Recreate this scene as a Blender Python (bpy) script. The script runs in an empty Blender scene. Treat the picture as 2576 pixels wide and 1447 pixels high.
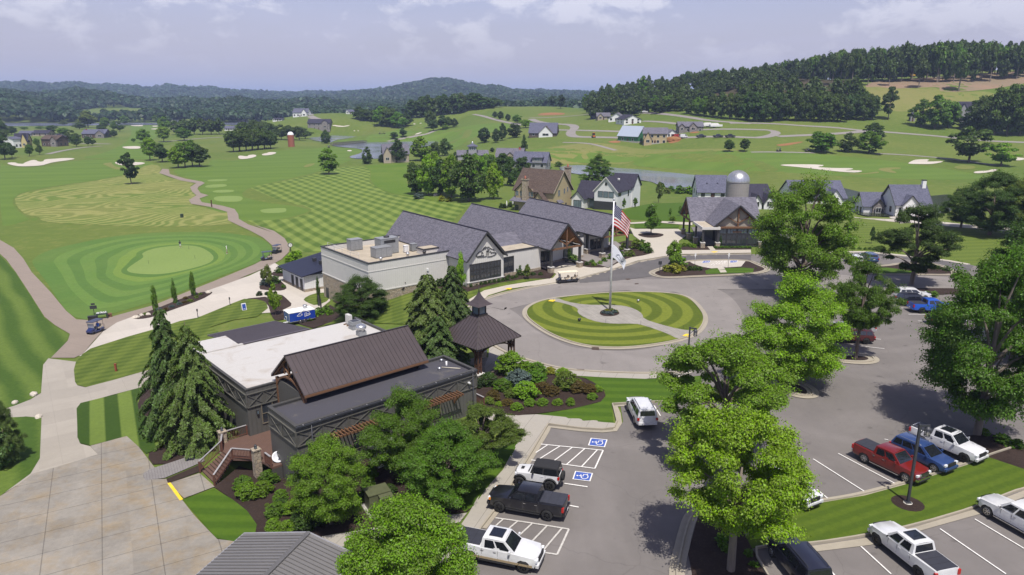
import bpy, bmesh, math, random
import numpy as np
from mathutils import Vector, Matrix, geometry
C = bpy.context.scene.collection
R = math.radians
rnd = random.Random(7)
# ---------- camera model (lens solved from parking bays 18 ft long) ----------
FPX, PITCH, HC = 1788.0, R(14.95), 30.0
CP, SP = math.cos(PITCH), math.sin(PITCH)
def ray(u, v):
    x = (u-1288)/FPX; y = (723.5-v)/FPX
    return (x, CP+y*SP, -SP+y*CP)
def G(u, v, z=0.0):
    d = ray(u, v); t = (z-HC)/d[2]
    return Vector((d[0]*t, d[1]*t, z))
def Yp(u, v, y):
    d = ray(u, v); t = y/d[1]
    return Vector((d[0]*t, y, HC+d[2]*t))
CR = dict(A=(0,200),B=(700,200),C=(1400,200),D=(2200,80),E=(0,600),F=(700,550),G=(1400,450),H=(2200,450),
          I=(0,1000,.47337),J=(550,850),K=(700,1235),L=(1300,1100,.40424),M=(2100,900,.5425),N=(1300,800),S=(1900,1000),R=(2400,700,.23292))
def Q(c, x, y):
    if c == 'Z': return (x, y)
    t = CR[c]; s = t[2] if len(t) > 2 else .31104
    return ((t[0]+x*s)*.85867, (t[1]+y*s)*.85867)
def P(s):
    out = []; c = 'Z'
    for tok in s.split():
        if tok.isalpha(): c = tok
        else:
            x, y = tok.split(','); out.append(Q(c, float(x), float(y)))
    return out
# ---------- scene helpers ----------
def tag(o, label=None, cat=None, group=None, kind=None):
    if label: o['label'] = label
    if cat: o['category'] = cat
    if group: o['group'] = group
    if kind: o['kind'] = kind
    return o
def empty(name, loc=(0,0,0), rz=0, parent=None):
    o = bpy.data.objects.new(name, None); C.objects.link(o)
    o.location = loc; o.rotation_euler = (0,0,rz); o.empty_display_size = .2
    if parent: o.parent = parent
    return o
def thing(name, label, cat, loc=(0,0,0), rz=0, group=None):
    return tag(empty(name, loc, rz), label, cat, group)
def np_mesh(name, V, Fq, mat, smooth=False):
    """V (n,3), Fq (m,k) all faces with k corners"""
    me = bpy.data.meshes.new(name); V = np.asarray(V, dtype=np.float32); Fq = np.asarray(Fq, dtype=np.int32)
    n, k = Fq.shape
    me.vertices.add(len(V)); me.vertices.foreach_set('co', V.ravel())
    me.loops.add(n*k); me.loops.foreach_set('vertex_index', Fq.ravel())
    me.polygons.add(n); me.polygons.foreach_set('loop_start', np.arange(0, n*k, k, dtype=np.int32))
    if smooth: me.polygons.foreach_set('use_smooth', np.ones(n, dtype=bool))
    me.update(calc_edges=True)
    if mat: me.materials.append(mat)
    return me
def add(name, me, parent=None, loc=None, rz=None):
    o = bpy.data.objects.new(name, me); C.objects.link(o)
    if parent: o.parent = parent
    if loc is not None: o.location = loc
    if rz is not None: o.rotation_euler = (0,0,rz)
    return o
class MB:
    def __init__(s): s.v=[]; s.f=[]; s.m=[]; s.sm=[]; s.mats=[]; s.mi=0; s.X=None; s.smooth=False
    def mat(s, m):
        if m not in s.mats: s.mats.append(m)
        s.mi = s.mats.index(m); return s
    def vs(s, pts):
        i = len(s.v)
        for p in pts:
            p = Vector(p)
            if s.X is not None: p = s.X @ p
            s.v.append(p)
        return i
    def face(s, *idx): s.f.append(idx); s.m.append(s.mi); s.sm.append(s.smooth)
    def poly(s, pts):
        i = s.vs(pts); s.face(*range(i, i+len(pts)))
        return s
    def box(s, x0, x1, y0, y1, z0, z1):
        i = s.vs([(x0,y0,z0),(x1,y0,z0),(x1,y1,z0),(x0,y1,z0),(x0,y0,z1),(x1,y0,z1),(x1,y1,z1),(x0,y1,z1)])
        for a in ((0,3,2,1),(4,5,6,7),(0,1,5,4),(1,2,6,5),(2,3,7,6),(3,0,4,7)): s.face(*[i+k for k in a])
        return s
    def cbox(s, c, d): return s.box(c[0]-d[0]/2,c[0]+d[0]/2,c[1]-d[1]/2,c[1]+d[1]/2,c[2]-d[2]/2,c[2]+d[2]/2)
    def prism(s, pts, z0, z1):
        n=len(pts); i=s.vs([(x,y,z0) for x,y in pts]+[(x,y,z1) for x,y in pts])
        s.face(*[i+k for k in range(n-1,-1,-1)]); s.face(*[i+n+k for k in range(n)])
        for k in range(n): s.face(i+k, i+(k+1)%n, i+n+(k+1)%n, i+n+k)
        return s
    def slab(s, pts, d):
        """planar polygon pts (3d) thickened by vector d"""
        d=Vector(d); n=len(pts); P_=[Vector(p) for p in pts]
        i=s.vs(P_+[p+d for p in P_])
        s.face(*[i+k for k in range(n)]); s.face(*[i+n+k for k in range(n-1,-1,-1)])
        for k in range(n): s.face(i+(k+1)%n, i+k, i+n+k, i+n+(k+1)%n)
        return s
    def beam(s, a, b, w, h=None, up=(0,0,1)):
        a=Vector(a); b=Vector(b); h=h or w; d=(b-a)
        if d.length<1e-6: return s
        d.normalize(); u=Vector(up)
        if abs(d.dot(u))>.97: u=Vector((1,0,0))
        r=d.cross(u).normalized()*(w/2); u=r.cross(d).normalized()*(h/2)
        i=s.vs([a-r-u,a+r-u,a+r+u,a-r+u,b-r-u,b+r-u,b+r+u,b-r+u])
        for q in ((0,3,2,1),(4,5,6,7),(0,1,5,4),(1,2,6,5),(2,3,7,6),(3,0,4,7)): s.face(*[i+k for k in q])
        return s
    def tube(s, pts, r, n=8, cap=True):
        pts=[Vector(p) for p in pts]; rs=r if isinstance(r,(list,tuple)) else [r]*len(pts); rings=[]
        for j,p in enumerate(pts):
            d=(pts[min(j+1,len(pts)-1)]-pts[max(j-1,0)]).normalized()
            u=Vector((0,0,1)) if abs(d.z)<.95 else Vector((1,0,0))
            a=d.cross(u).normalized(); b=a.cross(d).normalized()
            rings.append(s.vs([p+(a*math.cos(2*math.pi*k/n)+b*math.sin(2*math.pi*k/n))*rs[j] for k in range(n)]))
        sm=s.smooth; s.smooth=True
        for j in range(len(pts)-1):
            for k in range(n): s.face(rings[j]+k, rings[j]+(k+1)%n, rings[j+1]+(k+1)%n, rings[j+1]+k)
        s.smooth=sm
        if cap:
            s.face(*[rings[0]+k for k in range(n-1,-1,-1)]); s.face(*[rings[-1]+k for k in range(n)])
        return s
    def lathe(s, prof, n=24, c=(0,0,0), axis='z', smooth=True):
        rings=[]
        for (r,h) in prof:
            pts=[]
            for k in range(n):
                a=2*math.pi*k/n; x,y=r*math.cos(a),r*math.sin(a)
                pts.append((c[0]+x,c[1]+y,c[2]+h) if axis=='z' else ((c[0]+x,c[1]+h,c[2]+y) if axis=='y' else (c[0]+h,c[1]+x,c[2]+y)))
            rings.append(s.vs(pts))
        sm=s.smooth; s.smooth=smooth
        for j in range(len(prof)-1):
            for k in range(n): s.face(rings[j]+k, rings[j]+(k+1)%n, rings[j+1]+(k+1)%n, rings[j+1]+k)
        s.smooth=sm
        return s
    def blob(s, c, r, seed=0, n=1, amp=.2):
        bm=bmesh.new(); bmesh.ops.create_icosphere(bm, subdivisions=n, radius=1)
        rr=random.Random(seed); i=len(s.v)
        s.vs([(c[0]+q.co.x*r[0]*(1+rr.uniform(-amp,amp)), c[1]+q.co.y*r[1]*(1+rr.uniform(-amp,amp)), c[2]+q.co.z*r[2]*(1+rr.uniform(-amp,amp))) for q in bm.verts])
        for f in bm.faces: s.face(*[i+q.index for q in f.verts])
        bm.free(); return s
    def mesh(s, name):
        me=bpy.data.meshes.new(name); me.from_pydata([tuple(p) for p in s.v], [], s.f)
        for m in s.mats: me.materials.append(m)
        me.polygons.foreach_set('material_index', s.m); me.polygons.foreach_set('use_smooth', s.sm)
        me.update(); return me
    def build(s, name, parent=None, loc=None, rz=None): return add(name, s.mesh(name), parent, loc, rz)
def mb(m, X=None):
    b=MB(); b.mat(m); b.X=X; return b
# ---------- materials ----------
MATS={}
class N:
    def __init__(s, name):
        s.m=bpy.data.materials.new(name); s.m.use_nodes=True; s.t=s.m.node_tree; s.n=s.t.nodes; s.b=s.n['Principled BSDF']; s.co={}
    def new(s, ty, ins=None, **kw):
        x=s.n.new(ty)
        for k,v in kw.items(): setattr(x,k,v)
        for k,v in (ins or {}).items(): s.set(x,k,v)
        return x
    def set(s, x, k, v):
        if isinstance(v, bpy.types.NodeSocket): s.t.links.new(v, x.inputs[k])
        else: x.inputs[k].default_value = v
    def coord(s, kind='Object'):
        if kind=='World': return s.new('ShaderNodeNewGeometry').outputs['Position']
        return s.new('ShaderNodeTexCoord').outputs[kind]
    def noise(s, v, sc, det=4, rough=.6, dist=0): return s.new('ShaderNodeTexNoise', {'Vector':v,'Scale':sc,'Detail':det,'Roughness':rough,'Distortion':dist}).outputs['Fac']
    def ramp(s, f, stops):
        r=s.new('ShaderNodeValToRGB', {'Fac':f}); e=r.color_ramp.elements
        while len(e)<len(stops): e.new(.5)
        for q,(p,c) in zip(e,stops): q.position=p; q.color=(c[0],c[1],c[2],1) if hasattr(c,'__len__') else (c,c,c,1)
        return r.outputs['Color']
    def mix(s, f, a, b, mode='MIX'):
        x=s.new('ShaderNodeMix', data_type='RGBA', blend_type=mode)
        for k,v in ((0,f),(6,a),(7,b)):
            if isinstance(v,(tuple,list)) and len(v)==3: v=(*v,1)
            s.set(x,k,v)
        return x.outputs[2]
    def math(s, op, a, b=0.0, c=0.0):
        x=s.new('ShaderNodeMath', operation=op)
        s.set(x,0,a); s.set(x,1,b); s.set(x,2,c)
        return x.outputs[0]
    def sep(s, v): return s.new('ShaderNodeSeparateXYZ', {0:v}).outputs
    def comb(s, x, y, z=0.0): return s.new('ShaderNodeCombineXYZ', {0:x,1:y,2:z}).outputs[0]
    def vscale(s, v, t): 
        return s.new('ShaderNodeMapping', {'Vector':v,'Scale':t}).outputs[0]
    def out(s, col=None, rough=.8, bump=None, bs=.3, bd=.05, metal=0, spec=None):
        if col is not None: s.set(s.b,'Base Color',(*col,1) if isinstance(col,(tuple,list)) and len(col)==3 else col)
        s.set(s.b,'Roughness',rough); s.set(s.b,'Metallic',metal)
        if spec is not None: s.set(s.b,'Specular IOR Level',spec)
        if bump is not None:
            k=s.new('ShaderNodeBump', {'Height':bump,'Strength':bs,'Distance':bd}); s.set(s.b,'Normal',k.outputs[0])
        return s.m
def flat(name, c, rough=.6, metal=0, var=.12, sc=3.0, spec=None, bump=0):
    """a plain painted/coated material with slight weathering variation"""
    if name in MATS: return MATS[name]
    n=N(name); v=n.coord('Object'); f=n.noise(v,sc,5,.65)
    lo=tuple(x*(1-var) for x in c); hi=tuple(min(1,x*(1+var)) for x in c)
    col=n.ramp(f,[(.3,lo),(.7,hi)])
    m=n.out(col,rough,bump=(f if bump else None),bs=bump,metal=metal,spec=spec); MATS[name]=m; return m
def ground_mat(name, c1, c2, c3=None, s1=.05, s2=1.5, s3=14, rough=.9, bump=.3, amt=.5, bd=.05):
    """large patches c1<->c2, finer speckle"""
    n=N(name); v=n.coord('World'); a=n.noise(v,s1,3,.55); b=n.noise(v,s2,5,.7); c=n.noise(v,s3,3,.7)
    col=n.mix(n.ramp(a,[(.35,0),(.65,1)]), c1, c2)
    if c3: col=n.mix(n.math('MULTIPLY',n.ramp(b,[(.52,0),(.75,1)]),amt), col, c3)
    k=n.math('ADD', .55, n.math('MULTIPLY', n.math('ADD', n.math('MULTIPLY',b,.5), n.math('MULTIPLY',c,.5)), .9))
    col=n.mix(1.0, col, n.comb(k,k,k), 'MULTIPLY')
    m=n.out(col,rough,bump=c,bs=bump,bd=bd,spec=.2); MATS[name]=m; return m
# ---------- terrain: thin-plate surface through surveyed heights ----------
def xy_of(u, y, z):
    zd = y*CP+(HC-z)*SP; return ((u-1288)/FPX*zd, y)
CTRL=[]
for u,v,z in [(1534,785,0),(1200,1000,0),(1700,900,0),(2200,700,0),(2400,640,0),(2000,1100,0),(2400,1300,0),(1500,1400,0),(1330,1100,0),(2800,1100,0),(1350,700,0),(1180,800,-.2),
   (2750,800,0),(1750,640,0),(1950,640,0),(2800,1400,0),(1285,650,-.1),(1000,1080,0),(760,1000,-.2),(600,1010,-.8),
   (700,1160,-1.4),(540,1220,-1.5),(300,1250,-1.6),(100,1100,-2),(170,950,-2.6),(0,1440,-1.5),(640,1445,-.9),(540,1360,-1.4),(830,1300,-1.1),(1060,1290,-.4),(1240,1330,0),
   (350,1010,-1.9),(420,1130,-1.6),(-300,1200,-1.8),(-300,900,-3.2),
   (600,740,-4),(250,800,-3.9),(720,640,-4.2),(820,745,-4.1),(900,750,-3),(1010,735,-1.3),(1100,720,-.5),(760,800,-3.4),(480,880,-3.0),(430,650,-4.1),(0,620,-4.2),(0,850,-3.6),(200,720,-4),
   (-400,600,-4.2),(400,520,-3.6),(330,460,-4),(200,450,-4.2),(0,430,-4),(800,550,-4.2),(1000,480,-4),(1120,530,-3.6),(1000,540,-4.2),(700,500,-4.2),(900,600,-4.3),(1150,480,-3),
   (1350,510,-2),(1550,525,-1),(1800,590,-.2),(1650,600,-.1),(2250,545,-1),(1700,520,-1.5),(2300,600,-.3),(2500,600,0),(2750,600,0),(2000,520,-1.5),(1650,502,-4.3),(1750,497,-4.2),(1550,492,-4.4),(1860,490,-3.4)]:
    p=G(u,v,z); CTRL.append((p.x,p.y,z))
# in front of / under the camera
for x,y,z in [(0,30,0),(-20,34,-.8),(20,32,0),(-6,38,-.2),(0,10,0),(-30,10,-1),(30,10,0),(-60,30,-1.6),(60,30,0),(90,60,0),(-80,70,-3)]: CTRL.append((x,y,z))
COLS={-700:[(300,-4),(600,-5),(950,-7),(1150,-6),(1500,40),(2000,70),(3500,110),(6000,60),(11000,60)],
 -200:[(300,-4),(600,-4),(900,-5),(1080,-6),(1200,4),(1500,24),(1900,42),(2450,8),(3500,98),(4500,60),(7000,60),(11000,60)],
 0:[(300,-4),(475,-4),(600,-4),(900,-5),(1080,-6),(1200,2),(1500,15),(1900,30),(2450,0),(3500,88),(4500,60),(7000,60),(11000,60)],
 300:[(300,-4),(475,-4),(600,-4),(900,-5),(1080,-6),(1200,0),(1500,8),(1900,19),(2450,-6),(3500,69),(4500,45),(7000,50),(11000,60)],
 600:[(300,-4),(450,-4),(600,-4),(900,-5),(1080,-6),(1200,-4),(1700,6),(2300,-12),(3500,46),(4500,35),(7000,56),(11000,90)],
 760:[(300,-4),(450,-4),(600,-3.5),(690,0),(760,9),(800,12),(1000,-4),(1500,2),(2100,-14),(3500,24),(5000,30),(7000,60),(11000,90)],
 835:[(540,-3.5),(650,1),(770,13.5),(820,12.5),(1000,-4)],
 900:[(300,-4),(430,-4),(500,-4),(560,-3),(650,1),(760,12.5),(1000,-4),(1500,-4),(1900,2),(3000,34),(5000,40),(7000,80),(11000,80)],
 1000:[(280,-4),(400,-4),(490,-4),(600,-1.5),(680,2),(760,8),(900,2),(1500,-3),(2300,20),(3000,62),(4000,50),(7000,70)],
 1133:[(300,-4),(400,-3),(500,-2),(620,3),(720,9.4),(830,20),(1000,10),(1400,0),(1900,8),(2400,35),(3000,78),(4000,50),(7000,50)],
 1285:[(280,-4),(350,-1),(430,1.5),(520,4.5),(620,9.5),(720,15),(830,20.3),(1000,8),(1500,0),(2000,8),(3000,41),(4500,40),(7000,60)],
 1400:[(290,-4.5),(350,-2),(430,2),(560,8.5),(700,15),(830,20.3),(1000,8),(1500,0),(3000,34),(5000,36),(7000,66)],
 1500:[(300,-5),(360,-3),(430,3),(520,10),(640,15.5),(760,18.5),(900,10),(1500,0),(3000,28),(5000,36),(7000,66)],
 1600:[(290,-5),(319,-5),(370,-2),(430,3.2),(520,13),(600,17.5),(680,23),(760,27),(900,20),(1500,10),(3000,26),(7000,50)],
 1800:[(265,-5),(310,-2),(345,1),(395,6),(440,10.5),(500,16.5),(560,24),(640,37),(720,42),(900,30),(1500,16),(3000,26),(7000,50)],
 1950:[(560,26),(640,42),(700,48),(900,36)],
 2100:[(250,-3.5),(300,-1),(345,1),(395,5.5),(440,9.5),(490,15.5),(550,27),(610,41),(680,46),(900,38),(1500,16),(7000,50)],
 2400:[(230,-1.5),(300,-1.5),(350,0),(420,6),(470,12),(500,19),(560,38),(620,47),(700,52),(1000,38),(1500,20),(7000,50)],
 2576:[(230,-.5),(300,-1.5),(350,0.5),(430,8),(480,18),(540,32),(600,48.5),(700,56),(1000,40),(1500,30),(7000,50)],
 3200:[(200,0),(300,-1),(430,6),(600,45),(700,55),(1000,40),(7000,50)]}
for u,l in COLS.items():
    for y,z in l: x,_=xy_of(u,y,z); CTRL.append((x,y,z))
def to_ab(x, y):
    r=np.hypot(x,y); return np.arctan2(x,np.maximum(y,1e-6) if False else y)*1.5, np.log(np.maximum(r,3.0))
_c=np.array(CTRL); _a,_b=to_ab(_c[:,0],_c[:,1]); _n=len(_c)
def _U(d2): return .5*d2*np.log(d2+1e-9)
_K=_U((_a[:,None]-_a[None])**2+(_b[:,None]-_b[None])**2)+np.eye(_n)*2e-4
_Pm=np.stack([np.ones(_n),_a,_b],1)
_L=np.block([[_K,_Pm],[_Pm.T,np.zeros((3,3))]])
_w=np.linalg.solve(_L,np.concatenate([_c[:,2],np.zeros(3)]))
def tps(x, y):
    a,b=to_ab(x,y); a=np.clip(a,-1.35,1.35); out=np.full(a.shape,_w[_n])+_w[_n+1]*a+_w[_n+2]*b
    for i in range(_n): out+=_w[i]*_U((a-_a[i])**2+(b-_b[i])**2)
    return out
AZ=np.concatenate([np.linspace(-180,-50,27)[:-1],np.linspace(-50,50,401),np.linspace(50,180,27)[1:]])*math.pi/180
RR=np.exp(np.linspace(math.log(12),math.log(13000),420))
_A,_R=np.meshgrid(AZ,RR); TX=_R*np.sin(_A); TY=_R*np.cos(_A); TZ=tps(TX,TY)
TZ=np.where(np.abs(_A)>1.2, np.clip(TZ,-6,60), TZ)
_dm=np.clip((_R-1100)/700,0,1)
PONDS=[]
def _inside(poly, X, Y_):
    ins=np.zeros(X.shape,bool); n=len(poly)
    for i in range(n):
        x0,y0=poly[i][:2]; x1,y1=poly[(i+1)%n][:2]
        c=((y0>Y_)!=(y1>Y_)) & (X < (x1-x0)*(Y_-y0)/((y1-y0) if abs(y1-y0)>1e-9 else 1e-9)+x0); ins^=c
    return ins
def _segd(poly, X, Y_):
    d=np.full(X.shape,1e9); n=len(poly)
    for i in range(n):
        x0,y0=poly[i][:2]; x1,y1=poly[(i+1)%n][:2]; dx,dy=x1-x0,y1-y0; L=dx*dx+dy*dy+1e-9
        t=np.clip(((X-x0)*dx+(Y_-y0)*dy)/L,0,1); d=np.minimum(d,np.hypot(X-x0-t*dx,Y_-y0-t*dy))
    return d
def level(poly, z, wmax, lower=0.0):
    """flatten the terrain to z inside poly with a soft bank of width wmax"""
    global TZ
    ins=_inside(poly,TX,TY); d=_segd(poly,TX,TY); k=np.where(ins,1.0,np.clip(1-d/wmax,0,1)); k=k*k*(3-2*k)
    tgt=z-np.where(ins,np.minimum(lower,d*.25),0)
    TZ=TZ*(1-k)+tgt*k
def zt(x, y):
    a=math.atan2(x,y); r=math.hypot(x,y)
    j=min(max(int(np.searchsorted(AZ,a))-1,0),len(AZ)-2); i=min(max(int(np.searchsorted(RR,r))-1,0),len(RR)-2)
    fa=min(max((a-AZ[j])/(AZ[j+1]-AZ[j]),0),1); fr=min(max((r-RR[i])/(RR[i+1]-RR[i]),0),1)
    z00,z01,z10,z11=TZ[i,j],TZ[i,j+1],TZ[i+1,j],TZ[i+1,j+1]
    # same diagonal as the mesh (i,j)-(i+1,j+1)
    if fr>=fa: return float(z00+(z10-z00)*fr+(z11-z10)*fa)
    return float(z00+(z01-z00)*fa+(z11-z01)*fr)
def T(u, v, tmax=9000):
    """first hit of the view ray with the terrain"""
    d=ray(u,v); t=25.0; pt=t
    while t<tmax:
        x,y,z=d[0]*t,d[1]*t,HC+d[2]*t
        if z<=zt(x,y):
            lo,hi=pt,t
            for _ in range(22):
                m=(lo+hi)/2
                if HC+d[2]*m<=zt(d[0]*m,d[1]*m): hi=m
                else: lo=m
            t=hi; return Vector((d[0]*t,d[1]*t,zt(d[0]*t,d[1]*t)))
        pt=t; t*=1.012
    return None
def W(s):
    """pixel string -> list of terrain points"""
    return [q for q in (T(u,v) for u,v in P(s)) if q is not None]
def smooth_loop(pts, it=2, closed=True):
    for _ in range(it):
        o=[]; n=len(pts)
        rng=range(n) if closed else range(n-1)
        if not closed: o.append(pts[0])
        for i in rng:
            a,b=pts[i],pts[(i+1)%n]; o+= [a*.75+b*.25, a*.25+b*.75]
        if not closed: o.append(pts[-1])
        pts=o
    return pts
LAY=.003
def patch(name, pts, mat, layer=1, res=None, sm=0, z=None, kind='structure', dz=0):
    if isinstance(pts,str): pts=W(pts)
    pts=[Vector((p[0],p[1],0)) for p in pts]
    if sm: pts=smooth_loop(pts,sm)
    c=sum(pts,Vector())/len(pts); r=c.length
    if res is None: res=max(1.2,min(min(p.length for p in pts)*.02,12))
    # resample the outline
    o=[]; n=len(pts)
    for i in range(n):
        a,b=pts[i],pts[(i+1)%n]; k=max(1,int((b-a).length/res))
        for q in range(k): o.append(a+(b-a)*(q/k))
    n=len(o)
    xs=[p.x for p in o]; ys=[p.y for p in o]; inner=[]
    gx=np.arange(min(xs)+res*.37,max(xs),res); gy=np.arange(min(ys)+res*.37,max(ys),res)
    if len(gx) and len(gy):
        X,Y_=np.meshgrid(gx,gy); ok=_inside(o,X,Y_)&(_segd(o,X,Y_)>res*.4)
        inner=[Vector((a,b)) for a,b in zip(X[ok],Y_[ok])]
    V=[Vector((p.x,p.y)) for p in o]+inner
    res_=geometry.delaunay_2d_cdt(V,[],[list(range(n))],1,1e-4)
    vs=[]
    for p in res_[0]:
        zz=(zt(p.x,p.y) if z is None else z)+dz+(.02 if z is None else 0)+layer*LAY*(1+math.hypot(p.x,p.y)/160)
        vs.append((p.x,p.y,zz))
    me=bpy.data.meshes.new(name); fs=[]
    for f in res_[2]:
        f=list(f); a=vs[f[0]];b=vs[f[1]];c_=vs[f[2]]
        if (b[0]-a[0])*(c_[1]-a[1])-(b[1]-a[1])*(c_[0]-a[0])<0: f.reverse()
        fs.append(f)
    me.from_pydata(vs,[],fs); me.polygons.foreach_set('use_smooth',[True]*len(fs)); me.materials.append(mat)
    o_=add(name,me); o_['kind']=kind
    return o_
def ribbon(name, pts, w, mat, layer=1, sm=2, closed=False, kind='structure'):
    if isinstance(pts,str): pts=W(pts)
    pts=[Vector((p[0],p[1],0)) for p in pts]
    if sm: pts=smooth_loop(pts,sm,closed)
    # subdivide
    o=[]
    for i in range(len(pts)-(0 if closed else 1)):
        a,b=pts[i],pts[(i+1)%len(pts)]; k=max(1,int((b-a).length/max(1.0,a.length*.012)))
        for q in range(k): o.append(a+(b-a)*q/k)
    if not closed: o.append(pts[-1])
    n=len(o); vs=[]; nk=3
    for i,p in enumerate(o):
        d=(o[(i+1)%n] if closed or i<n-1 else o[i])-(o[i-1] if closed or i>0 else o[i])
        d.normalize(); nn=Vector((-d.y,d.x,0))
        for k in range(nk):
            q=p+nn*w*(k/(nk-1)-.5); vs.append((q.x,q.y,zt(q.x,q.y)+.02+layer*LAY*(1+q.length/160)))
    fs=[]
    for i in range(n if closed else n-1):
        j=(i+1)%n
        for k in range(nk-1): fs.append((i*nk+k+1,i*nk+k,j*nk+k,j*nk+k+1))
    me=bpy.data.meshes.new(name); me.from_pydata(vs,[],fs); me.polygons.foreach_set('use_smooth',[True]*len(fs)); me.materials.append(mat)
    o_=add(name,me); o_['kind']=kind; return o_
def kerb(pts, mat, w=.16, h=.14, sm=2, closed=False, name='kerb', gutter=None):
    if isinstance(pts,str): pts=W(pts)
    pts=[Vector((p[0],p[1],0)) for p in pts]
    if sm: pts=smooth_loop(pts,sm,closed)
    n=len(pts); vs=[]
    for i,p in enumerate(pts):
        d=(pts[(i+1)%n] if closed or i<n-1 else p)-(pts[i-1] if closed or i>0 else p); d.normalize(); nn=Vector((-d.y,d.x,0)); z=zt(p.x,p.y)
        for s_,zz in ((-.5,-.1),(-.42,h+.08),(.42,h+.08),(.5,-.1)): q=p+nn*w*s_; vs.append((q.x,q.y,z+zz))
    fs=[]
    for i in range(n if closed else n-1):
        j=(i+1)%n
        for k in range(3): fs.append((i*4+k+1,i*4+k,j*4+k,j*4+k+1))
    if not closed: fs+=[(0,1,2,3),((n-1)*4+3,(n-1)*4+2,(n-1)*4+1,(n-1)*4)]
    me=bpy.data.meshes.new(name); me.from_pydata(vs,[],fs); me.materials.append(mat)
    o=add(name,me); o['kind']='structure'
    if gutter: ribbon('gutter',pts,gutter*2,mat,22 if closed else 17,0,closed)
    return o
# ---------- ground materials ----------
def stripes(name, light, dark, fam, rough=.9, noise=.35, s_edge=.12, amt=.75, wob=0.0):
    """mown bands in world metres; fam = [(angle of the bands, band width, weight)]"""
    n=N(name); v=n.coord('World'); x,y,_=n.sep(v)
    if wob:
        w=n.noise(v,.02,2,.5); ww=n.math('MULTIPLY',n.math('SUBTRACT',w,.5),wob); x=n.math('ADD',x,ww); y=n.math('ADD',y,ww)
    acc=None
    for ang,wd,wt in fam:
        d=n.math('ADD',n.math('MULTIPLY',x,-math.sin(R(ang))),n.math('MULTIPLY',y,math.cos(R(ang))))
        s=n.math('SINE',n.math('MULTIPLY',d,math.pi/wd)); s=n.math('MULTIPLY_ADD',s,1/s_edge*.5,.5)
        s=n.math('MINIMUM',n.math('MAXIMUM',s,0),1); s=n.math('MULTIPLY',s,wt)
        acc=s if acc is None else n.math('ADD',acc,s)
    nz=n.noise(v,2.2,5,.7); big=n.noise(v,.09,3,.55); fine=n.noise(v,17,3,.7)
    f=n.math('ADD',n.math('MULTIPLY',acc,amt),n.math('MULTIPLY',n.math('SUBTRACT',nz,.5),noise))
    f=n.math('ADD',f,n.math('MULTIPLY',n.math('SUBTRACT',big,.5),.45))
    f=n.math('MINIMUM',n.math('MAXIMUM',f,0),1)
    col=n.mix(f,dark,light); k=n.math('ADD',.62,n.math('MULTIPLY',n.math('ADD',n.math('MULTIPLY',fine,.55),n.math('MULTIPLY',nz,.45)),.76))
    col=n.mix(1.0,col,n.comb(k,k,k),'MULTIPLY'); return n.out(col,rough,bump=fine,bs=.3,spec=.15)
def swirl(name, c1, c2, c3, ang, wd, wob):
    n=N(name); v=n.coord('World'); x,y,_=n.sep(v)
    w1=n.noise(v,.016,2,.5); w2=n.noise(v,.05,3,.6)
    d=n.math('ADD',n.math('MULTIPLY',x,-math.sin(R(ang))),n.math('MULTIPLY',y,math.cos(R(ang))))
    d=n.math('ADD',d,n.math('MULTIPLY',w1,wob)); d=n.math('ADD',d,n.math('MULTIPLY',w2,wob*.12))
    s=n.math('MULTIPLY_ADD',n.math('SINE',n.math('MULTIPLY',d,math.pi/wd)),.5,.5)
    nz=n.noise(v,.6,5,.75); s=n.math('MULTIPLY',s,n.math('ADD',.3,nz)); s=n.ramp(s,[(.25,0),(.75,1)])
    big=n.noise(v,.03,3,.5); col=n.mix(n.ramp(big,[(.4,0),(.62,1)]),c1,c2); col=n.mix(n.math('MULTIPLY',s,.75),col,c3)
    fine=n.noise(v,9,3,.7); k=n.math('ADD',.6,n.math('MULTIPLY',n.math('ADD',fine,nz),.4))
    col=n.mix(1.0,col,n.comb(k,k,k),'MULTIPLY'); return n.out(col,.95,bump=fine,bs=.3,spec=.1)
def asphalt(name, c, var=.25, streak=0.0):
    n=N(name); v=n.coord('World'); a=n.noise(v,.12,4,.6,1.5); b=n.noise(v,1.3,5,.7); d=n.noise(v,60,2,.6); wv=n.math('MULTIPLY_ADD',n.math('SINE',n.math('MULTIPLY',n.math('ADD',n.math('MULTIPLY',n.noise(v,.022,2,.5),60),n.math('MULTIPLY',n.sep(v)[0],.25)),1.6)),.5,.5)
    vs=n.new('ShaderNodeMapping',{'Vector':v,'Rotation':(0,0,R(17)),'Scale':(.9,.05,1)}).outputs[0]; st=n.noise(vs,1.0,4,.6)
    k=n.math('ADD',1-var,n.math('MULTIPLY',a,var*1.1)); k=n.math('ADD',k,n.math('MULTIPLY',b,var*.5)); k=n.math('ADD',k,n.math('MULTIPLY',st,var*.45)); k=n.math('ADD',k,n.math('MULTIPLY',n.math('MULTIPLY',n.ramp(wv,[(.55,0),(1,1)]),n.noise(v,.3,4,.7)),var*.55))
    k=n.math('MULTIPLY',k,n.math('ADD',.86,n.math('MULTIPLY',d,.28)))
    # hairline cracks
    vo=n.new('ShaderNodeTexVoronoi',{'Vector':n.new('ShaderNodeVectorMath',{0:v,1:n.new('ShaderNodeTexNoise',{'Vector':v,'Scale':.5,'Detail':3}).outputs['Color']},operation='ADD').outputs[0],'Scale':.09},feature='DISTANCE_TO_EDGE').outputs['Distance']
    ck=n.ramp(vo,[(.0,.85),(.0025,1)]); k=n.math('MULTIPLY',k,ck)
    # oil spots
    sp=n.noise(v,.7,2,.4); k=n.math('MULTIPLY',k,n.ramp(sp,[(.24,.72),(.33,1)]))
    col=n.mix(1.0,c,n.comb(k,k,k),'MULTIPLY'); return n.out(col,.88,bump=d,bs=.25,bd=.02,spec=.25)
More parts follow.
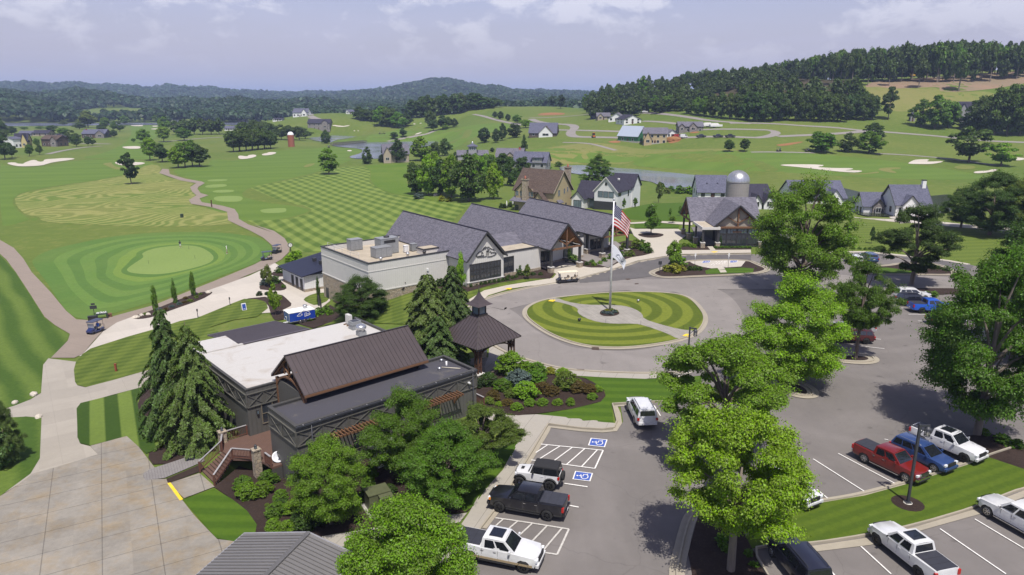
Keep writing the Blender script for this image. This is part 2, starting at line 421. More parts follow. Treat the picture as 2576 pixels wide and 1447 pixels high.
def concrete(name, c, ang, jx, jy, jd=.45, stain=.2, jw=.05, off=(0,0)):
    n=N(name); v=n.coord('World'); x,y,_=n.sep(v)
    ca,sa=math.cos(R(ang)),math.sin(R(ang))
    p=n.math('ADD',n.math('ADD',n.math('MULTIPLY',x,ca),n.math('MULTIPLY',y,sa)),off[0]); q=n.math('ADD',n.math('ADD',n.math('MULTIPLY',x,-sa),n.math('MULTIPLY',y,ca)),off[1])
    k=None
    for t,j in ((p,jx),(q,jy)):
        if not j: continue
        f=n.math('ABSOLUTE',n.math('SUBTRACT',n.math('FRACT',n.math('DIVIDE',t,j)),.5)); e=n.math('MULTIPLY',n.math('SUBTRACT',.5,f),j)
        l=n.math('MINIMUM',n.math('ADD',n.math('MULTIPLY',n.math('GREATER_THAN',e,jw*.5),jd),1-jd),1)
        k=l if k is None else n.math('MULTIPLY',k,l)
    a=n.noise(v,.25,5,.65,.8); b=n.noise(v,2.5,5,.7); d=n.noise(v,30,2,.6)
    # slab to slab tone
    if jx and jy:
        cell=n.comb(n.math('FLOOR',n.math('DIVIDE',n.math('ADD',p,jx*.5),jx)),n.math('FLOOR',n.math('DIVIDE',n.math('ADD',q,jy*.5),jy)),0)
        w=n.new('ShaderNodeTexWhiteNoise',{'Vector':cell},noise_dimensions='2D').outputs['Value']
        sl=n.math('ADD',.93,n.math('MULTIPLY',w,.13)); k=sl if k is None else n.math('MULTIPLY',k,sl)
    s=n.math('ADD',1-stain,n.math('ADD',n.math('MULTIPLY',a,stain*1.2),n.math('MULTIPLY',b,stain*.8)))
    s=n.math('MULTIPLY',s,n.math('ADD',.9,n.math('MULTIPLY',d,.2)))
    if k is not None: s=n.math('MULTIPLY',s,k)
    if stain>.4: c=n.mix(n.ramp(n.noise(v,.5,5,.7),[(.45,0),(.75,1)]),c,tuple(q*w_ for q,w_ in zip(c,(1.02,.86,.62))))
    col=n.mix(1.0,c,n.comb(s,s,s),'MULTIPLY')
    return n.out(col,.85,bump=d,bs=.15,bd=.02,spec=.3)
GR=dict(
 rough=ground_mat('grass_rough',(.09,.14,.02),(.125,.158,.03),(.18,.17,.05),.012,.35,6,amt=.6,bump=.4),
 meadow=ground_mat('grass_meadow',(.15,.175,.04),(.185,.185,.055),(.2,.15,.07),.02,.3,5,amt=.7),
 lawn=ground_mat('grass_lawn',(.08,.15,.014),(.11,.17,.02),(.12,.14,.03),.05,.9,10,amt=.35,bump=.5),
 green=ground_mat('grass_putting',(.165,.235,.06),(.18,.25,.066),None,.06,1.5,20,bump=.1),
 collar_d=ground_mat('grass_collar_dark',(.076,.148,.028),(.088,.16,.031),None,.1,1.2,14),
 collar_l=ground_mat('grass_collar_light',(.1,.182,.034),(.115,.19,.038),None,.1,1.2,14),
 collar_y=ground_mat('grass_collar_bright',(.135,.21,.036),(.14,.215,.04),None,.1,1.2,14),
 apronfar=ground_mat('grass_surround',(.08,.155,.028),(.1,.165,.032),None,.06,.8,12),
 mulch=ground_mat('mulch',(.04,.026,.021),(.055,.037,.03),(.085,.06,.046),.3,5,26,bump=.9,amt=.6,bd=.12),
 dirt=ground_mat('dirt',(.26,.175,.115),(.21,.165,.105),(.13,.11,.055),.03,.25,3,amt=.8),
 redclay=ground_mat('red_clay',(.3,.13,.06),(.22,.13,.05),(.12,.13,.04),.05,.4,3,amt=.8),
 sand=ground_mat('bunker_sand',(.52,.48,.41),(.47,.43,.36),(.48,.41,.31),.15,1,9,amt=.5,rough=1,bump=.2),
 fair=stripes('grass_fairway',(.12,.185,.032),(.094,.156,.025),[(10,7,.55),(35,14,.45)],noise=.3,s_edge=.8,amt=.7,wob=20),
 tan=swirl('grass_cut_rough',(.115,.165,.034),(.165,.185,.052),(.265,.265,.09),75,1.9,110),
 check=stripes('grass_striped_lawn',(.18,.235,.05),(.07,.12,.018),[(-58,2.1,.64),(86,2.3,.36)],noise=.34,s_edge=.45,amt=.95,wob=5),
 strv=stripes('grass_band_lawn',(.13,.185,.035),(.035,.07,.01),[(120,1.35,1)],noise=.3,s_edge=.2,amt=.9),
 strl=stripes('grass_band_long',(.135,.19,.035),(.05,.095,.014),[(-50,2.1,1)],noise=.75,s_edge=.8,amt=.6,wob=8),
 strw=stripes('grass_west_lawn',(.135,.175,.03),(.065,.1,.015),[(38,.85,.5),(100,1.6,.4)],noise=.35,s_edge=.4,amt=.85),
 stre=stripes('grass_east_lawn',(.075,.135,.012),(.05,.1,.009),[(-3,.9,1)],noise=.5,s_edge=.5,amt=.7),
 strm=stripes('grass_median',(.095,.14,.013),(.06,.1,.01),[(25,.55,1)],noise=.8,s_edge=.6,amt=.45),
 hay=stripes('grass_hill',(.145,.185,.036),(.105,.15,.028),[(12,4,.7),(60,17,.3)],noise=.5,s_edge=.6,amt=.65,wob=30),
 lot=asphalt('asphalt',(.163,.149,.139),.36), drive=asphalt('asphalt_drive',(.218,.199,.183),.3), dark=asphalt('asphalt_new',(.112,.105,.103),.25),
 road=asphalt('far_road',(.24,.22,.2),.2),
 pathc=concrete('path_concrete',(.25,.205,.165),60,3.0,0,.25,.22), white=concrete('white_concrete',(.47,.43,.37),39,4.5,4.5,.12,.14),
 lower=concrete('pale_concrete',(.33,.3,.25),35,3.6,3.6,.1,.2), old=concrete('old_concrete',(.25,.23,.195),29.5,3.72,3.05,.4,.6,.07),
 walk=concrete('walk_concrete',(.34,.315,.27),-20,1.8,0,.35,.18), walk2=concrete('walk_concrete_pale',(.45,.41,.34),60,1.9,0,.3,.15),
 kerb=concrete('kerb_concrete',(.33,.295,.23),0,0,0,0,.35), stamp=concrete('stamped_concrete',(.29,.27,.235),20,.9,1.3,.25,.4,.05),
 pav=concrete('paver_bricks',(.23,.215,.205),30,.22,.11,.5,.25,.02),
 yel=flat('yellow_tactile',(.78,.54,.03),.8), wline=flat('white_road_paint',(.72,.7,.66),.8,var=.2,sc=8), wlineold=flat('worn_road_paint',(.5,.48,.44),.8,var=.3,sc=8),
 blue=flat('blue_road_paint',(.05,.1,.36),.8,var=.15,sc=6), iron=flat('iron_grate',(.07,.045,.03),.7))
def water_mat(name, c):
    n=N(name); v=n.coord('World'); w=n.noise(n.vscale(v,(.5,1.6,1)),1.2,3,.6); big=n.noise(v,.03,3,.5)
    n.b.inputs['IOR'].default_value=1.33
    return n.out(c,n.ramp(big,[(.4,.12),(.6,.24)]),bump=w,bs=.25,bd=.06,spec=.8)
GR['water']=water_mat('pond_water',(.15,.165,.21)); GR['water_g']=water_mat('green_pond_water',(.028,.034,.012))
# ---------- levelled areas ----------
POND1="C 740,940 840,915 1000,912 1230,930 1300,940 1500,950 1700,970 2000,1000 2200,1025 2330,1060 2330,1110 2070,1130 2000,1145 1860,1147 1700,1100 1620,1060 1300,1040 1000,1005 860,985"
POND2="B 650,660 730,645 860,640 870,630 950,635 1110,640 1100,650 950,670 880,690 870,700 780,690 700,680"
POND3="B 850,725 1000,712 1180,700 1450,695 1800,685 1880,690 1880,715 1500,780 1370,850 1300,852 1140,852 1050,845 1040,830 1080,820 1150,800 1170,770 1120,755 960,742"
POND4="H 780,300 900,330 1080,375 1180,420 1700,400 1870,380 1900,420 1900,560 1700,560 1340,590 1060,590 930,540 850,420"
for s_,z_,w_ in ((POND1,-5,26),(POND2,-4.6,25),(POND3,-4.8,25)):
    p=[G(u,v,z_) for u,v in P(s_)]; PONDS.append((p,z_)); level(p,z_-.1,w_,1.2)
p4=[G(u,v,-2.6) for u,v in P(POND4)]; level(p4,-2.7,18,1.0); PONDS.append((p4,-2.6))
LAKE=[Vector(xy_of(u,y,-6)) for u,y in ((-900,950),(-300,955),(60,965),(300,1000),(420,1015),(560,1010),(760,1000),(950,1010),(950,1090),(760,1120),(500,1090),(100,1085),(-900,1100))]
level(LAKE,-6.4,70,1.5)
GREENC=W("E 1600,520")[0]
# ---------- terrain sheet ----------
nA,nR=len(AZ),len(RR)
idx=np.arange(nA*nR).reshape(nR,nA)
a,b,c,d=idx[:-1,:-1].ravel(),idx[:-1,1:].ravel(),idx[1:,1:].ravel(),idx[1:,:-1].ravel()
tri=np.concatenate([np.stack([a,b,c],1),np.stack([a,c,d],1)])
me=np_mesh('terrain',np.stack([TX.ravel(),TY.ravel(),TZ.ravel()],1),tri,GR['rough'],True)
# make all faces look up
terr=add('terrain',me); terr['kind']='structure'
bm=bmesh.new(); i0=[bm.verts.new((12.0*math.sin(a),12.0*math.cos(a),float(tps(np.array([12.0*math.sin(a)]),np.array([12.0*math.cos(a)]))[0]))) for a in AZ[:-1]]
bm.faces.new(i0); me=bpy.data.meshes.new('near_ground'); bm.to_mesh(me); bm.free(); me.materials.append(GR['rough']); o=add('near_ground',me); o['kind']='structure'
# ---------- water ----------
for i,(p,z_) in enumerate(PONDS):
    patch('pond',smooth_loop([Vector((q.x,q.y,0)) for q in p],2),GR['water_g' if i==3 else 'water'],0,res=9,z=z_)
patch('lake',[Vector((q.x,q.y,0)) for q in LAKE],GR['water'],0,res=40,z=-6.2)
# ---------- far fields, roads ----------
patch('meadow',"C 500,780 700,740 1000,700 1300,720 1550,760 1800,770 2100,760 2500,770 2500,790 1900,790 1600,830 1500,860 1400,900 1250,905 1000,900 850,905 700,900 560,850",GR['meadow'],1,sm=2,res=6)
patch('fairway',"D -2200,1180 -1900,1130 -1500,1165 0,1178 600,1190 1150,1240 1500,1280 2300,1400 2000,1445 1500,1430 1000,1410 400,1380 0,1355 -700,1330 -1150,1300 -1050,1250",GR['fair'],2,sm=2,res=7)
patch('fairway',"A 0,880 60,930 400,940 700,870 1100,850 1400,880 1480,915 1350,960 1150,1010 900,1060 600,1095 200,1170 120,1230 120,1300 230,1395 330,1447 E 360,120 300,130 100,200 0,200",GR['fair'],2,sm=1,res=3)
patch('fairway',"B -250,850 0,880 300,790 420,770 700,760 850,745 1000,745 1160,760 1170,790 1060,820 1000,850 1100,860 900,930 700,990 400,1060 100,1120 0,1200 200,1260 600,1310 690,1350 400,1430 60,1440 -50,1447 -100,1380 -330,1310 -430,1200 -350,1110 -400,1060 -600,1000 -620,950 -300,930",GR['fair'],2,sm=1,res=3.5)
patch('fairway',"A 700,850 1000,800 1150,720 1200,690 1250,600 1200,520 1400,490 1500,490 1560,560 1480,640 1350,760 1500,870 1100,850",GR['fair'],3,sm=2,res=7)
patch('fairway',"B 880,690 1200,640 1480,590 1640,490 1760,500 1900,600 2300,520 2560,520 2540,580 2200,640 2000,780 1900,720 1880,690 1450,690 1200,700 980,700",GR['fair'],3,sm=2,res=8)
patch('fairway',"B 1640,480 1900,400 2150,395 2500,350 2560,360 2400,420 2210,440 2100,470 1980,560 1800,590 1500,590",GR['hay'],4,sm=2,res=8)
patch('hill_meadow',"D 1050,565 1200,550 1480,575 1700,560 1800,600 2000,620 2200,600 2340,640 2200,700 2100,700 1960,740 1900,760 1400,800 1300,780 1150,640",GR['meadow'],2,sm=2,res=9)
patch('dirt_slope',"D 1040,570 1200,500 1420,430 1800,440 2200,430 2572,420 2900,400 2900,480 2400,560 2200,590 2000,610 1770,610 1780,560 1560,570 1340,580 1190,560",GR['dirt'],3,sm=2,res=8)
patch('dirt_slope',"D -900,640 -600,540 -200,490 300,482 800,475 1050,500 1010,570 900,650 400,700 -300,720 -900,700",ground_mat('forest_floor',(.05,.045,.025),(.07,.055,.03),None,.05,.5,4),3,sm=2,res=9)
patch('red_earth',"C 560,440 600,420 820,418 820,440 700,445 580,448",GR['redclay'],4,sm=2,res=9)
patch('red_earth',"C 1220,690 1320,680 1360,700 1250,705",GR['redclay'],4,sm=2,res=6)
patch('red_earth',"C 1780,690 1850,655 1930,680 1820,715",GR['redclay'],5,sm=2,res=6)
patch('red_earth',"D 220,1110 300,1100 480,1075 500,1085 300,1125",GR['redclay'],5,sm=2,res=6)
patch('red_earth',"C 1990,605 2080,595 2090,610 2000,615",GR['redclay'],5,sm=2,res=6)
for s_,w_ in [("C 480,470 700,465 1000,440 1200,410 1400,410 1700,430 2000,465 2200,500 2572,525",5.5),("C 500,480 560,505 700,525 880,530 925,560 870,600 880,640 960,650 1300,655 1550,655",6.5),
   ("D -2050,960 -1500,980 -900,985 -400,965 0,965 200,970 250,1000 150,1035 0,1045 -700,1045",5.5),("D 250,1030 600,1015 1040,985 1060,975",5.5),("D -200,905 200,908 500,930 800,945 1040,975 1250,985 1700,1020 1880,1040 2260,1075 2572,1085 2900,1110",5.5),
   ("B 2210,435 2300,450 2400,480 2560,520 2700,540",4.5),("B 670,450 700,470 760,490 840,505",7),("B 670,445 720,430 850,420 960,420",7),
   ("A 450,810 600,775 800,745 960,735",4),("A 1500,695 1700,680 1900,660 2100,650",4.5),("A 760,710 900,712 1040,715",5),
   ("B 1400,690 1600,650 1800,615 1880,580",3.5),("C 1300,775 1100,720 1000,705 800,700",3),("C 1550,500 1700,505 1880,525",5),("D 1180,1190 1400,1200 1600,1215 1900,1240 2300,1300",3),("D 0,1178 300,1178 600,1185",2.6)]:
    ribbon('road',s_,w_,GR['road'],6)
# ---------- bunkers ----------
for s_ in ["A 60,900 90,890 150,890 160,900 220,905 225,895 290,870 330,865 370,885 410,880 420,860 520,855 600,848 700,850 700,862 500,888 440,905 400,918 260,928 150,925","A 1065,890 1150,880 1230,885 1365,890 1360,905 1250,920 1140,920",
   "A 1140,745 1200,738 1290,735 1335,745 1320,760 1200,762","A 1220,541 1290,535 1350,538 1340,548 1270,548","A 1420,572 1500,568 1495,578 1430,578","A 1430,545 1490,543 1480,552 1440,552","A 1610,575 1680,572 1680,595 1620,585",
   "B -10,830 20,825 80,835 90,820 150,815 170,830 130,845 60,858 0,858","B 210,815 240,805 270,800 280,792 350,793 350,805 300,820 230,825","B 865,540 920,535 1050,538 1030,548 930,550","B 1010,780 1040,772 1070,778 1050,787","B 1655,625 1690,610 1730,605 1700,620 1660,628","B 1640,525 1660,522 1665,530 1645,530","B 1698,520 1720,516 1720,523 1702,524","B 1078,590 1095,588 1095,595 1080,595","B 1110,590 1130,588 1130,595",
   "H 265,115 300,106 400,104 680,108 685,120 620,130 680,135 800,140 960,140 960,152 870,163 1000,160 1060,168 1000,182 880,178 700,160 500,135","H 1475,95 1520,70 1560,58 1690,56 1650,78 1700,78 1810,73 1800,85 1720,100 1620,103 1500,100","H 2090,180 2130,168 2230,165 2270,152 2330,150 2300,170 2200,185 2120,190","H 2275,55 2330,46 2572,38 2572,68 2400,65"]:
    patch('sand_bunker',s_,GR['sand'],8,sm=1,res=2.5,dz=.05)
for s_ in ["H 900,190 1050,190 1150,178 1210,172 1200,185 1080,196 950,200","H 1185,155 1230,135 1410,130 1410,148 1300,150 1380,180 1350,187","H 1900,130 1990,105 2120,120 2100,150 1960,150","A 960,900 1060,888 1050,900 1090,930 1160,940 1150,955 1080,955 1000,920","B 600,930 650,905 720,895 700,915 640,935"]:
    patch('worn_grass',s_,GR['meadow'],7,sm=1,res=3)
# ---------- golf ground on the west ----------
patch('cut_rough',"A 140,1210 250,1170 600,1110 900,1060 1200,1010 1400,900 1520,925 1500,990 1600,1040 1830,1075 1790,1120 1810,1160 1850,1200 1780,1245 1800,1290 1990,1330 2110,1370 E 2140,60 2150,140 2200,190 1500,212 700,185 400,162 360,110 A 250,1390 150,1300",GR['tan'],3,sm=1,res=3)
for s_ in ["A 1960,1050 2150,1045 2130,1065 1950,1070","A 1940,1100 2140,1090 2130,1120 1930,1130","A 2010,1150 2210,1145 2200,1170 2000,1175","A 2010,1215 2100,1203 2290,1205 2280,1255 2150,1262 2020,1250","B 200,1330 430,1315 450,1330 440,1360 260,1368 205,1355"]:
    patch('tee_box',s_,GR['green'],4,sm=2,res=3)
OUT=W("E 300,520 420,440 700,370 1100,290 1500,262 2000,256 2350,290 2500,335 2560,400 2550,470 2400,560 2000,700 1650,850 1400,930 1050,1030 870,1085 700,1080 560,920 420,700 310,570")
INN=W("E 1190,615 1230,580 1330,515 1358,492 1330,465 1400,430 1500,405 1700,385 1850,390 1950,430 2020,490 2000,540 1900,580 1700,630 1500,662 1300,655 1215,640")
OUT=smooth_loop(OUT,2); INN=smooth_loop(INN,2)
def polar(pts, c, n=120):
    res=[]
    for k in range(n):
        a=2*math.pi*k/n; d=Vector((math.cos(a),math.sin(a))); best=None
        for i in range(len(pts)):
            p=Vector(pts[i][:2])-Vector(c[:2]); q=Vector(pts[(i+1)%len(pts)][:2])-Vector(c[:2]); e=q-p
            det=d.x*(-e.y)+e.x*d.y
            if abs(det)<1e-9: continue
            t=(p.x*(-e.y)+e.x*p.y)/det; s=(d.x*p.y-d.y*p.x)/det
            if t>0 and -1e-6<=s<=1+1e-6 and (best is None or t<best): best=t
        res.append(d*(best or .1))
    return res
pi_,po=polar(INN,GREENC),polar(OUT,GREENC)
lay=4
for t,mm in ((1.0,'apronfar'),(.8,'collar_l'),(.68,'collar_d'),(.56,'collar_l'),(.42,'collar_d'),(.30,'collar_l'),(.2,'collar_y'),(.085,'collar_d'),(0,'green')):
    patch('green' if t==0 else 'green_collar',[Vector((GREENC.x,GREENC.y,0))+(a*(1-t)+b*t).to_3d() for a,b in zip(pi_,po)],GR[mm],lay,res=2.4); lay+=1
patch('striped_lawn',"B 110,1130 200,1100 400,1070 700,1000 850,960 1000,930 1150,920 1240,960 1230,1080 1400,1180 1700,1230 2000,1270 2250,1290 F 2140,180 2000,330 1700,500 1300,560 800,600 560,610 500,600 460,530 400,440 300,400 200,370 80,310 250,310 500,290 640,250 690,210 600,165 B 560,1290 340,1230 200,1170",GR['check'],4,res=2.4)
patch('lawn',"B 1160,915 1640,890 1560,1050 1650,1180 2000,1262 1700,1225 1400,1175 1235,1075 1245,960",GR['lawn'],3,sm=1,res=3)
patch('lawn',"E 0,480 60,540 150,650 300,880 420,1070 520,1145 655,1225 630,1285 490,1447 I 265,140 255,320 170,370 60,410 0,420 E -300,1400 -300,480",GR['strl'],3,res=2)
patch('cart_path',"A 1500,990 1530,950 1590,955 1600,1000 1750,1045 1900,1070 1930,1085 1870,1120 1860,1140 1890,1180 1965,1200 1880,1230 1900,1265 2100,1300 2210,1330 2245,1380 2250,1430 E 2255,140 2340,190 2572,265 F 130,350 330,410 430,480 480,560 470,610 400,680 300,735 150,800 0,860 E 2350,675 2100,765 1900,835 1680,905 1460,995 1240,1065 1100,1115 970,1195 880,1290 780,1410 700,1447 480,1447 640,1285 660,1222 520,1140 420,1060 300,870 150,640 60,520 -20,450 -150,420 -150,300 0,335 130,410 220,510 300,640 480,830 620,1000 720,1085 850,1092 1050,1060 1450,950 1650,870 2000,730 2400,565 2560,475 F 240,700 310,640 325,590 310,545 230,475 100,405 0,360 E 2150,150 2140,70 A 2120,1350 1980,1310 1800,1280 1780,1245 1850,1200 1810,1165 1790,1125 1850,1085 1700,1060",GR['pathc'],14,sm=0,res=1.6)
patch('pavement',"E 780,1412 970,1200 1100,1115 1240,1063 1460,993 1680,903 1900,833 2100,763 2350,673 2572,565 F 0,845 150,790 340,715 380,740 440,870 560,930 640,955 820,930 860,1070 760,1150 700,1210 540,1280 380,1230 390,1150 330,1180 0,1200 J 200,340 0,300 E 1700,1200 1500,1260 1200,1350 950,1447 I 490,95",GR['white'],15,res=1.5)
patch('pavement',"I 268,150 300,110 480,132 510,85 465,175 465,255 480,278 530,290 935,178 1000,150 1050,200 890,285 700,335 500,390 478,420 480,600 500,640 560,655 610,710 360,790 190,835 120,890 0,960 230,760 245,700 258,480 160,470 -20,500 -20,440 100,400 190,365 255,325",GR['lower'],16,res=1.5)
patch('plaza',"I 365,780 605,705 560,652 790,590 830,620 960,790 890,822 900,862 1030,857 1050,880 1130,990 1200,1080 1345,1230 1500,1250 1560,1300 1300,1600 -250,1600 -200,1120 0,965 125,888 200,826",GR['old'],17,res=1.5)
patch('path',"I 890,822 930,797 1250,690 1270,745 1020,852 905,866 885,845",GR['pav'],19,res=1.5)
patch('path',"I 1045,885 1235,822 1330,905 1140,978",GR['old'],19,res=1.5)
patch('yellow_marking',"I 1036,885 1056,881 1134,985 1114,993",GR['yel'],22,res=1)
patch('lawn',"I 475,420 500,387 700,338 890,285 925,275 850,370 860,440 930,480 990,520 1012,600 980,670 905,700 785,592 560,650 495,635 482,600",GR['strv'],18,res=1.2)
patch('lawn',"E 950,1330 1200,1250 1500,1165 1700,1100 1860,1070 2200,930 2300,892 2450,895 2510,930 2525,980 2420,1060 2200,1090 1950,1165 J 200,350 330,420 300,560 I 1000,150 935,178 700,245 535,288 485,277 465,255 458,180 470,135 510,85 560,50",GR['strw'],18,res=1.5)
patch('lawn',"F 600,1055 690,1005 800,992 840,1000 860,1060 730,1120 640,1085",GR['strw'],18,sm=1,res=1.2)
patch('lawn',"I 160,472 258,478 248,730 190,825 0,965 -250,1120 -250,520 0,480",GR['strl'],18,res=1.5)
patch('mulch_bed',"I 920,285 850,378 862,448 930,482 992,522 1010,605 978,672 905,705 960,788 1250,688 1330,600 1420,480 1380,300 1100,250",GR['mulch'],19,sm=1,res=1.2)
patch('mulch_bed',"I 1030,857 1250,762 1270,800 1040,884",GR['mulch'],18,res=1)
patch('lawn',"I 1135,985 1325,918 1440,985 1530,1055 1590,1140 1580,1195 1480,1250 1340,1225 1220,1090",GR['stre'],18,sm=0,res=1.2)
patch('mulch_bed',"I 1320,905 1440,985 1530,1055 1590,1140 1580,1200 1650,1260 K 780,1090 1470,950 2000,880 2150,860 2210,805 2572,330 2572,200 1300,100 500,300 180,480 0,430 -150,560",GR['mulch'],17,res=1.3)
patch('lawn',"K 2130,860 2210,805 2572,330 L 575,408 480,372 330,600 100,900 130,980",GR['stre'],18,res=1.2)
# beds by the practice green and the hut
patch('mulch_bed',"E 1240,1062 1460,990 1680,900 1880,830 1990,822 2005,838 1900,900 1640,990 1440,1065 1320,1085 1250,1078",GR['mulch'],18,sm=1,res=1)
patch('mulch_bed',"F 170,960 250,880 370,860 460,945 420,975 300,975",GR['mulch'],18,sm=1,res=1)
patch('mulch_bed',"F 290,820 340,790 440,800 440,840 360,845",GR['mulch'],18,sm=1,res=1)
patch('mulch_bed',"E 2300,892 2420,880 2520,870 2640,940 2700,1080 2600,1100 2560,1060 2520,930 2440,897",GR['mulch'],19,sm=1,res=1)
patch('mulch_bed',"F 330,1030 400,1010 450,1050 510,1110 430,1150 330,1190",GR['mulch'],19,sm=1,res=1)
patch('mulch_bed',"F 540,1280 700,1190 860,1110 1000,1180 900,1260 700,1330",GR['mulch'],18,sm=0,res=1.2)
patch('lawn',"F 860,1250 1000,1180 1440,1050 1700,970 2050,940 2572,800 G 350,1180 700,1180 300,1270 30,1380 -120,1500 F 2150,1180 2000,1300 1500,1290 1250,1280 800,1300",GR['strw'],17,res=1.5)
patch('mulch_bed',"F 880,1070 1480,930 2000,880 2140,890 2572,740 G 260,1060 480,1040 640,1090 720,1140 680,1185 440,1185 200,1225 -100,1310 F 2000,955 1700,975 1400,1060 1000,1140",GR['mulch'],19,sm=0,res=1.5)
patch('mulch_bed',"G 1040,950 1380,820 1480,830 1600,880 1650,930 1600,960 1400,990 1230,1080 1010,1080 870,1030",GR['mulch'],19,sm=1,res=1.3)
# ---------- roundabout, lots, drives (east, z about 0) ----------
patch('asphalt_lot',"N 300,300 420,240 600,190 850,130 1080,90 G 950,1180 1250,1110 1500,1030 1750,985 1920,960 2572,950 H 300,960 1000,925 1800,1010 2100,1060 2572,1100 3200,1150 3200,2500 M 1659,1447 2200,1700 0,1700 L 1700,1447 0,1700 100,1447 270,1110 370,985 640,560 755,362 850,375 1000,395 1150,405 1250,395 1300,340 1285,245 1280,215 1600,200 2000,180 S 300,560 S 350,300 N 2200,940 1900,955 1500,940 1200,920 1000,890 800,840 600,780 450,690 330,560 260,420",GR['lot'],6,res=2)
ribbon('drive',"N 330,330 480,420 600,560 800,680 1050,790 1500,840 1900,840 2250,780 2572,660 S 900,100 700,0 N 2570,330 2450,190 2250,130 1900,110 1500,120 1100,160 800,210 500,290",7.2,GR['drive'],15,2,True)
patch('drive',"G 1000,1200 1400,1200 2572,1160 H 0,1150 1280,1150 1870,1160 2100,1200 2572,1280 2572,1400 1880,1275 1300,1270 0,1290 -600,1280 -900,1340 G 1400,1290 900,1250",GR['drive'],16,sm=1,res=2)
patch('drive',"G 950,1190 1250,1105 1500,1025 1750,985 1920,962 2572,952 2572,1010 2000,1010 1900,1040 1700,1095 1620,1130 1640,1160 1300,1205 960,1225",GR['dark'],17,res=2)
patch('drive',"H 920,955 1000,930 1800,1010 2100,1060 2050,1110 1930,1140 1900,1110 1700,1030 1200,960",GR['dark'],17,res=2)
# bays are darker
patch('asphalt_bays',"M 520,1050 545,800 655,785 920,715 1000,600 1250,560 1470,800 960,962 700,1030",GR['dark'],15,res=2) if 0 else None
# pavements on the north side of the circle
patch('pavement',"N 200,280 380,170 600,120 850,80 1040,50 G 700,1185 740,1140 640,1090 480,1045 520,1020 690,1090 930,1010 1230,1085 1400,990 1640,945 1600,875 1470,780 1430,700 1480,715 1890,715 1960,780 1890,830 1900,890 2570,905 2572,940 1920,952 1750,973 1500,1015 1250,1095 950,1175 740,1235 500,1250 300,1280 100,1340 30,1400 -60,1470 N 270,330",GR['walk2'],18,res=1.5)
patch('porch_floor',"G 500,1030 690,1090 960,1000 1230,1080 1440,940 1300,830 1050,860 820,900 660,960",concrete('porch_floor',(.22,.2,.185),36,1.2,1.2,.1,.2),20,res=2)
patch('mulch_bed',"G 1490,770 1560,752 1700,753 1765,770 1700,797 1580,800",GR['mulch'],20,sm=2,res=1.5)
patch('lawn',"G 1470,668 1680,660 1900,680 1890,705 1480,708",GR['stre'],20,sm=0,res=1.5)
patch('pavement',"G 1430,655 1700,640 2020,655 2020,680 1900,672 1700,655 1440,668",GR['walk2'],19,res=2)
patch('lawn',"G 1400,620 1360,540 1640,470 1980,460 2000,640 1700,636",GR['stre'],3,res=3)
patch('lawn',"H 900,640 1290,650 1500,690 2572,760 2572,960 2020,1040 1800,1000 1300,950 900,915",stripes('grass_east_slope',(.125,.165,.028),(.095,.135,.022),[(5,1.6,1)],noise=.5,s_edge=.5,amt=.7),3,res=3)
ribbon('road',"H 870,590 1300,630 1700,650 1950,680 2450,720 2900,760",6.5,GR['walk2'],5)
patch('driveway',"H 1300,600 1350,560 1440,550 1700,610 1600,650 1400,660",GR['white'],7,res=2)
patch('mulch_bed',"G 1850,900 1900,855 2050,870 2572,860 2572,910 1900,915",GR['mulch'],20,res=2)
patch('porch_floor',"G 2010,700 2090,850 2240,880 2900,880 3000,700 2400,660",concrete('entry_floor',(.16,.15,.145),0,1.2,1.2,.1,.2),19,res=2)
ISL="G 1620,1130 1700,1095 1900,1040 2000,1010 2540,1005 2640,1050 2760,1100 2600,1140 2100,1160 1800,1175 1690,1165"
patch('mulch_bed',ISL,GR['mulch'],19,sm=1,res=1.5); kerb(ISL,GR['kerb'],.18,.15,2,True,gutter=.55)
patch('pavement',"G 1980,1015 2530,1008 2480,1070 2200,1088 2100,1070 2020,1040",GR['white'],20,res=1.5)
patch('lawn',"G 2140,1110 2200,1090 2500,1080 2600,1090 2590,1130 2150,1140",GR['stre'],20,res=1.2)
patch('stepping_stone',"G 2250,1078 2310,1074 2330,1098 2270,1102",GR['walk2'],22,res=1); patch('stepping_stone',"G 2270,1105 2330,1103 2345,1125 2285,1128",GR['walk2'],22,res=1)
patch('stepping_stone',"G 2160,880 2210,880 2240,915 2190,915",GR['walk2'],22,res=1)
ISL2="H 1000,1075 1300,1060 1390,1040 1700,1035 1850,1080 1930,1130 1890,1150 1600,1145 1000,1140"
patch('mulch_bed',ISL2,GR['mulch'],19,res=1.5); kerb(ISL2,GR['kerb'],.18,.15,2,True,gutter=.5)
patch('lawn',"H 1000,1085 1290,1080 1560,1120 1560,1135 1000,1135",GR['stre'],20,res=1.5)
patch('mulch_bed',"H 1300,1275 1880,1275 2300,1300 2300,1400 1880,1330 1700,1340 1350,1310",GR['mulch'],19,res=2)
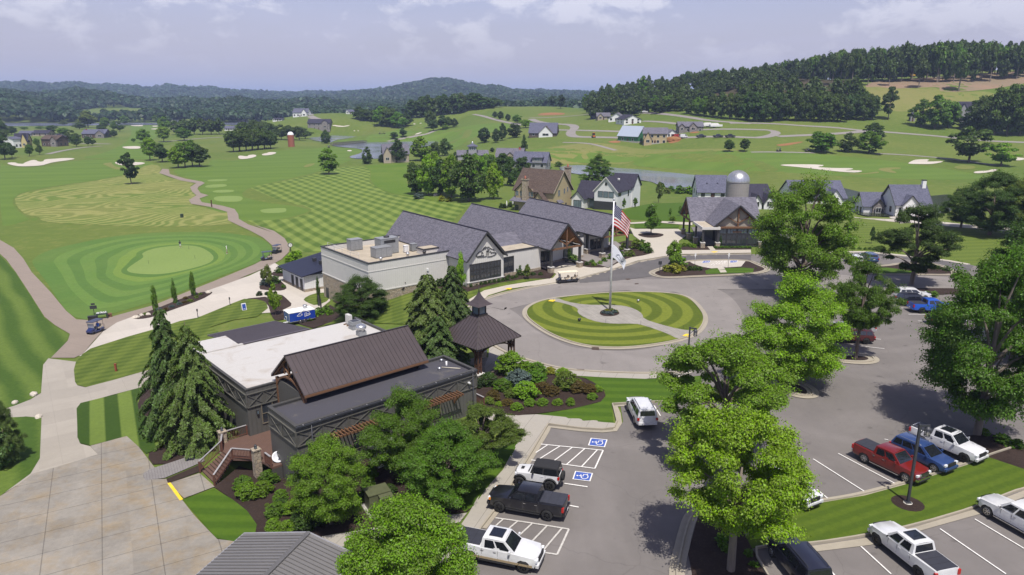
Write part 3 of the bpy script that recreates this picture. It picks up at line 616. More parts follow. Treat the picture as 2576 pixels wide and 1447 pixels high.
# centre island
CI="N 775,370 800,330 870,290 960,262 1080,240 1300,215 1600,190 1900,186 2150,200 2270,225 2350,275 2430,370 2452,430 2440,490 2390,560 2300,610 2150,655 1900,695 1700,712 1550,712 1380,700 1200,660 1000,580 850,480 785,420"
def arcs(name, light, dark, c, wd):
    n=N(name); v=n.coord('World'); x,y,_=n.sep(v); d=n.math('SQRT',n.math('ADD',n.math('POWER',n.math('SUBTRACT',x,c[0]),2),n.math('POWER',n.math('SUBTRACT',y,c[1]),2)))
    s=n.math('MULTIPLY_ADD',n.math('SINE',n.math('MULTIPLY',d,math.pi/wd)),2.2,.5); s=n.math('MINIMUM',n.math('MAXIMUM',s,0),1)
    nz=n.noise(v,2.5,5,.7); fine=n.noise(v,18,3,.7); f=n.math('ADD',n.math('MULTIPLY',s,.8),n.math('MULTIPLY',n.math('SUBTRACT',nz,.4),.6)); f=n.math('MINIMUM',n.math('MAXIMUM',f,0),1)
    col=n.mix(f,dark,light); k=n.math('ADD',.6,n.math('MULTIPLY',n.math('ADD',fine,nz),.4)); col=n.mix(1.0,col,n.comb(k,k,k),'MULTIPLY')
    return n.out(col,.9,bump=fine,bs=.3,spec=.15)
fc=G(1534,785)
patch('island_lawn',CI,arcs('grass_island',(.16,.19,.025),(.075,.105,.012),(fc.x-1,fc.y+1.5),1.45),17,sm=2,res=1.3,dz=.08)
kerb(CI,GR['kerb'],.2,.16,2,True,gutter=.6)
patch('island_path',"N 960,262 1070,245 1150,280 1330,312 1560,312 1700,320 1800,350 1870,395 1880,445 2050,500 2230,545 2395,560 2300,612 2215,640 2100,580 1900,510 1800,488 1600,492 1450,475 1330,435 1255,385 1270,345 1150,300",GR['stamp'],19,sm=1,res=1.3,dz=.09)
patch('flower_bed',"N 1465,395 1480,365 1560,345 1640,370 1660,395 1620,415 1560,423 1490,415",GR['mulch'],21,sm=2,res=1,dz=.09)
for s_ in ("N 980,278 1005,265 1055,266 1035,284","N 2245,605 2280,588 2320,590 2300,618","N 575,158 600,148 645,148 630,162","G 2190,932 2230,928 2265,932 2225,940"): patch('yellow_marking',s_,GR['yel'],23,res=1,dz=.1 if s_.startswith('N 9') or s_.startswith('N 2') else 0)
patch('storm_drain',"N 1390,705 1460,708 1465,735 1395,730",GR['iron'],22,res=1); patch('storm_drain',"N 1250,912 1325,916 1320,930 1262,927",GR['iron'],23,res=1)
patch('storm_drain',"G 1385,1188 1425,1183 1440,1192 1405,1198",GR['iron'],22,res=1); patch('storm_drain',"G 1475,1230 1510,1228 1515,1236 1480,1238",GR['iron'],22,res=1)
# south pavement of the circle + lawn + bed
patch('pavement',"N 430,690 620,770 820,830 1020,885 1200,915 1500,935 1900,950 2200,940 S 250,260 400,240 420,300 270,350 0,358 N 1900,1005 1500,990 1250,975 1050,945 850,890 700,860 560,830 480,900 400,960 380,890 420,800",GR['walk'],19,res=1.5)
patch('lawn',"N 1250,978 1500,992 1900,1005 2150,1003 S 0,358 300,350 500,330 500,560 110,580 20,580 N 1600,1232 1580,1240 1600,1420 1300,1400 1020,1352 880,1340 1200,1290 1450,1230 1520,1180 1520,1120 1450,1060 1340,1000",GR['stre'],18,res=1.5)
patch('mulch_bed',"N 300,1000 480,930 600,900 700,860 900,905 1050,950 1280,985 1400,1030 1500,1100 1525,1160 1480,1220 1200,1290 900,1330 700,1350 560,1330 380,1270 280,1240 270,1000",GR['mulch'],19,sm=0,res=1.2)
patch('pavement',"L 215,258 275,235 380,275 480,297 680,288 900,310 1120,335 1240,352 1235,385 1150,395 1000,388 850,370 755,360 640,560 500,790 370,985 270,1115 180,1260 60,1500 -100,1500 60,1180 180,1010 240,900 430,690 575,410 480,370 340,330",GR['walk'],18,res=1.3)
patch('pavement',"K 780,1092 1400,990 1500,960 1900,900 2150,870 2080,960 1600,1040 1100,1190 850,1200",GR['walk'],20,res=1.2)
KP="L 180,1260 270,1115 370,985 500,790 640,560 757,361 850,373 1000,392 1150,400 1235,388 1255,340 1240,280 1222,215 1400,205 1600,195"
kerb(KP,GR['kerb'],.16,.15,0); ribbon('gutter',"L 290,1115 390,985 520,790 660,560 768,378 850,387 1000,405 1150,413 1240,405 1275,350 1265,280 1245,228 1400,218",.45,GR['kerb'],19,0)
kerb("N 270,420 330,560 450,690 620,778 820,838 1020,893 1200,923 1500,943 1900,957 2250,945",GR['kerb'],.16,.13,2,gutter=.5)
kerb("N 240,330 330,270 500,210 700,165 850,130 1080,95 G 960,1185 1250,1105 1500,1025 1750,983 1920,960 2572,950",GR['kerb'],.16,.13,1,gutter=.5)
kerb("H 300,955 1000,925 1290,950 1800,1005 2050,1050",GR['walk2'],1.2,.08,1)
# median with trees (south-east)
MEDT="S 1230,230 1350,380 1500,430 1560,490 1530,530 1400,520 1300,480 1150,380 1100,300"
patch('mulch_bed',MEDT,GR['mulch'],18,sm=1,res=1.2); kerb(MEDT,GR['kerb'],.18,.15,2,True,gutter=.6)
ME2="S 1720,180 1850,120 2000,130 2110,155 2130,190 2050,210 1850,200"
patch('mulch_bed',ME2,GR['mulch'],18,sm=1,res=1.2); kerb(ME2,GR['kerb'],.18,.15,2,True,gutter=.6)
patch('lawn',"M 150,1250 300,1130 560,1062 800,1022 1020,962 1350,857 1460,812 1540,790 1659,760 2000,640 2200,700 1900,900 1659,985 1600,1000 1400,1085 1080,1180 820,1235 500,1285 280,1295 190,1310",GR['strm'],18,res=1.4)
patch('mulch_bed',"M 1340,700 1480,690 1659,735 1900,760 1800,850 1659,880 1450,810",GR['mulch'],19,res=1.4)
patch('mulch_bed',"L 1850,1000 1960,1000 M 0,1100 150,1230 190,1310 280,1447 300,1700 -200,1700 L 1800,1447 1770,1300",GR['mulch'],19,res=1.4)
kerb("M 520,1062 700,1036 830,1008 1010,958 1350,853 1460,808 1560,775 1659,745",GR['kerb'],.16,.15,2,gutter=.4)
kerb("M 300,1500 190,1312 280,1297 500,1288 820,1238 1080,1183 1400,1088 1600,1003 1659,988 1900,905",GR['kerb'],.16,.15,1)
patch('gutter',"M 480,1300 820,1250 1080,1190 1400,1095 1659,995 1659,1030 1430,1120 1090,1215 830,1290 500,1330",GR['kerb'],18,res=1.5)
kerb("L 1690,1500 1690,1400 1760,1100 1800,1010 1850,990",GR['kerb'],.16,.15,1,gutter=.5)
patch('mulch_bed',"M 1000,980 1080,1060 1090,1085 1020,1100 970,1075 960,1050 1000,1040",GR['mulch'],20,sm=2,res=1) if 0 else None
q_=W("M 1030,1065")[0]; patch('mulch_bed',[Vector((q_.x+1.15*math.cos(a/16*6.283),q_.y+1.15*math.sin(a/16*6.283),0)) for a in range(16)],GR['mulch'],20,res=.8)
# ---------- road paint ----------
def line(s, w=.1, m='wline', lay=20): return ribbon('road_marking',s,w,GR[m],lay,0)
for s_ in ("M 520,825 795,1000","M 655,795 960,957","M 540,990 598,1038","M 905,718 925,722","M 1392,1150 1659,1310","M 1205,1203 1560,1447","M 778,1298 940,1447","M 532,1330 640,1460","M 985,9 1050,11","M 1035,43 1130,44","M 1090,79 1140,80","M 1140,115 1250,120","M 845,175 885,178","M 720,208 905,229","R 1010,878 1135,882","R 1120,958 1440,963","R 1240,1043 1360,1048","R 1370,1128 1820,1133","R 950,800 1090,803","L 1525,225 1570,300"): line(s_,.11)
line("L 875,790 1042,815",.13); line("L 912,950 978,963",.13)
def hatch(a,b,c,d,n,m,w):
    """a-b and d-c are the long sides of the zone"""
    A,B,C_,D_=[W(t)[0] for t in (a,b,c,d)]
    for p,q in ((A,B),(B,C_),(C_,D_)): ribbon('road_marking',[p,q],w,GR[m],20,0)
    for k in range(n):
        t=(k+.55)/n; s=t*1.18-.28
        p=A.lerp(B,t); q=D_.lerp(C_,s)
        if s<0: q=p.lerp(q,t/(t-s)*.8) if t>s else q; 
        if s<0: q=A.lerp(D_,.55) if k==0 else q
        ribbon('road_marking',[p,q],w*.9,GR[m],20,0)
hatch("L 705,505","L 1155,550","L 1095,682","L 635,620",5,'wline',.12)
hatch("L 375,1040","L 907,1122","L 822,1306","L 290,1230",5,'wlineold',.14)
hatch("G 2230,1010","G 2350,1008","G 2290,1075","G 2150,1078",5,'wline',.1)
def hcap(s, lay=20):
    q=W(s); c=sum(q,Vector())/4; patch('road_marking',q,GR['wline'],lay,res=1)
    patch('road_marking',[c+(p-c)*.87 for p in q],GR['blue'],lay+1,res=1)
    ex=(q[1]-q[0]); ey=(q[3]-q[0])
    def m(x,y): return q[0]+ex*x+ey*y
    def stroke(pts,w): ribbon('road_marking',[m(*p) for p in pts],w,GR['wline'],lay+2,0)
    L=ex.length; w=L*.055
    # wheelchair symbol, head towards q0-q3 side
    patch('road_marking',[m(.2+.05*math.cos(t/10*6.283),.52+.07*math.sin(t/10*6.283)) for t in range(10)],GR['wline'],lay+2,res=1)
    stroke([(.28,.5),(.52,.5),(.52,.3),(.74,.24)],w); stroke([(.38,.5),(.38,.34)],w*.8); stroke([(.72,.26),(.74,.16)],w*.8)
    stroke([(.6+.19*math.cos(a),.53+.27*math.sin(a)) for a in [R(t) for t in range(-60,190,22)]],w*.85)
hcap("L 1065,460 1187,473 1168,528 1045,514"); hcap("L 952,700 1082,716 1062,776 932,760")
hcap("G 2125,1018 2195,1016 2180,1034 2105,1037",22); hcap("G 2375,1016 2450,1014 2440,1032 2370,1035",22)
# ---------- foliage ----------
def leaf_material():
    n=N('leaves'); oi=n.new('ShaderNodeObjectInfo'); ge=n.new('ShaderNodeNewGeometry')
    rpi=ge.outputs['Random Per Island']; col=oi.outputs['Color']
    hsv=n.new('ShaderNodeHueSaturation',{'Color':col,'Hue':n.math('ADD',.485,n.math('ADD',n.math('MULTIPLY',rpi,.028),n.math('MULTIPLY',oi.outputs['Random'],.012))),
        'Saturation':n.math('ADD',.86,n.math('MULTIPLY',rpi,.2)),'Value':n.math('ADD',.6,n.math('ADD',n.math('MULTIPLY',rpi,.72),n.math('MULTIPLY',oi.outputs['Random'],.14)))}).outputs[0]
    nz=n.noise(n.coord('Object'),2.6,2,.5); k=n.math('MULTIPLY',n.math('ADD',.72,n.math('MULTIPLY',nz,.56)),n.math('ADD',.5,n.noise(n.coord('Object'),.045,3,.7))); hsv=n.mix(1.0,hsv,n.comb(k,k,k),'MULTIPLY')
    d=n.new('ShaderNodeBsdfDiffuse',{'Color':hsv}); tr=n.new('ShaderNodeBsdfTranslucent',{'Color':n.mix(1.0,hsv,(1.1,1.18,.5),'MULTIPLY')})
    gl=n.new('ShaderNodeBsdfGlossy',{'Color':(.5,.55,.5,1),'Roughness':.5})
    m1=n.new('ShaderNodeMixShader',{0:.32,1:d.outputs[0],2:tr.outputs[0]}); m2=n.new('ShaderNodeMixShader',{0:.035,1:m1.outputs[0],2:gl.outputs[0]})
    n.t.links.new(m2.outputs[0],n.n['Material Output'].inputs[0]); n.n.remove(n.b); return n.m
LEAF=leaf_material()
def bark_mat(name,c):
    n=N(name); v=n.coord('Object'); f=n.noise(n.vscale(v,(14,14,3)),1.0,5,.7); return n.out(n.ramp(f,[(.3,tuple(x*.55 for x in c)),(.7,c)]),.95,bump=f,bs=.6)
BARK=bark_mat('bark',(.16,.125,.1)); BARKL=bark_mat('pale_bark',(.24,.2,.165))
SHAPES=dict( # profile (z,r), clumps, clump radius, flatness
 broad=([(.10,.25),(.2,.72),(.38,1),(.58,.93),(.78,.66),(.93,.3),(1,.08)],64,.27,.75),
 round=([(.16,.3),(.28,.8),(.45,1),(.65,.96),(.82,.72),(.94,.38),(1,.1)],52,.27,.8),
 oak=([(.22,.25),(.33,.75),(.5,1),(.68,.92),(.85,.62),(.96,.28),(1,.08)],44,.3,.75),
 airy=([(.2,.2),(.3,.6),(.5,.95),(.7,1),(.86,.72),(.97,.35),(1,.1)],40,.24,.7),
 tall=([(.42,.25),(.5,.7),(.66,1),(.8,.9),(.92,.55),(1,.12)],26,.36,.85),
 high=([(.36,.3),(.43,.78),(.54,1),(.7,.95),(.83,.7),(.94,.36),(1,.1)],60,.25,.75),
 dense=([(.0,.55),(.12,.86),(.32,1),(.55,.94),(.76,.74),(.92,.4),(1,.1)],90,.24,.9),
 column=([(.03,.55),(.15,.85),(.4,1),(.65,.95),(.85,.66),(1,.12)],46,.42,1.0),
 small=([(.25,.25),(.38,.8),(.55,1),(.75,.8),(.92,.4),(1,.1)],24,.34,.85),
 pineb=([(.05,.5),(.15,.95),(.35,1),(.55,.8),(.75,.52),(.9,.25),(1,.05)],70,.24,.7))
def prof_r(pr, z): return np.interp(z,[p[0] for p in pr],[p[1] for p in pr])
CROWN={}
LOD=dict(near=(135000,.0215),mid=(6500,.1),far=(1500,.19),fore=(520,.34),shrub=(4200,.1),shrubm=(420,.3),ball=(150000,.021),col=(1500,.2))
def quads(pos, nrm, size, rg, asp=1.35, droop=None):
    n=len(pos); nrm=nrm/np.maximum(np.linalg.norm(nrm,axis=1,keepdims=True),1e-6)
    t=rg.normal(size=(n,3)); t-=nrm*np.sum(t*nrm,1,keepdims=True); t/=np.maximum(np.linalg.norm(t,axis=1,keepdims=True),1e-6); b=np.cross(nrm,t)
    s=(size*(.65+.7*rg.random(n)))[:,None]
    V=np.stack([pos-t*s*.5*asp, pos-b*s*.42+nrm*s*.1, pos+t*s*.5*asp, pos+b*s*.42+nrm*s*.1],1).reshape(-1,3)
    return V, np.arange(n*4).reshape(n,4)
def crown_mesh(shape, lod, seed):
    key=(shape,lod,seed)
    if key in CROWN: return CROWN[key]
    rg=np.random.default_rng(seed*17+sum(map(ord,shape+lod))); pr,K,cr,fl=SHAPES[shape]; nl,ls=LOD[lod]
    if lod in('near','ball') : K=int(K*(3.0 if lod=='near' else 4.5)); cr*=.54
    if lod=='fore': K=int(K*.55); cr*=1.15
    zs=rg.random(K*6); keep=rg.random(K*6)<prof_r(pr,zs)*1.0; zs=zs[keep][:K]
    zs=np.clip(zs,pr[0][0]+.02,.97); K=len(zs)
    a=rg.random(K)*6.283; rr=prof_r(pr,zs)*(.35+.62*np.sqrt(rg.random(K)))
    lob=1+.13*np.sin(a*2+seed)+.1*np.sin(a*3+seed*2.1+zs*5)+(.17*np.sin(a*5+zs*9+seed)*np.sin(zs*13+seed*1.7+a*2) if lod=='near' else 0); rr*=lob
    rr=np.maximum(rr-cr*.45,0)
    Cn=np.stack([rr*np.cos(a),rr*np.sin(a),zs*2],1)
    per=np.maximum((nl*(.6+.8*rg.random(K))/K).astype(int),3)
    ci=np.repeat(np.arange(K),per); n=len(ci); rad=(cr*(.7+.6*rg.random(K)))[ci]
    d=rg.normal(size=(n,3)); d/=np.linalg.norm(d,axis=1,keepdims=True); d[:,2]=np.where(d[:,2]<-.35,-d[:,2]*.6,d[:,2])
    q=((.3+.85*rg.random(n)**.6) if lod in('near','ball') else (.55+.5*rg.random(n)))[:,None]*rad[:,None]*d; q[:,2]*=fl
    pos=Cn[ci]+q
    if lod=='near':
        sp_=rg.random(n)<.1; e_=(1.03+.14*rg.random(K))[ci][:,None]; pos=np.where(sp_[:,None],(pos-np.array([0,0,.9]))*e_+np.array([0,0,.9]),pos)
    nrm=d*.8+np.array([0,0,.55])+rg.normal(size=(n,3))*.45
    V,F_=quads(pos,nrm,np.full(n,ls),rg)
    me=np_mesh('crown_'+shape,V,F_,LEAF); CROWN[key]=(me,Cn,pr); return CROWN[key]
TRUNK={}
def trunk_mesh(shape, seed, Cn, pr, limbs, mat, thick=.055):
    key=(shape,seed,limbs,mat.name,thick)
    if key in TRUNK: return TRUNK[key]
    b=mb(mat); rr=random.Random(seed); top=1.35 if shape not in('column','pineb') else 1.8
    b.tube([(0,0,-.12),(0,0,.02),(rr.uniform(-.02,.02),rr.uniform(-.02,.02),pr[0][0]*2+.1),(rr.uniform(-.05,.05),rr.uniform(-.05,.05),top)],[thick*1.5,thick*1.05,thick*.85,thick*.2],8)
    o=sorted(range(len(Cn)),key=lambda i:rr.random())[:limbs]
    for i in o:
        c=Cn[i]; z0=max(pr[0][0]*2*.8,min(c[2]*.6,1.1)); m=Vector((c[0]*.45,c[1]*.45,z0+(c[2]-z0)*.6))
        b.tube([(0,0,z0),m,(c[0],c[1],c[2])],[thick*.5,thick*.32,thick*.1],5,False)
    TRUNK[key]=b.mesh('trunk_'+shape); return TRUNK[key]
CTINT=dict(lime=(.19,.31,.01),limey=(.2,.335,.012),mid=(.1,.185,.012),midl=(.15,.25,.012),dark=(.06,.105,.016),deep=(.04,.07,.016),oak=(.072,.11,.016),forest=(.058,.1,.02),
   olive=(.13,.18,.022),con=(.085,.135,.03),conl=(.125,.175,.036),blue=(.1,.14,.13),purple=(.035,.018,.022),yel=(.26,.26,.02),wil=(.13,.165,.03),rust=(.11,.075,.018))
_sd=[0]
def tree(shape, lod, base, h, hw, tint='mid', label=None, group=None, name='tree', cat='tree', limbs=None, seeds=3, rot=None, bark=None, thick=.055):
    _sd[0]+=1; seed=_sd[0]%seeds; me,Cn,pr=crown_mesh(shape,lod,seed)
    root=thing(name,label,cat,base,rnd.uniform(0,6.28) if rot is None else rot,group); root.scale=(hw,hw,h/2)
    if limbs is None: limbs={'near':16,'mid':7,'far':3,'fore':0,'ball':6,'col':0,'shrub':0}.get(lod,0)
    o=add('trunk',trunk_mesh(shape,seed,Cn,pr,limbs,bark or BARK,thick),root)
    c=add('crown',me,root); t=CTINT[tint]; k=rnd.uniform(.88,1.12); c.color=(t[0]*k*rnd.uniform(.95,1.06),t[1]*k,t[2],1)
    return root
SC=.26709
MASS=[]
def tree_mass(shape, lod, base, h, hw, tint):
    me,Cn,pr=crown_mesh(shape,lod,rnd.randrange(3)); n=len(me.vertices); V=np.empty(n*3,np.float32); me.vertices.foreach_get('co',V); V=V.reshape(-1,3)
    a=rnd.uniform(0,6.28); ca,sa=math.cos(a),math.sin(a)
    MASS.append(np.stack([(V[:,0]*ca-V[:,1]*sa)*hw+base.x,(V[:,0]*sa+V[:,1]*ca)*hw+base.y,V[:,2]*h/2+base.z],1))
def crowd(ind, *a, **k):
    if ind: tree(*a,**k)
    else: tree_mass(*a[:6])
def ptree(c, xb, yb, yt, hwc, tint='mid', shape='oak', lod='mid', label=None, group=None, name='tree', cat='tree', xc=None, **kw):
    """tree whose foot is at crop pixel (xb,yb), top at yt, half width hwc (crop pixels)"""
    u,v=Q(c,xb,yb); s=(CR[c][2] if c!='Z' and len(CR[c])>2 else .31104)*.85867 if c!='Z' else 1.0
    p=T(u,v); 
    if p is None: print('tree off ground',c,xb,yb); return
    top=Yp(*Q(c,xb if xc is None else xc,yt),p.y); zd=p.y*CP+(HC-p.z)*SP
    hw=hwc*s*zd/FPX; h=max(top.z-p.z,.6)
    return tree(shape,lod,p,h,hw,tint,label,group,name,cat,**kw)
# --- near trees
ptree('K',870,970,155,375,'midl','broad','near','young broad tree with a bright green crown beside the green utility box',xc=860)
ptree('Z',1020,1200,985,98,'mid','broad','near','leafy green tree close against the dark wall with pergola awnings')
ptree('K',1965,750,40,450,'mid','broad','near','wide green tree whose crown reaches over the lot pavement by the pickup')
ptree('Z',1212,1165,1030,95,'olive','airy','near','fine leaved olive tree at the right end of the dark building')
ptree('Z',1045,1640,1266,190,'midl','dense','ball','dense rounded yellow green tree at the lower edge by the white and gold pickup')
ptree('M',75,1425,575,395,'limey','high','near','bright yellow green tree nearest the drive lane in the mulch median',xc=60,bark=BARKL)
ptree('Z',1812,1165,862,178,'midl','airy','near','loose crowned tree with bare twigs showing, between the white wagon and the bright yellow tree')
ptree('S',1330,400,-600,500,'lime','broad','near','large lime green tree in the median tip by the open asphalt',bark=BARKL)
ptree('Z',2012,745,455,125,'midl','round','near','tall rounded green tree in front of the timber entry building')
ptree('S',1950,160,-730,290,'mid','high','near','dark green tree behind the lime one, over the maroon parked car')
ptree('H',1510,1240,520,380,'dark','airy','near','dark open crowned tree standing by the white wagon at the top row of the lot',bark=BARKL)
ptree('M',1405,690,-250,360,'mid','round','near','big green tree beside the white pickup in the front parking row',xc=1450,bark=BARKL)
ptree('Z',2545,905,600,120,'mid','broad','near','green tree at the frame edge hiding the black sedan')
ptree('Z',2640,800,540,150,'dark','round','near','dark tree behind the frame edge above the parking rows')
ptree('H',1975,700,330,190,'dark','round','near','dark shade tree left of the pair beside the lane past the white cottage')
ptree('H',2245,770,180,320,'dark','broad','near','broad dark shade tree with a leaning double trunk by the lane')
ptree('H',2560,790,140,300,'olive','broad','near','grey green shade tree at the frame edge by the lane')
ptree('F',1160,1225,850,290,'dark','dense','near','spreading multi stemmed tree below the cream clubhouse wall')
ptree('G',1630,772,500,92,'mid','small','mid','small round tree in the mulched circle of the entry court')
ptree('G',1835,1092,838,78,'midl','small','mid','young tree above yellow flowers on the kerbed island')
ptree('G',1130,300,0,150,'mid','pineb','near','large broad evergreen between the pond and the modern white house')
ptree('F',2095,992,640,52,'limey','small','mid','yellow green sapling in front of the gable window with the logo',thick=.04)
ptree('F',280,945,740,45,'wil','small','mid','thin sapling in the round bed before the small hut',thick=.03)
ptree('F',230,885,770,30,'wil','small','mid','thinner sapling at the back of the bed before the hut',thick=.03)
ptree('F',345,1205,920,62,'midl','oak','mid','young upright tree beside the blue trailer')
ptree('G',465,1190,1055,35,'olive','small','far','bare looking sapling in the bed by the covered entrance',thick=.03)
ptree('H',918,782,620,16,'dark','column','far','narrow young tree on the east slope, the taller of two')
ptree('H',1133,850,705,30,'dark','small','far','small round topped sapling on the east slope')
for x,y,t,w,l in ((1375,530,430,20,'small narrow tree at the front corner of the modern white house'),(1480,510,420,24,'small tree by the side wall of the modern white house'),(1812,592,520,18,'slim young tree on the lawn, left of a pair'),(1902,590,500,20,'slim young tree on the lawn nearest the timber porch'),(1832,658,595,36,'low round tree on the lawn below two slim ones'),(1702,462,285,42,'thin tree at the pond end beside the white house')):
    ptree('G',x,y,t,w,'mid' if w<40 else 'wil','small','far',l)
CYP='narrow upright evergreens in the gravel bed by the practice green'
for x,y,t,l in ((1468,1000,770,'narrow upright evergreen nearest the ball table'),(1652,930,735,'narrow upright evergreen in the middle of the bed by the practice green'),(1825,860,655,'narrow upright evergreen at the end of the bed closest to the golf carts')):
    ptree('E',x,y,t,27,'mid','column','col',l,CYP,name='upright_evergreen')
for c,x,y,t,w,l in (('F',755,1112,850,18,'slim columnar tree in the small lawn by the stone wall'),('F',1985,890,738,15,'slim dark columnar evergreen by the downspout of the cream wall'),('G',860,1015,880,19,'columnar evergreen in the covered entrance'),('G',2100,882,785,14,'left small columnar evergreen of the timber entry building'),('G',2282,882,785,14,'right small columnar evergreen of the timber entry building')):
    ptree(c,x,y,t,w,'dark','column','col',l,name='columnar_tree')
ptree('G',375,1132,975,48,'con','pineb','mid','small pyramidal conifer in the bed under the logo gable')
ptree('I',40,760,340,115,'conl','pineb','near','bushy conifer at the frame edge by the pale concrete drive')
ptree('I',-30,800,470,130,'con','pineb','mid','second bushy conifer at the frame edge')
# --- deodar style conifers: tiers of drooping sprays
def cedar_mesh(seed, n=30000):
    rg=np.random.default_rng(seed); P_=[];Nn=[]; b=mb(BARK)
    b.tube([(0,0,-.1),(0,0,.8),(0,0,1.98)],[.06,.045,.006],7)
    levels=24; 
    for i in range(levels):
        z=.05+1.9*(i/levels)**.95; L=(1-(i/levels))**.75*1.12+.08; nb=9 if i<levels*.6 else 6
        for k in range(nb):
            a=6.283*(k/nb)+i*2.4+rg.normal()*.2; l=L*(.6+.5*rg.random()); m=int(n/(levels*8)*max(l,.15)*1.5)
            t=np.sqrt(rg.random(m)); up=.2*l*np.sin(t*2.4)-.2*l*t*t
            side=(rg.random(m)-.5)*.42*l*(1-t*.5)
            x=np.cos(a)*t*l-np.sin(a)*side; y=np.sin(a)*t*l+np.cos(a)*side
            zz=z+up-np.abs(side)*.25-rg.random(m)*.03
            P_.append(np.stack([x,y,zz],1)); Nn.append(np.stack([np.cos(a)*.5+rg.normal(size=m)*.4,np.sin(a)*.5+rg.normal(size=m)*.4,.9+rg.normal(size=m)*.3],1))
            if i%2==0: b.tube([(0,0,z),(math.cos(a)*l*.5,math.sin(a)*l*.5,z+.05*l),(math.cos(a)*l*.9,math.sin(a)*l*.9,z-.12*l)],[.018,.01,.004],4,False)
    pos=np.concatenate(P_); nrm=np.concatenate(Nn); V,F_=quads(pos,nrm,np.full(len(pos),.042),rg,2.4)
    return np_mesh('cedar_crown',V,F_,LEAF), b.mesh('cedar_trunk')
CED=[cedar_mesh(3),cedar_mesh(8)]
def cedar(u,v,vt,hw,label,tint='con',i=0):
    p=T(u,v); top=Yp(u,vt,p.y); zd=p.y*CP+(HC-p.z)*SP; r=thing('conifer',label,'tree',p,rnd.uniform(0,6)); r.scale=(hw*zd/FPX,)*2+((top.z-p.z)/2,)
    add('trunk',CED[i][1],r); c=add('crown',CED[i][0],r); t=CTINT[tint]; c.color=(*t,1)
cedar(440,1080,765,74,'tall drooping cedar, left of the pair beside the dark clubhouse')
cedar(502,1118,806,82,'broader drooping cedar, front one of the pair beside the dark clubhouse','conl',1)
cedar(1140,858,660,58,'slender blue green cedar behind the pavilion','con',0)
cedar(1078,872,682,74,'looser pale cedar behind the white flat roof','conl',1)
cedar(1105,930,790,75,'low spreading cedar between pavilion and dark clubhouse','con',1)
# --- golf course and village trees
GA='scattered trees on the golf course'; HG='trees around the village houses'; RW='trees in the double row by the brick silo'
MID=[('A',50,860,650,85,'dark'),('A',115,845,705,50,'dark'),('A',280,830,715,45,'mid'),('A',375,815,720,36,'oak'),('A',720,740,640,56,'dark'),('A',830,735,640,36,'dark'),('A',875,730,655,28,'dark'),
 ('A',1355,705,575,72,'midl'),('A',1415,870,650,78,'midl'),('A',1530,885,720,88,'dark'),('A',1680,940,740,98,'midl'),('A',1745,935,690,100,'mid'),('A',1815,925,690,92,'mid'),('A',1880,930,720,100,'oak'),('A',1545,695,545,72,'midl'),('A',1552,600,465,56,'mid'),('A',1735,682,560,82,'mid'),('A',1258,698,660,25,'mid'),
 ('A',1130,600,515,42,'dark'),('A',1075,590,500,34,'mid'),('A',990,575,460,52,'mid'),('A',830,560,412,100,'wil'),('A',750,575,515,70,'oak'),('A',600,635,560,60,'mid'),('A',960,600,530,46,'dark'),('A',1075,655,580,38,'dark'),('A',490,615,535,52,'dark'),('A',20,640,480,62,'dark'),('A',110,625,550,58,'dark'),('A',40,670,575,50,'oak'),('A',1530,535,430,76,'dark'),('A',1180,535,445,50,'mid'),('A',1385,490,430,40,'oak'),('A',690,700,590,60,'oak'),('A',350,740,660,32,'mid'),('A',230,580,552,40,'mid'),('A',380,575,550,46,'mid'),('A',600,540,500,40,'wil')]
for i,m in enumerate(MID): ptree(*m,shape='oak',lod='mid' if m[3]<700 or m[2]>700 else 'far',label='leafy golf course tree in the scattered stand west of the brick silo',group=GA)
ptree('A',1238,1095,805,86,'deep','airy','mid','lone dark magnolia standing in the cut rough by the cart path')
ptree('B',848,1000,770,108,'midl','round','mid','lone bright tree at the far edge of the striped lawn')
ptree('B',820,708,588,50,'dark','dense','mid','round dark tree at the pond edge left of the footbridge')
ptree('B',1210,902,740,56,'dark','pineb','mid','dark conical tree on the lawn before the near pond')
ptree('B',1347,888,815,38,'deep','dense','mid','dark rounded shrub tree at the gable of the first village house')
ptree('C',435,785,630,38,'dark','pineb','mid','dark tall conifer beside the grey roofed houses')
for x in (2200,2255,2320,2380,2435,2495): ptree('A',x,790-(x-2200)*.1,580+rnd.uniform(-8,12),88,'oak','oak','mid','dark spreading tree in the row left of the brick silo',RW)
for x in (10,70,125,180,240,300): ptree('B',x,785-x*.1,575+rnd.uniform(-5,12)+max(0,x-200)*.3,82,'oak','oak','mid','dark spreading tree in the row left of the brick silo',RW)
for c,x,y,t in [('A',2300,610,505),('A',2400,600,495),('A',2500,590,505),('B',40,655,505),('B',130,655,500),('B',220,662,510),('B',300,668,520),('B',400,675,538),('B',480,676,540),('B',570,680,545),('B',625,665,572)]: ptree(c,x,y,t,72,'oak','oak','mid','tree in the second row behind the brick silo',RW)
for x in (1660,1740,1830,1910,1990,2065): ptree('A',x,625,480+rnd.uniform(-8,25),66,'oak','oak','far','tree of the dark clump by the white far silo',GA)
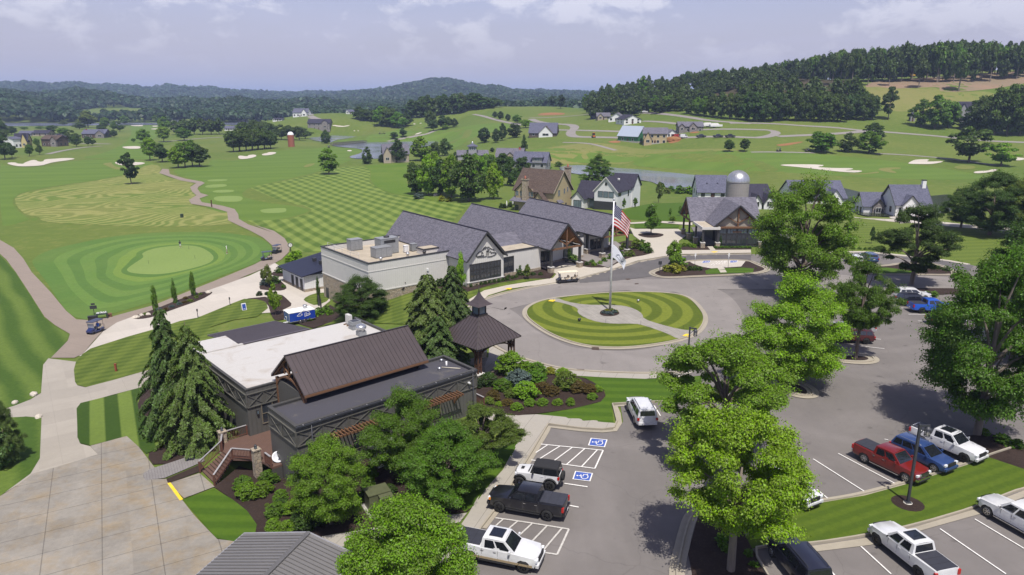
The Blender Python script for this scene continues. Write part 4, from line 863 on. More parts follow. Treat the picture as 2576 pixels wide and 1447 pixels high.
VG=[('B',1500,888,680,82,'deep'),('B',1715,872,650,118,'midl'),('B',1850,845,690,62,'oak'),('B',1940,825,670,72,'dark'),('B',2040,855,790,36,'dark'),('B',1670,1188,885,115,'dark'),('B',1785,1200,830,110,'lime'),('B',1900,1195,870,125,'dark'),('B',2000,1220,805,120,'midl'),('B',2165,1255,830,175,'dark'),('B',1850,1110,800,105,'lime'),('B',2250,1110,800,105,'midl'),('B',2400,1235,905,100,'limey'),('B',2480,1030,810,100,'dark'),('B',2350,1010,810,84,'mid'),('B',2560,1110,850,80,'dark'),('C',240,960,810,102,'dark'),('C',420,1005,830,78,'dark'),('C',650,965,905,52,'midl'),('C',760,930,880,40,'mid'),('C',100,980,800,90,'midl')]
for m in VG: ptree(*m,shape='broad',lod='mid',label='mixed green tree in the dense grove between the striped lawn and the brown house',group='trees of the grove by the brown house')
for m in [('C',370,520,440,56,'mid'),('C',450,562,482,62,'midl'),('C',60,702,555,72,'deep'),('C',170,702,575,46,'deep'),('C',232,682,525,46,'deep'),('C',345,656,520,72,'deep'),('C',160,462,410,30,'deep'),('C',212,482,408,36,'deep'),('C',283,496,430,32,'deep'),('C',135,790,750,28,'deep'),('B',1465,666,600,46,'dark'),('B',1548,650,560,40,'dark'),('B',1810,562,400,72,'oak'),('B',1832,592,490,56,'dark'),('B',1920,577,450,72,'dark'),('B',1965,562,460,60,'oak'),('B',2030,556,475,40,'deep'),('B',1940,580,520,30,'midl'),('C',2365,785,675,60,'dark'),('C',2510,785,665,56,'dark')]:
    ptree(*m,shape='broad' if m[-1]=='deep' else 'oak',lod='mid',label='dark tree on the open fairways beyond the ponds',group='trees on the far fairways')
ptree('C',600,327,284,18,'deep','oak','far','smallest of three trees on the hill crest'); ptree('C',702,362,260,44,'deep','airy','far','middle one of three trees on the hill crest'); ptree('C',780,382,256,46,'deep','airy','far','tree with forked trunk on the hill crest')
ptree('D',660,1178,980,142,'mid','broad','mid','rounded tree on the far fairway, left of three'); ptree('D',910,1178,1003,92,'oak','broad','mid','middle tree of three on the far fairway'); ptree('D',1110,1188,988,135,'mid','broad','mid','wide front tree of three on the far fairway'); ptree('D',1150,1055,908,108,'dark','dense','mid','dark dome shaped tree behind the three fairway trees')
ptree('D',2050,1272,950,210,'oak','airy','mid','spreading multi trunk tree by the sand bunkers'); ptree('D',2355,1308,1098,155,'midl','airy','mid','low spreading tree in front of the wide bunker')
ptree('D',1290,872,572,78,'oak','airy','mid','tall tree at the end of the dark wood on the slope'); 
for x,y,t,w in ((1600,935,690,110),(1730,955,650,130),(1850,945,680,110)): ptree('D',x,y,t,w,'mid','broad','mid','round green tree of the clump before the hillside house','trees before the hillside house')
for x,y,t,w in ((2000,955,850,85),(2085,965,700,112),(2185,1000,640,120),(2290,1010,590,135),(2410,1020,555,140),(2530,1020,510,140),(2310,1000,770,112),(2450,1010,780,112),(2110,985,860,92),(2580,1000,730,125)): ptree('D',x,y,t,w,'oak','broad','mid','tree of the dark wood to the right of the hillside house','trees right of the hillside house')
# --- woods on the hill: each tree its own object
HW='trees of the wood at the foot of the hill'
for i in range(17):
    x=-20+i*72; ptree('D',x,885+rnd.uniform(-8,10)-(i>12)*10,600+rnd.uniform(-35,40)+(i<4)*10,rnd.uniform(75,105),rnd.choice(['oak','forest','dark']),'broad','mid','tree of the dark wood at the foot of the hill',HW)
for i in range(16):
    x=10+i*72; p=T(*Q('D',x,872)); p=p+Vector((rnd.uniform(-4,4),rnd.uniform(14,30),0)); p.z=zt(p.x,p.y); tree_mass('broad','far',p,rnd.uniform(19,25),rnd.uniform(6,8),'oak')
for x,y,t,w in ((1565,402,235,58),(1660,418,265,62),(1790,405,245,72),(1870,402,250,62),(1925,405,290,52),(1985,430,285,62),(2065,440,275,70),(2130,450,265,70),(2210,460,250,74),(2290,470,245,74),(2370,480,250,74),(2450,485,240,76),(2530,490,245,76)): ptree('C',x,y,t+rnd.uniform(-10,10),w,rnd.choice(['oak','forest','mid']),'broad','mid','tree of the dark wood at the foot of the hill',HW)
RT='tall trees along the hill crest'
def xi(x,t): return float(np.interp(x,[q[0] for q in t],[q[1] for q in t]))
RB=[(-1500,640),(-1200,580),(-900,540),(-600,520),(-200,505),(0,500),(400,500),(800,520),(1050,560),(1200,490),(1450,440),(2000,440),(2700,425)]
RTt=[(-1500,600),(-1350,545),(-1200,520),(-1000,470),(-800,450),(-600,420),(-450,385),(-200,380),(0,350),(300,320),(600,265),(950,200),(1300,190),(1450,150),(1650,165),(1900,125),(2000,122),(2250,145),(2700,160)]
for i in range(165):
    u=1478+i*7.1+rnd.uniform(-4,4); y=xi(u,[(1470,745),(1600,720),(1800,690),(2000,655),(2150,615),(2300,585),(2576,585)])+rnd.uniform(-6,38)
    zd=y*CP; x=(u-1288)/FPX*(y*CP-8); z=zt(x,y); dx=(u/.85867-2200)/.31104
    vt=(80+(xi(dx,RTt)+rnd.uniform(0,48))*.31104)*.85867; h=min(max(Yp(u,vt,y).z-z,9),32)
    crowd(i%5<2,'tall' if (u>1700 and i%5<3) else 'broad','far',Vector((x,y,z)),h,rnd.uniform(4.6,6.6)*(h/24)**.5,rnd.choice(['oak','forest','dark','mid']),'tall bare stemmed tree in the row along the hill crest',RT,limbs=2,bark=BARKL,thick=.065)
for i in range(120):
    u=rnd.uniform(1900,2640); y=xi(u,[(1800,730),(2000,705),(2150,680),(2600,660)])+rnd.uniform(0,70); x=(u-1288)/FPX*(y*CP-8); z=zt(x,y); dx=(u/.85867-2200)/.31104
    vt=(80+(xi(dx,RTt)+rnd.uniform(15,70))*.31104)*.85867; tree_mass('broad','far',Vector((x,y,z-3)),min(max(Yp(u,vt,y).z-z+3,9),32),rnd.uniform(5,7),'oak')
for i in range(70):
    u=rnd.uniform(1700,2010); y=rnd.uniform(585,650); x=(u-1288)/FPX*(y*CP-8); z=zt(x,y); tree_mass('broad','far',Vector((x,y,z)),rnd.uniform(8,14),rnd.uniform(4,6),'oak')
for i in range(34):
    u=1482+i*7.5; y=rnd.uniform(560,690); x=(u-1288)/FPX*(y*CP-5); z=zt(x,y); tree_mass('broad','far',Vector((x,y,z)),rnd.uniform(11,17),rnd.uniform(5,7),'oak')
for x,y,t,w in ((1415,515,300,62),(1578,572,300,70),(1300,552,300,50),(1955,602,250,95),(2250,515,160,80),(1100,550,260,55),(1000,570,240,55),(880,580,260,50),(765,545,260,50),(1650,485,190,55),(2500,490,180,60)): ptree('D',x,y,t,w,'oak','tall','far','tree with a bare trunk standing in the cleared dirt slope','trees in the cleared slope',thick=.06,bark=BARKL)
MF='trees of the wood on the mound'
for i in range(16):
    x=1625+i*52; f=i%2; yb=(472-(x-1625)*.1)+(-6 if f else 0); yt=xi(x,[(1600,300),(1750,265),(1950,250),(2200,232),(2350,270),(2480,300)])+rnd.uniform(0,14)
    ptree('B',x,yb if x<2120 else yb-20,yt,rnd.uniform(72,95),rnd.choice(['oak','forest','dark']),'broad','far','dark tree of the wood on the mound below the blue hill',MF)
for x,y,t,w in ((1130,482,365,70),(1190,495,385,78),(1270,500,400,80),(1340,542,365,92),(1425,552,375,95),(1500,562,420,90),(1575,545,425,70),(1390,520,360,85)): ptree('B',x,y,t,w,rnd.choice(['oak','mid','dark']),'broad','mid','tree of the grove in the valley left of the mound wood','trees of the valley grove')
ptree('B',700,425,372,45,'dark','broad','far','dark tree behind the hilltop house'); ptree('B',848,350,303,20,'deep','column','far','dark cypress by the far white farmhouse')
# --- shrubs (single crowns)
def shrub(c, x, y, rc, tint='mid', label=None, group=None, hz=1.0, lod='shrub', name='shrub', cat='shrub', shape='dense'):
    u,v=Q(c,x,y); s=((CR[c][2] if len(CR[c])>2 else .31104)*.85867) if c!='Z' else 1.0
    p=T(u,v); zd=p.y*CP+(HC-p.z)*SP; r=rc*s*zd/FPX; _sd[0]+=1
    me,_,_=crown_mesh(shape,lod,_sd[0]%2); o=add(name,me,None,p-Vector((0,0,.05*r)),rnd.uniform(0,6)); o.scale=(r*1.12,r*1.12,r*.78*hz); t=CTINT[tint]; k=rnd.uniform(.88,1.12); o.color=(t[0]*k,t[1]*k,t[2],1)
    return tag(o,label,cat,group)
g1='rounded evergreen shrubs below the deck pillar'; l1='rounded evergreen shrub of the mass planted below the stone deck pillar'
for x,y,r,t in ((90,720,105,'midl'),(215,700,95,'midl'),(290,580,85,'mid'),(40,640,90,'mid'),(390,760,80,'mid'),(350,900,95,'mid'),(520,860,90,'midl'),(400,830,70,'dark')): shrub('K',x,y,r,t,l1,g1)
for x,y,r,t,l in ((320,1040,85,'midl','yellowish shrub nearest the grey metal roof'),(450,1040,80,'midl','yellow green shrub beside the metal roof corner'),(610,1020,100,'dark','dark low yew shrub beside the small tree trunk'),(740,960,90,'dark','spreading dark shrub behind the small tree trunk'),(560,960,85,'dark','dark shrub in the middle of the planting above the metal roof'),(265,800,22,'olive','tiny shrub alone in the mulch by the lawn edge'),(1190,735,75,'dark','dark shrub behind the green utility box'),(1410,700,75,'dark','shrub at the back corner of the green utility box'),(1500,850,90,'dark','rounded dark shrub to the right of the green utility box'),(1220,620,70,'mid','taller shrub between the small tree and the utility box'),(1240,520,75,'mid','leafy shrub under the small tree by the wrapped unit'),(1060,1215,70,'mid','small shrub at the pavement by the big round tree')): shrub('K',x,y,r,t,l)
for x,y,r in ((1100,590,45),(1080,665,50),(1130,690,42),(1190,655,30)): shrub('I',x,y,r,'conl','low spreading juniper in the mulch by the brick path','junipers by the brick path',hz=.6)
g2='shrubs in the pavilion bed'
for x,y,r,t,l,hz in ((640,960,135,'midl','largest bright shrub at the pavilion corner',1.1),(780,960,90,'midl','bright shrub behind the largest one in the pavilion bed',1),(880,990,100,'mid','dark green shrub at the back of the pavilion bed',1),(1000,950,55,'yel','yellow green clump at the circle pavement',.8),(1118,970,60,'limey','spiky lime grass clump at the circle pavement',.9),(700,1080,130,'blue','blue green shrub in the middle of the pavilion bed',.9),(860,1060,95,'mid','fresh green shrub behind the yellow one',1),(765,1180,110,'limey','bright yellow green shrub in the pavilion bed',1),(430,1060,85,'dark','dark shrub by the stone pillar of the pavilion',1),(330,1080,60,'deep','dark low shrub against the dark wall end',1),(560,1110,80,'mid','green shrub left of the yellow one',1),(930,1110,75,'rust','bronze shrub left of the large bronze mass',.8),(1020,1150,75,'rust','bronze shrub at the front of the bronze mass',.8),(1170,1090,115,'olive','olive shrub at the top of the bronze mass',1),(1260,1120,80,'rust','bronze shrub in the middle of the mass',.9),(1370,1130,75,'rust','bronze shrub at the lawn end',.8),(1440,1120,50,'midl','small green shrub at the lawn end of the bed',.9),(640,1170,70,'olive','olive shrub left of the yellow one',.8),(470,1190,75,'rust','brown green shrub near the railing',.8),(420,1230,55,'olive','low shrub at the ramp railing',.8),(600,1250,55,'rust','small bronze shrub at the front of the bed',.8),(520,1250,40,'lime','small lime plant near the ramp',.7)):
    shrub('N',x,y,r,t,l,hz=hz)
for x,y,r in ((690,1295,52),(810,1255,52),(932,1250,50),(1075,1245,45),(1195,1245,48),(1398,1195,46)): shrub('N',x,y,r,'midl','small round clipped shrub along the front edge of the pavilion bed','front row of small round shrubs')
gh='small round shrubs along the clubhouse wall'; lh='small round shrub of the row along the clubhouse stone base'
for x,y in ((2090,945),(2140,935),(2185,940),(2230,925),(2280,920),(2320,915),(2365,905),(2405,900),(2450,895),(2490,885),(2530,878)): shrub('F',x,y,19,'dark',lh,gh,lod='shrubm',hz=1.3)
for x,y in ((30,1240),(70,1235),(110,1225),(155,1215),(195,1210),(235,1205),(275,1195),(290,1170),(325,1185),(360,1175)): shrub('G',x,y,18,'dark',lh,gh,lod='shrubm',hz=1.2)
for c,x,y,r,t in (('F',1610,975,55,'mid'),(('F'),1700,950,45,'mid'),('F',1530,940,60,'dark'),('F',1770,960,50,'mid'),('F',1900,930,50,'dark'),('G',300,1140,35,'dark'),('G',350,1120,38,'dark'),('G',400,1150,35,'dark'),('G',460,1130,32,'dark'),('G',520,1150,24,'dark'),('G',590,1150,22,'dark'),('G',900,1020,45,'mid'),('G',1025,1055,24,'dark'),('G',1095,1060,26,'midl'),('G',1150,1045,24,'midl'),('G',1075,1030,22,'mid'),('G',1190,1020,28,'mid'),('G',1260,1000,40,'mid'),('G',1340,980,40,'mid'),('G',1430,970,42,'olive'),('G',1380,910,48,'olive'),('G',1500,900,60,'olive'),('G',1570,920,48,'mid'),('G',1610,940,38,'dark'),('G',1540,870,40,'mid'),('G',1600,880,30,'mid')): shrub(c,x,y,r,t,'mixed green shrub in the planting along the clubhouse entrances','shrubs along the clubhouse entrances',lod='shrubm')
shrub('F',1480,1010,110,'purple','dark purple smoke bush against the cream wall',hz=1.4); shrub('B',1690,1232,45,'blue','blue green dwarf spruce at the lawn edge',hz=.8,lod='shrubm'); shrub('B',1910,1252,35,'yel','golden shrub left of a pair at the grove edge',lod='shrubm'); shrub('B',1975,1258,30,'yel','golden shrub right of a pair at the grove edge',lod='shrubm')
for x,y,r in ((195,1020,30),(265,1015,25)): shrub('F',x,y,r,'deep','dark little shrub in the bed tip on the pavement','two dark shrubs at the bed tip',lod='shrubm')
for x,y,r,t in ((340,905,48,'dark'),(290,900,35,'blue'),(240,920,40,'blue'),(420,945,22,'mid'),(385,805,40,'dark')): shrub('F',x,y,r,t,'shrub in the round beds before the small hut','shrubs in the round beds',lod='shrubm')
for x,y,r,t in ((600,1240,50,'mid'),(660,1260,45,'mid'),(700,1220,50,'midl'),(760,1200,48,'mid'),(820,1180,45,'mid'),(860,1200,36,'midl'),(640,1210,40,'midl')): shrub('F',x,y,r,t,'green shrub of the bank beside the blue trailer','shrubs beside the blue trailer',lod='shrubm')
for x,y,r in ((520,690,60),(470,700,40),(560,650,40)): shrub('F',x,y,r,'lime','lime green shrub at the hut corner below the clock','lime shrubs below the clock',lod='shrubm')
for x,y,r,t in ((1500,1000,30,'blue'),(1560,1000,28,'rust'),(1620,970,26,'blue'),(1690,945,28,'blue'),(1740,930,26,'rust'),(1790,915,26,'olive'),(1850,880,26,'olive'),(1370,1040,24,'olive'),(1750,890,26,'rust'),(1890,850,22,'olive')): shrub('E',x,y,r,t,'low perennial in the bed by the practice green','perennials in the bed by the practice green',lod='shrubm',hz=.7,name='perennial',cat='plant')
for x,y,r,t,l in ((1850,1125,60,'yel','yellow flowering ground plants on the kerbed island'),(1780,1115,45,'yel','left mound of yellow flowers on the kerbed island'),(1920,1110,40,'yel','right mound of yellow flowers on the kerbed island'),(1900,1060,60,'mid','green shrub behind the yellow flowers'),(1840,1075,45,'dark','dark shrub behind the yellow flowers'),(1995,1105,32,'dark','dark shrub, first of three right of the flowers'),(2050,1105,32,'dark','dark shrub, second of three right of the flowers'),(2092,1105,28,'dark','dark shrub, third of three right of the flowers')): shrub('G',x,y,r,t,l,lod='shrubm')
for x in range(2240,2572,32): shrub('G',x,895,22,'mid','low green shrub in the row before the timber entry building','row before the timber entry building',lod='shrubm',hz=.8)
for x,y in ((1940,880),(1990,880),(2030,890),(1900,890)): shrub('G',x,y,26,'midl','yellow green shrub at the corner of the timber entry building','yellow green shrubs at the entry corner',lod='shrubm')
for x,y,r in ((965,905,18),(1022,905,18),(1075,908,16),(1115,908,16),(1155,910,16)): shrub('H',x,y,r,'mid','small shrub in the row along the upper pavement','row along the upper pavement',lod='shrubm')
for x,y,r in ((1710,1090,35),(1760,1090,24),(1795,1095,16),(1845,1110,32)): shrub('H',x,y,r,'dark','dark shrub on the mulch island before the upper lane','shrubs on the upper mulch island',lod='shrubm')
for x,y,r in ((1720,1350,38),(1650,1340,30)): shrub('H',x,y,r,'mid','shrub in the mulch strip by the blue pickup','shrubs by the blue pickup',lod='shrubm')
for x,y,r in ((30,1270,40),(40,1310,35),(170,1340,28),(200,1400,24),(1540,735,45),(1620,760,40),(1440,690,30)): shrub('M',x,y,r,'mid','small green shrub in the parking median mulch','shrubs in the parking median',lod='shrubm',hz=.8)
for x,y,r,t in ((1820,1165,36,'mid'),(1720,1140,40,'mid'),(1900,1180,50,'mid'),(1980,1180,46,'midl'),(2030,1190,40,'mid'),(1780,1180,34,'wil')): shrub('C',x,y,r,t,'green waterside shrub at the pond end','shrubs at the pond end',lod='shrubm')
for x,y,r in ((220,1320,20),(250,1320,18),(305,1310,20),(345,1290,24),(370,1300,22),(272,1315,16)): shrub('C',x,y,r,'deep','clipped dark shrub on the patio of the brown house','patio shrubs of the brown house',lod='shrubm',hz=1.6)
# flowers in the flagpole bed
for x,y,r,t in ((1510,390,30,'blue'),(1560,400,34,'blue'),(1610,385,32,'blue'),(1540,370,28,'yel'),(1625,375,24,'yel'),(1585,365,28,'olive')): shrub('N',x,y,r,t,'grey green and yellow flowers at the foot of the flagpole','flowers at the flagpole',lod='shrubm',hz=.8,name='flower_clump',cat='flowers')
# --- far woods: one mass nobody could count
def far_forest():
    rg=np.random.default_rng(5); N_=30000
    r=1000*np.exp(rg.random(N_*2)**.85*math.log(6.2)); a=np.radians(rg.uniform(-43,41,N_*2)); x=r*np.sin(a); y=r*np.cos(a)
    u=1288+FPX*x/(y*CP+HC*SP)
    lake=_inside(LAKE,x,y); ok=(~lake)&(((y>1095)&(u<1520))|((y>880)&(u>820)&(u<1500)))
    ok&=~((u>1500)&(r>900)&(r<1100))
    cl=np.sin(x*.004+1)*np.sin(y*.0035)+.5*np.sin(x*.011+y*.007); ok&=~((cl>1.05)&(r<3000)&(y>1150))
    x,y,r=x[ok][:N_],y[ok][:N_],r[ok][:N_]; n=len(x)
    ai=np.interp(np.arctan2(x,y),AZ,np.arange(len(AZ))); ri=np.interp(r,RR,np.arange(len(RR))); i0=np.clip(ri.astype(int),0,len(RR)-2); j0=np.clip(ai.astype(int),0,len(AZ)-2); fr,fa=ri-i0,ai-j0
    z=(TZ[i0,j0]*(1-fr)+TZ[i0+1,j0]*fr)*(1-fa)+(TZ[i0,j0+1]*(1-fr)+TZ[i0+1,j0+1]*fr)*fa
    z=z+9*np.sin(x*.011+2*np.sin(y*.006))*np.sin(y*.009)*np.clip((r-1150)/300,0,1)+5*np.sin(x*.027+y*.02)*np.clip((r-1150)/300,0,1)
    R_=(4.6+3.6*rg.random(n)**2)*(.75+r/2600); hh=10+7*rg.random(n)
    m=np.where(r<1900,34,np.where(r<3200,22,14)); ci=np.repeat(np.arange(n),m); k=len(ci)
    d=rg.normal(size=(k,3)); d[:,2]=np.abs(d[:,2])-.25; d/=np.linalg.norm(d,axis=1,keepdims=True)
    pos=np.stack([x,y,z],1)[ci]; pos[:,2]+=hh[ci]-R_[ci]*.5; pos+=d*R_[ci][:,None]*np.array([1,1,.85])*(.8+.25*rg.random(k))[:,None]
    V,F_=quads(pos,d+np.array([0,0,.3])+rg.normal(size=(k,3))*.3,R_[ci]*.75*np.sqrt(30/m[ci]),rg,1.15)
    if MASS:
        M_=np.concatenate(MASS); t_=add('hill_woods',np_mesh('hill_woods',M_,np.arange(len(M_)).reshape(-1,4),LEAF)); t_['kind']='stuff'; t_.color=(.064,.1,.018,1)
    o=add('far_woods',np_mesh('far_woods',V,F_,LEAF)); o['kind']='stuff'; o.color=(.038,.07,.027,1)
far_forest()
# ---------- vehicles ----------
def paint(name,c,metal=0.0,rough=.28):
    if name in MATS: return MATS[name]
    n=N(name); n.b.inputs['Coat Weight'].default_value=.6; n.b.inputs['Coat Roughness'].default_value=.06
    f=n.noise(n.coord('Object'),2.0,4,.6); col=n.ramp(f,[(.3,tuple(x*.9 for x in c)),(.7,tuple(min(1,x*1.05) for x in c))]); m=n.out(col,rough,metal=metal); MATS[name]=m; return m
PW=paint('white_paint',(.64,.645,.65)); PK=paint('black_paint',(.012,.012,.016)); PNV=paint('navy_black_paint',(.015,.016,.028)); PR=paint('dark_red_paint',(.16,.011,.008)); PBL=paint('blue_paint',(.03,.06,.17)); PB2=paint('bright_blue_paint',(.02,.1,.5)); PM=paint('maroon_paint',(.07,.012,.014)); PS=paint('silver_paint',(.5,.51,.54),.3); PGD=paint('gold_trim_paint',(.42,.33,.2),.3)
GL=flat('car_glass',(.012,.014,.018),.05,var=.05,spec=.9); RUB=flat('tyre_rubber',(.018,.018,.018),.85); BLK=flat('black_plastic',(.02,.02,.021),.55); CHR=flat('chrome',(.72,.72,.73),.18,1.0); ALU=flat('alloy',(.55,.55,.56),.3,.9); BRIM=flat('black_rim',(.03,.03,.032),.4,.4)
HLT=flat('headlamp_lens',(.75,.77,.8),.1,spec=.8); TLT=flat('tail_lamp_lens',(.42,.015,.01),.15,spec=.8); TON=flat('tonneau_vinyl',(.035,.036,.045),.5); PLT=flat('number_plate',(.7,.7,.68),.5); AMB=flat('amber_lens',(.7,.25,.02),.2)
WH={}
def wheel_meshes(r,w,rim):
    k=(r,w,rim.name)
    if k in WH: return WH[k]
    b=mb(RUB); b.lathe([(r*.62,-w*.45),(r*.9,-w*.5),(r*.985,-w*.36),(r,0),(r*.985,w*.36),(r*.9,w*.5),(r*.62,w*.45)],22,axis='y')
    t=b.mesh('tyre')
    b=mb(rim); b.lathe([(0,w*.32),(r*.2,w*.36),(r*.24,w*.26)],14,axis='y'); b.lathe([(r*.56,w*.46),(r*.635,w*.48),(r*.635,-w*.4),(r*.55,-w*.4)],22,axis='y')
    for i in range(6):
        a=i*math.pi/3; u=Vector((math.cos(a),0,math.sin(a))); n_=Vector((-math.sin(a),0,math.cos(a)))
        p0,p1=u*r*.18,u*r*.6; o0=Vector((0,w*.34,0)); o1=Vector((0,w*.44,0)); W0,W1=n_*r*.085,n_*r*.055
        b.slab([p0+o0-W0,p1+o1-W1,p1+o1+W1,p0+o0+W0],(0,-w*.1,0))
    b.mat(BLK); b.lathe([(0,w*.06),(r*.56,w*.06)],18,axis='y')
    WH[k]=(t,b.mesh('rim')); return WH[k]
KIND=dict(
 pickup=dict(L=5.85,W=2.02,wb=3.68,fx=1.98,r=.42,arch=.5,sill=.46,top=[(2.86,.40),(2.93,.56),(2.94,.86),(2.88,1.06),(2.74,1.15),(1.5,1.26),(1.32,1.27),(-.98,1.29),(-1.04,1.31),(-2.9,1.35),(-2.93,1.2),(-2.94,.62),(-2.86,.5)],cab=(1.36,.62,-.88,-1.0,1.27,1.94),bed=(-1.08,-2.84,1.31)),
 suv=dict(L=4.95,W=1.95,wb=2.95,fx=1.55,r=.38,arch=.46,sill=.4,top=[(2.42,.36),(2.48,.55),(2.47,.8),(2.38,.95),(2.2,1.02),(1.25,1.12),(1.1,1.13),(-2.3,1.16),(-2.42,1.05),(-2.46,.75),(-2.44,.5),(-2.38,.42)],cab=(1.2,.3,-2.05,-2.34,1.12,1.74)),
 bigsuv=dict(L=5.2,W=2.02,wb=2.98,fx=1.62,r=.4,arch=.48,sill=.45,top=[(2.55,.4),(2.62,.58),(2.62,.88),(2.54,1.06),(2.38,1.13),(1.35,1.2),(1.2,1.21),(-2.45,1.23),(-2.54,1.1),(-2.58,.75),(-2.55,.52),(-2.5,.45)],cab=(1.28,.45,-2.33,-2.5,1.2,1.92)),
 sedan=dict(L=4.9,W=1.85,wb=2.85,fx=1.5,r=.34,arch=.4,sill=.34,top=[(2.38,.3),(2.44,.48),(2.4,.68),(2.2,.8),(1.15,.93),(1.0,.94),(-1.6,.98),(-2.3,.97),(-2.42,.85),(-2.44,.55),(-2.38,.38)],cab=(1.08,.2,-1.05,-1.75,.94,1.43)),
 offroad=dict(L=3.95,W=1.6,wb=2.45,fx=1.32,r=.42,arch=.47,sill=.55,top=[(1.72,.56),(1.8,.7),(1.8,1.06),(1.74,1.13),(.6,1.2),(.5,1.21),(-1.75,1.23),(-1.84,1.2),(-1.86,.7),(-1.84,.58)],cab=(.52,.3,-1.68,-1.8,1.21,1.86)),
 van=dict(L=5.4,W=2.0,wb=3.4,fx=1.75,r=.36,arch=.44,sill=.42,top=[(2.62,.38),(2.68,.6),(2.64,.95),(2.4,1.15),(1.95,1.25),(1.85,1.26),(-2.6,1.27),(-2.68,1.2),(-2.7,.6),(-2.64,.45)],cab=(1.95,1.2,-2.55,-2.66,1.26,2.35)))
def car(kind, label, pm, pos, ang, name=None, rim=None, cat=None, group=None, lod=0, roof=None, sunroof=False, steps=False, fl=None, rails=False, two=None, plate=True, amber=False):
    k=KIND[kind]; W,wb,fx,r=k['W']/2,k['wb'],k['fx'],k['r']; rim=rim or ALU; rx=fx-wb
    root=thing(name or {'pickup':'pickup_truck','suv':'parked_suv','bigsuv':'parked_suv','sedan':'parked_sedan','offroad':'offroad_car','van':'van'}[kind],label,cat or {'pickup':'pickup','suv':'suv','bigsuv':'suv','sedan':'car','offroad':'car','van':'van'}[kind],pos,ang,group)
    top=k['top']; xf,xr=top[2][0],top[-3][0]; sill=k['sill']
    def hw(x,z):
        w=W*(1-.045*max(0,min(1,(z-.75)/.6)))
        if z<.6: w*=1-.06*(.6-z)/.3
        nf=max(0,(x-(xf-.75))/.75); nr=max(0,((xr+.6)-x)/.6); return w*(1-.11*nf*nf-.06*nr*nr)
    # outline incl. arches
    out=[Vector((x,z)) for x,z in top]; bot=[]
    for ax in (rx,fx):
        a0=math.asin(min(.99,(sill-r)/k['arch'])) if sill>r else 0
        bot+=[Vector((ax+k['arch']*math.cos(t),r+k['arch']*math.sin(t))) for t in np.linspace(math.pi-a0,a0,9)]
    out2=out+[Vector((xr+.1,sill))]+bot+[Vector((xf-.1,sill))]
    # strips across
    b=mb(pm); S_=[-1,-.94,-.62,0,.62,.94,1]; n=len(out)
    def P3(x,z,s):
        y=s*hw(x,z); xx=x; zz=z
        if x>xf-.3: xx-=.2*abs(s)**3*(1 if x>xf-.15 else .5)
        if x<xr+.2: xx+=.09*abs(s)**3
        if z>.9: zz-=.05*max(0,(abs(s)-.6)/.4)
        return (xx,y,zz)
    rows=[b.vs([P3(p.x,p.y,s) for s in S_]) for p in out]
    for i in range(n-1):
        for j in range(6): b.face(rows[i]+j,rows[i]+j+1,rows[i+1]+j+1,rows[i+1]+j)
    # sides
    inner=[Vector((x,z)) for x in np.linspace(xr+.4,xf-.4,9) for z in (.78,1.0) if all((Vector((x,z))-Vector((a,r))).length>k['arch']+.1 for a in (fx,rx)) and z<min(np.interp(x,[q[0] for q in top[::-1]],[q[1] for q in top[::-1]])-.05,2)]
    cd=geometry.delaunay_2d_cdt(out2+inner,[],[list(range(len(out2)))],1,1e-5)
    for s in (1,-1):
        i0=b.vs([P3(p.x,p.y,s) for p in cd[0]])
        for f in cd[2]:
            q=[i0+t for t in f]; b.face(*(q if s<0 else q[::-1]))
    b.mat(BLK); b.box(xr+.15,xf-.2,-W*.86,W*.86,sill-.12,min(.8,sill+.35))   # underbody
    xa_,xd_,zb_=k['cab'][0],k['cab'][3],k['cab'][4]
    for lx in ([xa_-.35,(xa_+xd_)/2+.05,xd_+.12] if kind!='offroad' else [xa_-.15,xa_-1.25]):
        for s in (1,-1): b.cbox((lx,s*(hw(lx,.9)-.004),.5*(sill+.12+zb_)),(.012,.02,zb_-sill-.2))
    me=b.mesh('body'); bm=bmesh.new(); bm.from_mesh(me); bmesh.ops.recalc_face_normals(bm,faces=bm.faces); bm.to_mesh(me); bm.free()
    me.polygons.foreach_set('use_smooth',[True]*len(me.polygons)); me.set_sharp_from_angle(angle=R(32)); body=add('body',me,root)
    # cabin
    xa,xb,xc,xd,zb,zr=k['cab']; wbm=hw(0,zb)-.015; wr=wbm-.17 if kind not in('offroad','van') else wbm-.06
    A=[Vector((xa,s*wbm*.94,zb-.03)) for s in(1,-1)]; D=[Vector((xd,s*wbm*.97,zb-.03)) for s in(1,-1)]; B=[Vector((xb,s*wr*.96,zr-.05)) for s in(1,-1)]; Cc=[Vector((xc,s*wr*.97,zr-.05)) for s in(1,-1)]
    M1=[Vector(((xa+xd)/2,s*wbm,zb-.03)) for s in (1,-1)]; M2=[Vector(((xb+xc)/2,s*wr*1.01,zr-.03)) for s in (1,-1)]
    rp=roof or pm; b=mb(pm)
    b.mat(rp)
    def roofpt(x,s,z): return (x,s,z)
    xs=np.linspace(xb,xc,6); g_=[]
    for x in xs:
        t=(x-xb)/(xc-xb); w=(wr*.96*(1-t)+wr*.97*t)+.04*math.sin(math.pi*t)*.3; h=zr-.05+.05*math.sin(math.pi*min(max(t*.85+.1,0),1))
        g_.append(b.vs([(x,-w,zr-.05),(x,-w*.88,h-.005),(x,0,h+.025),(x,w*.88,h-.005),(x,w,zr-.05)]))
    for i in range(5):
        for j in range(4): b.face(g_[i]+j,g_[i]+j+1,g_[i+1]+j+1,g_[i+1]+j)
    for s in (0,1):
        i=b.vs([A[s],M1[s],D[s],Cc[s],M2[s],B[s]])
        b.face(*(range(i,i+6) if s else range(i+5,i-1,-1)))
    b.poly([A[0],A[1],B[1],B[0]]); b.poly([D[1],D[0],Cc[0],Cc[1]])
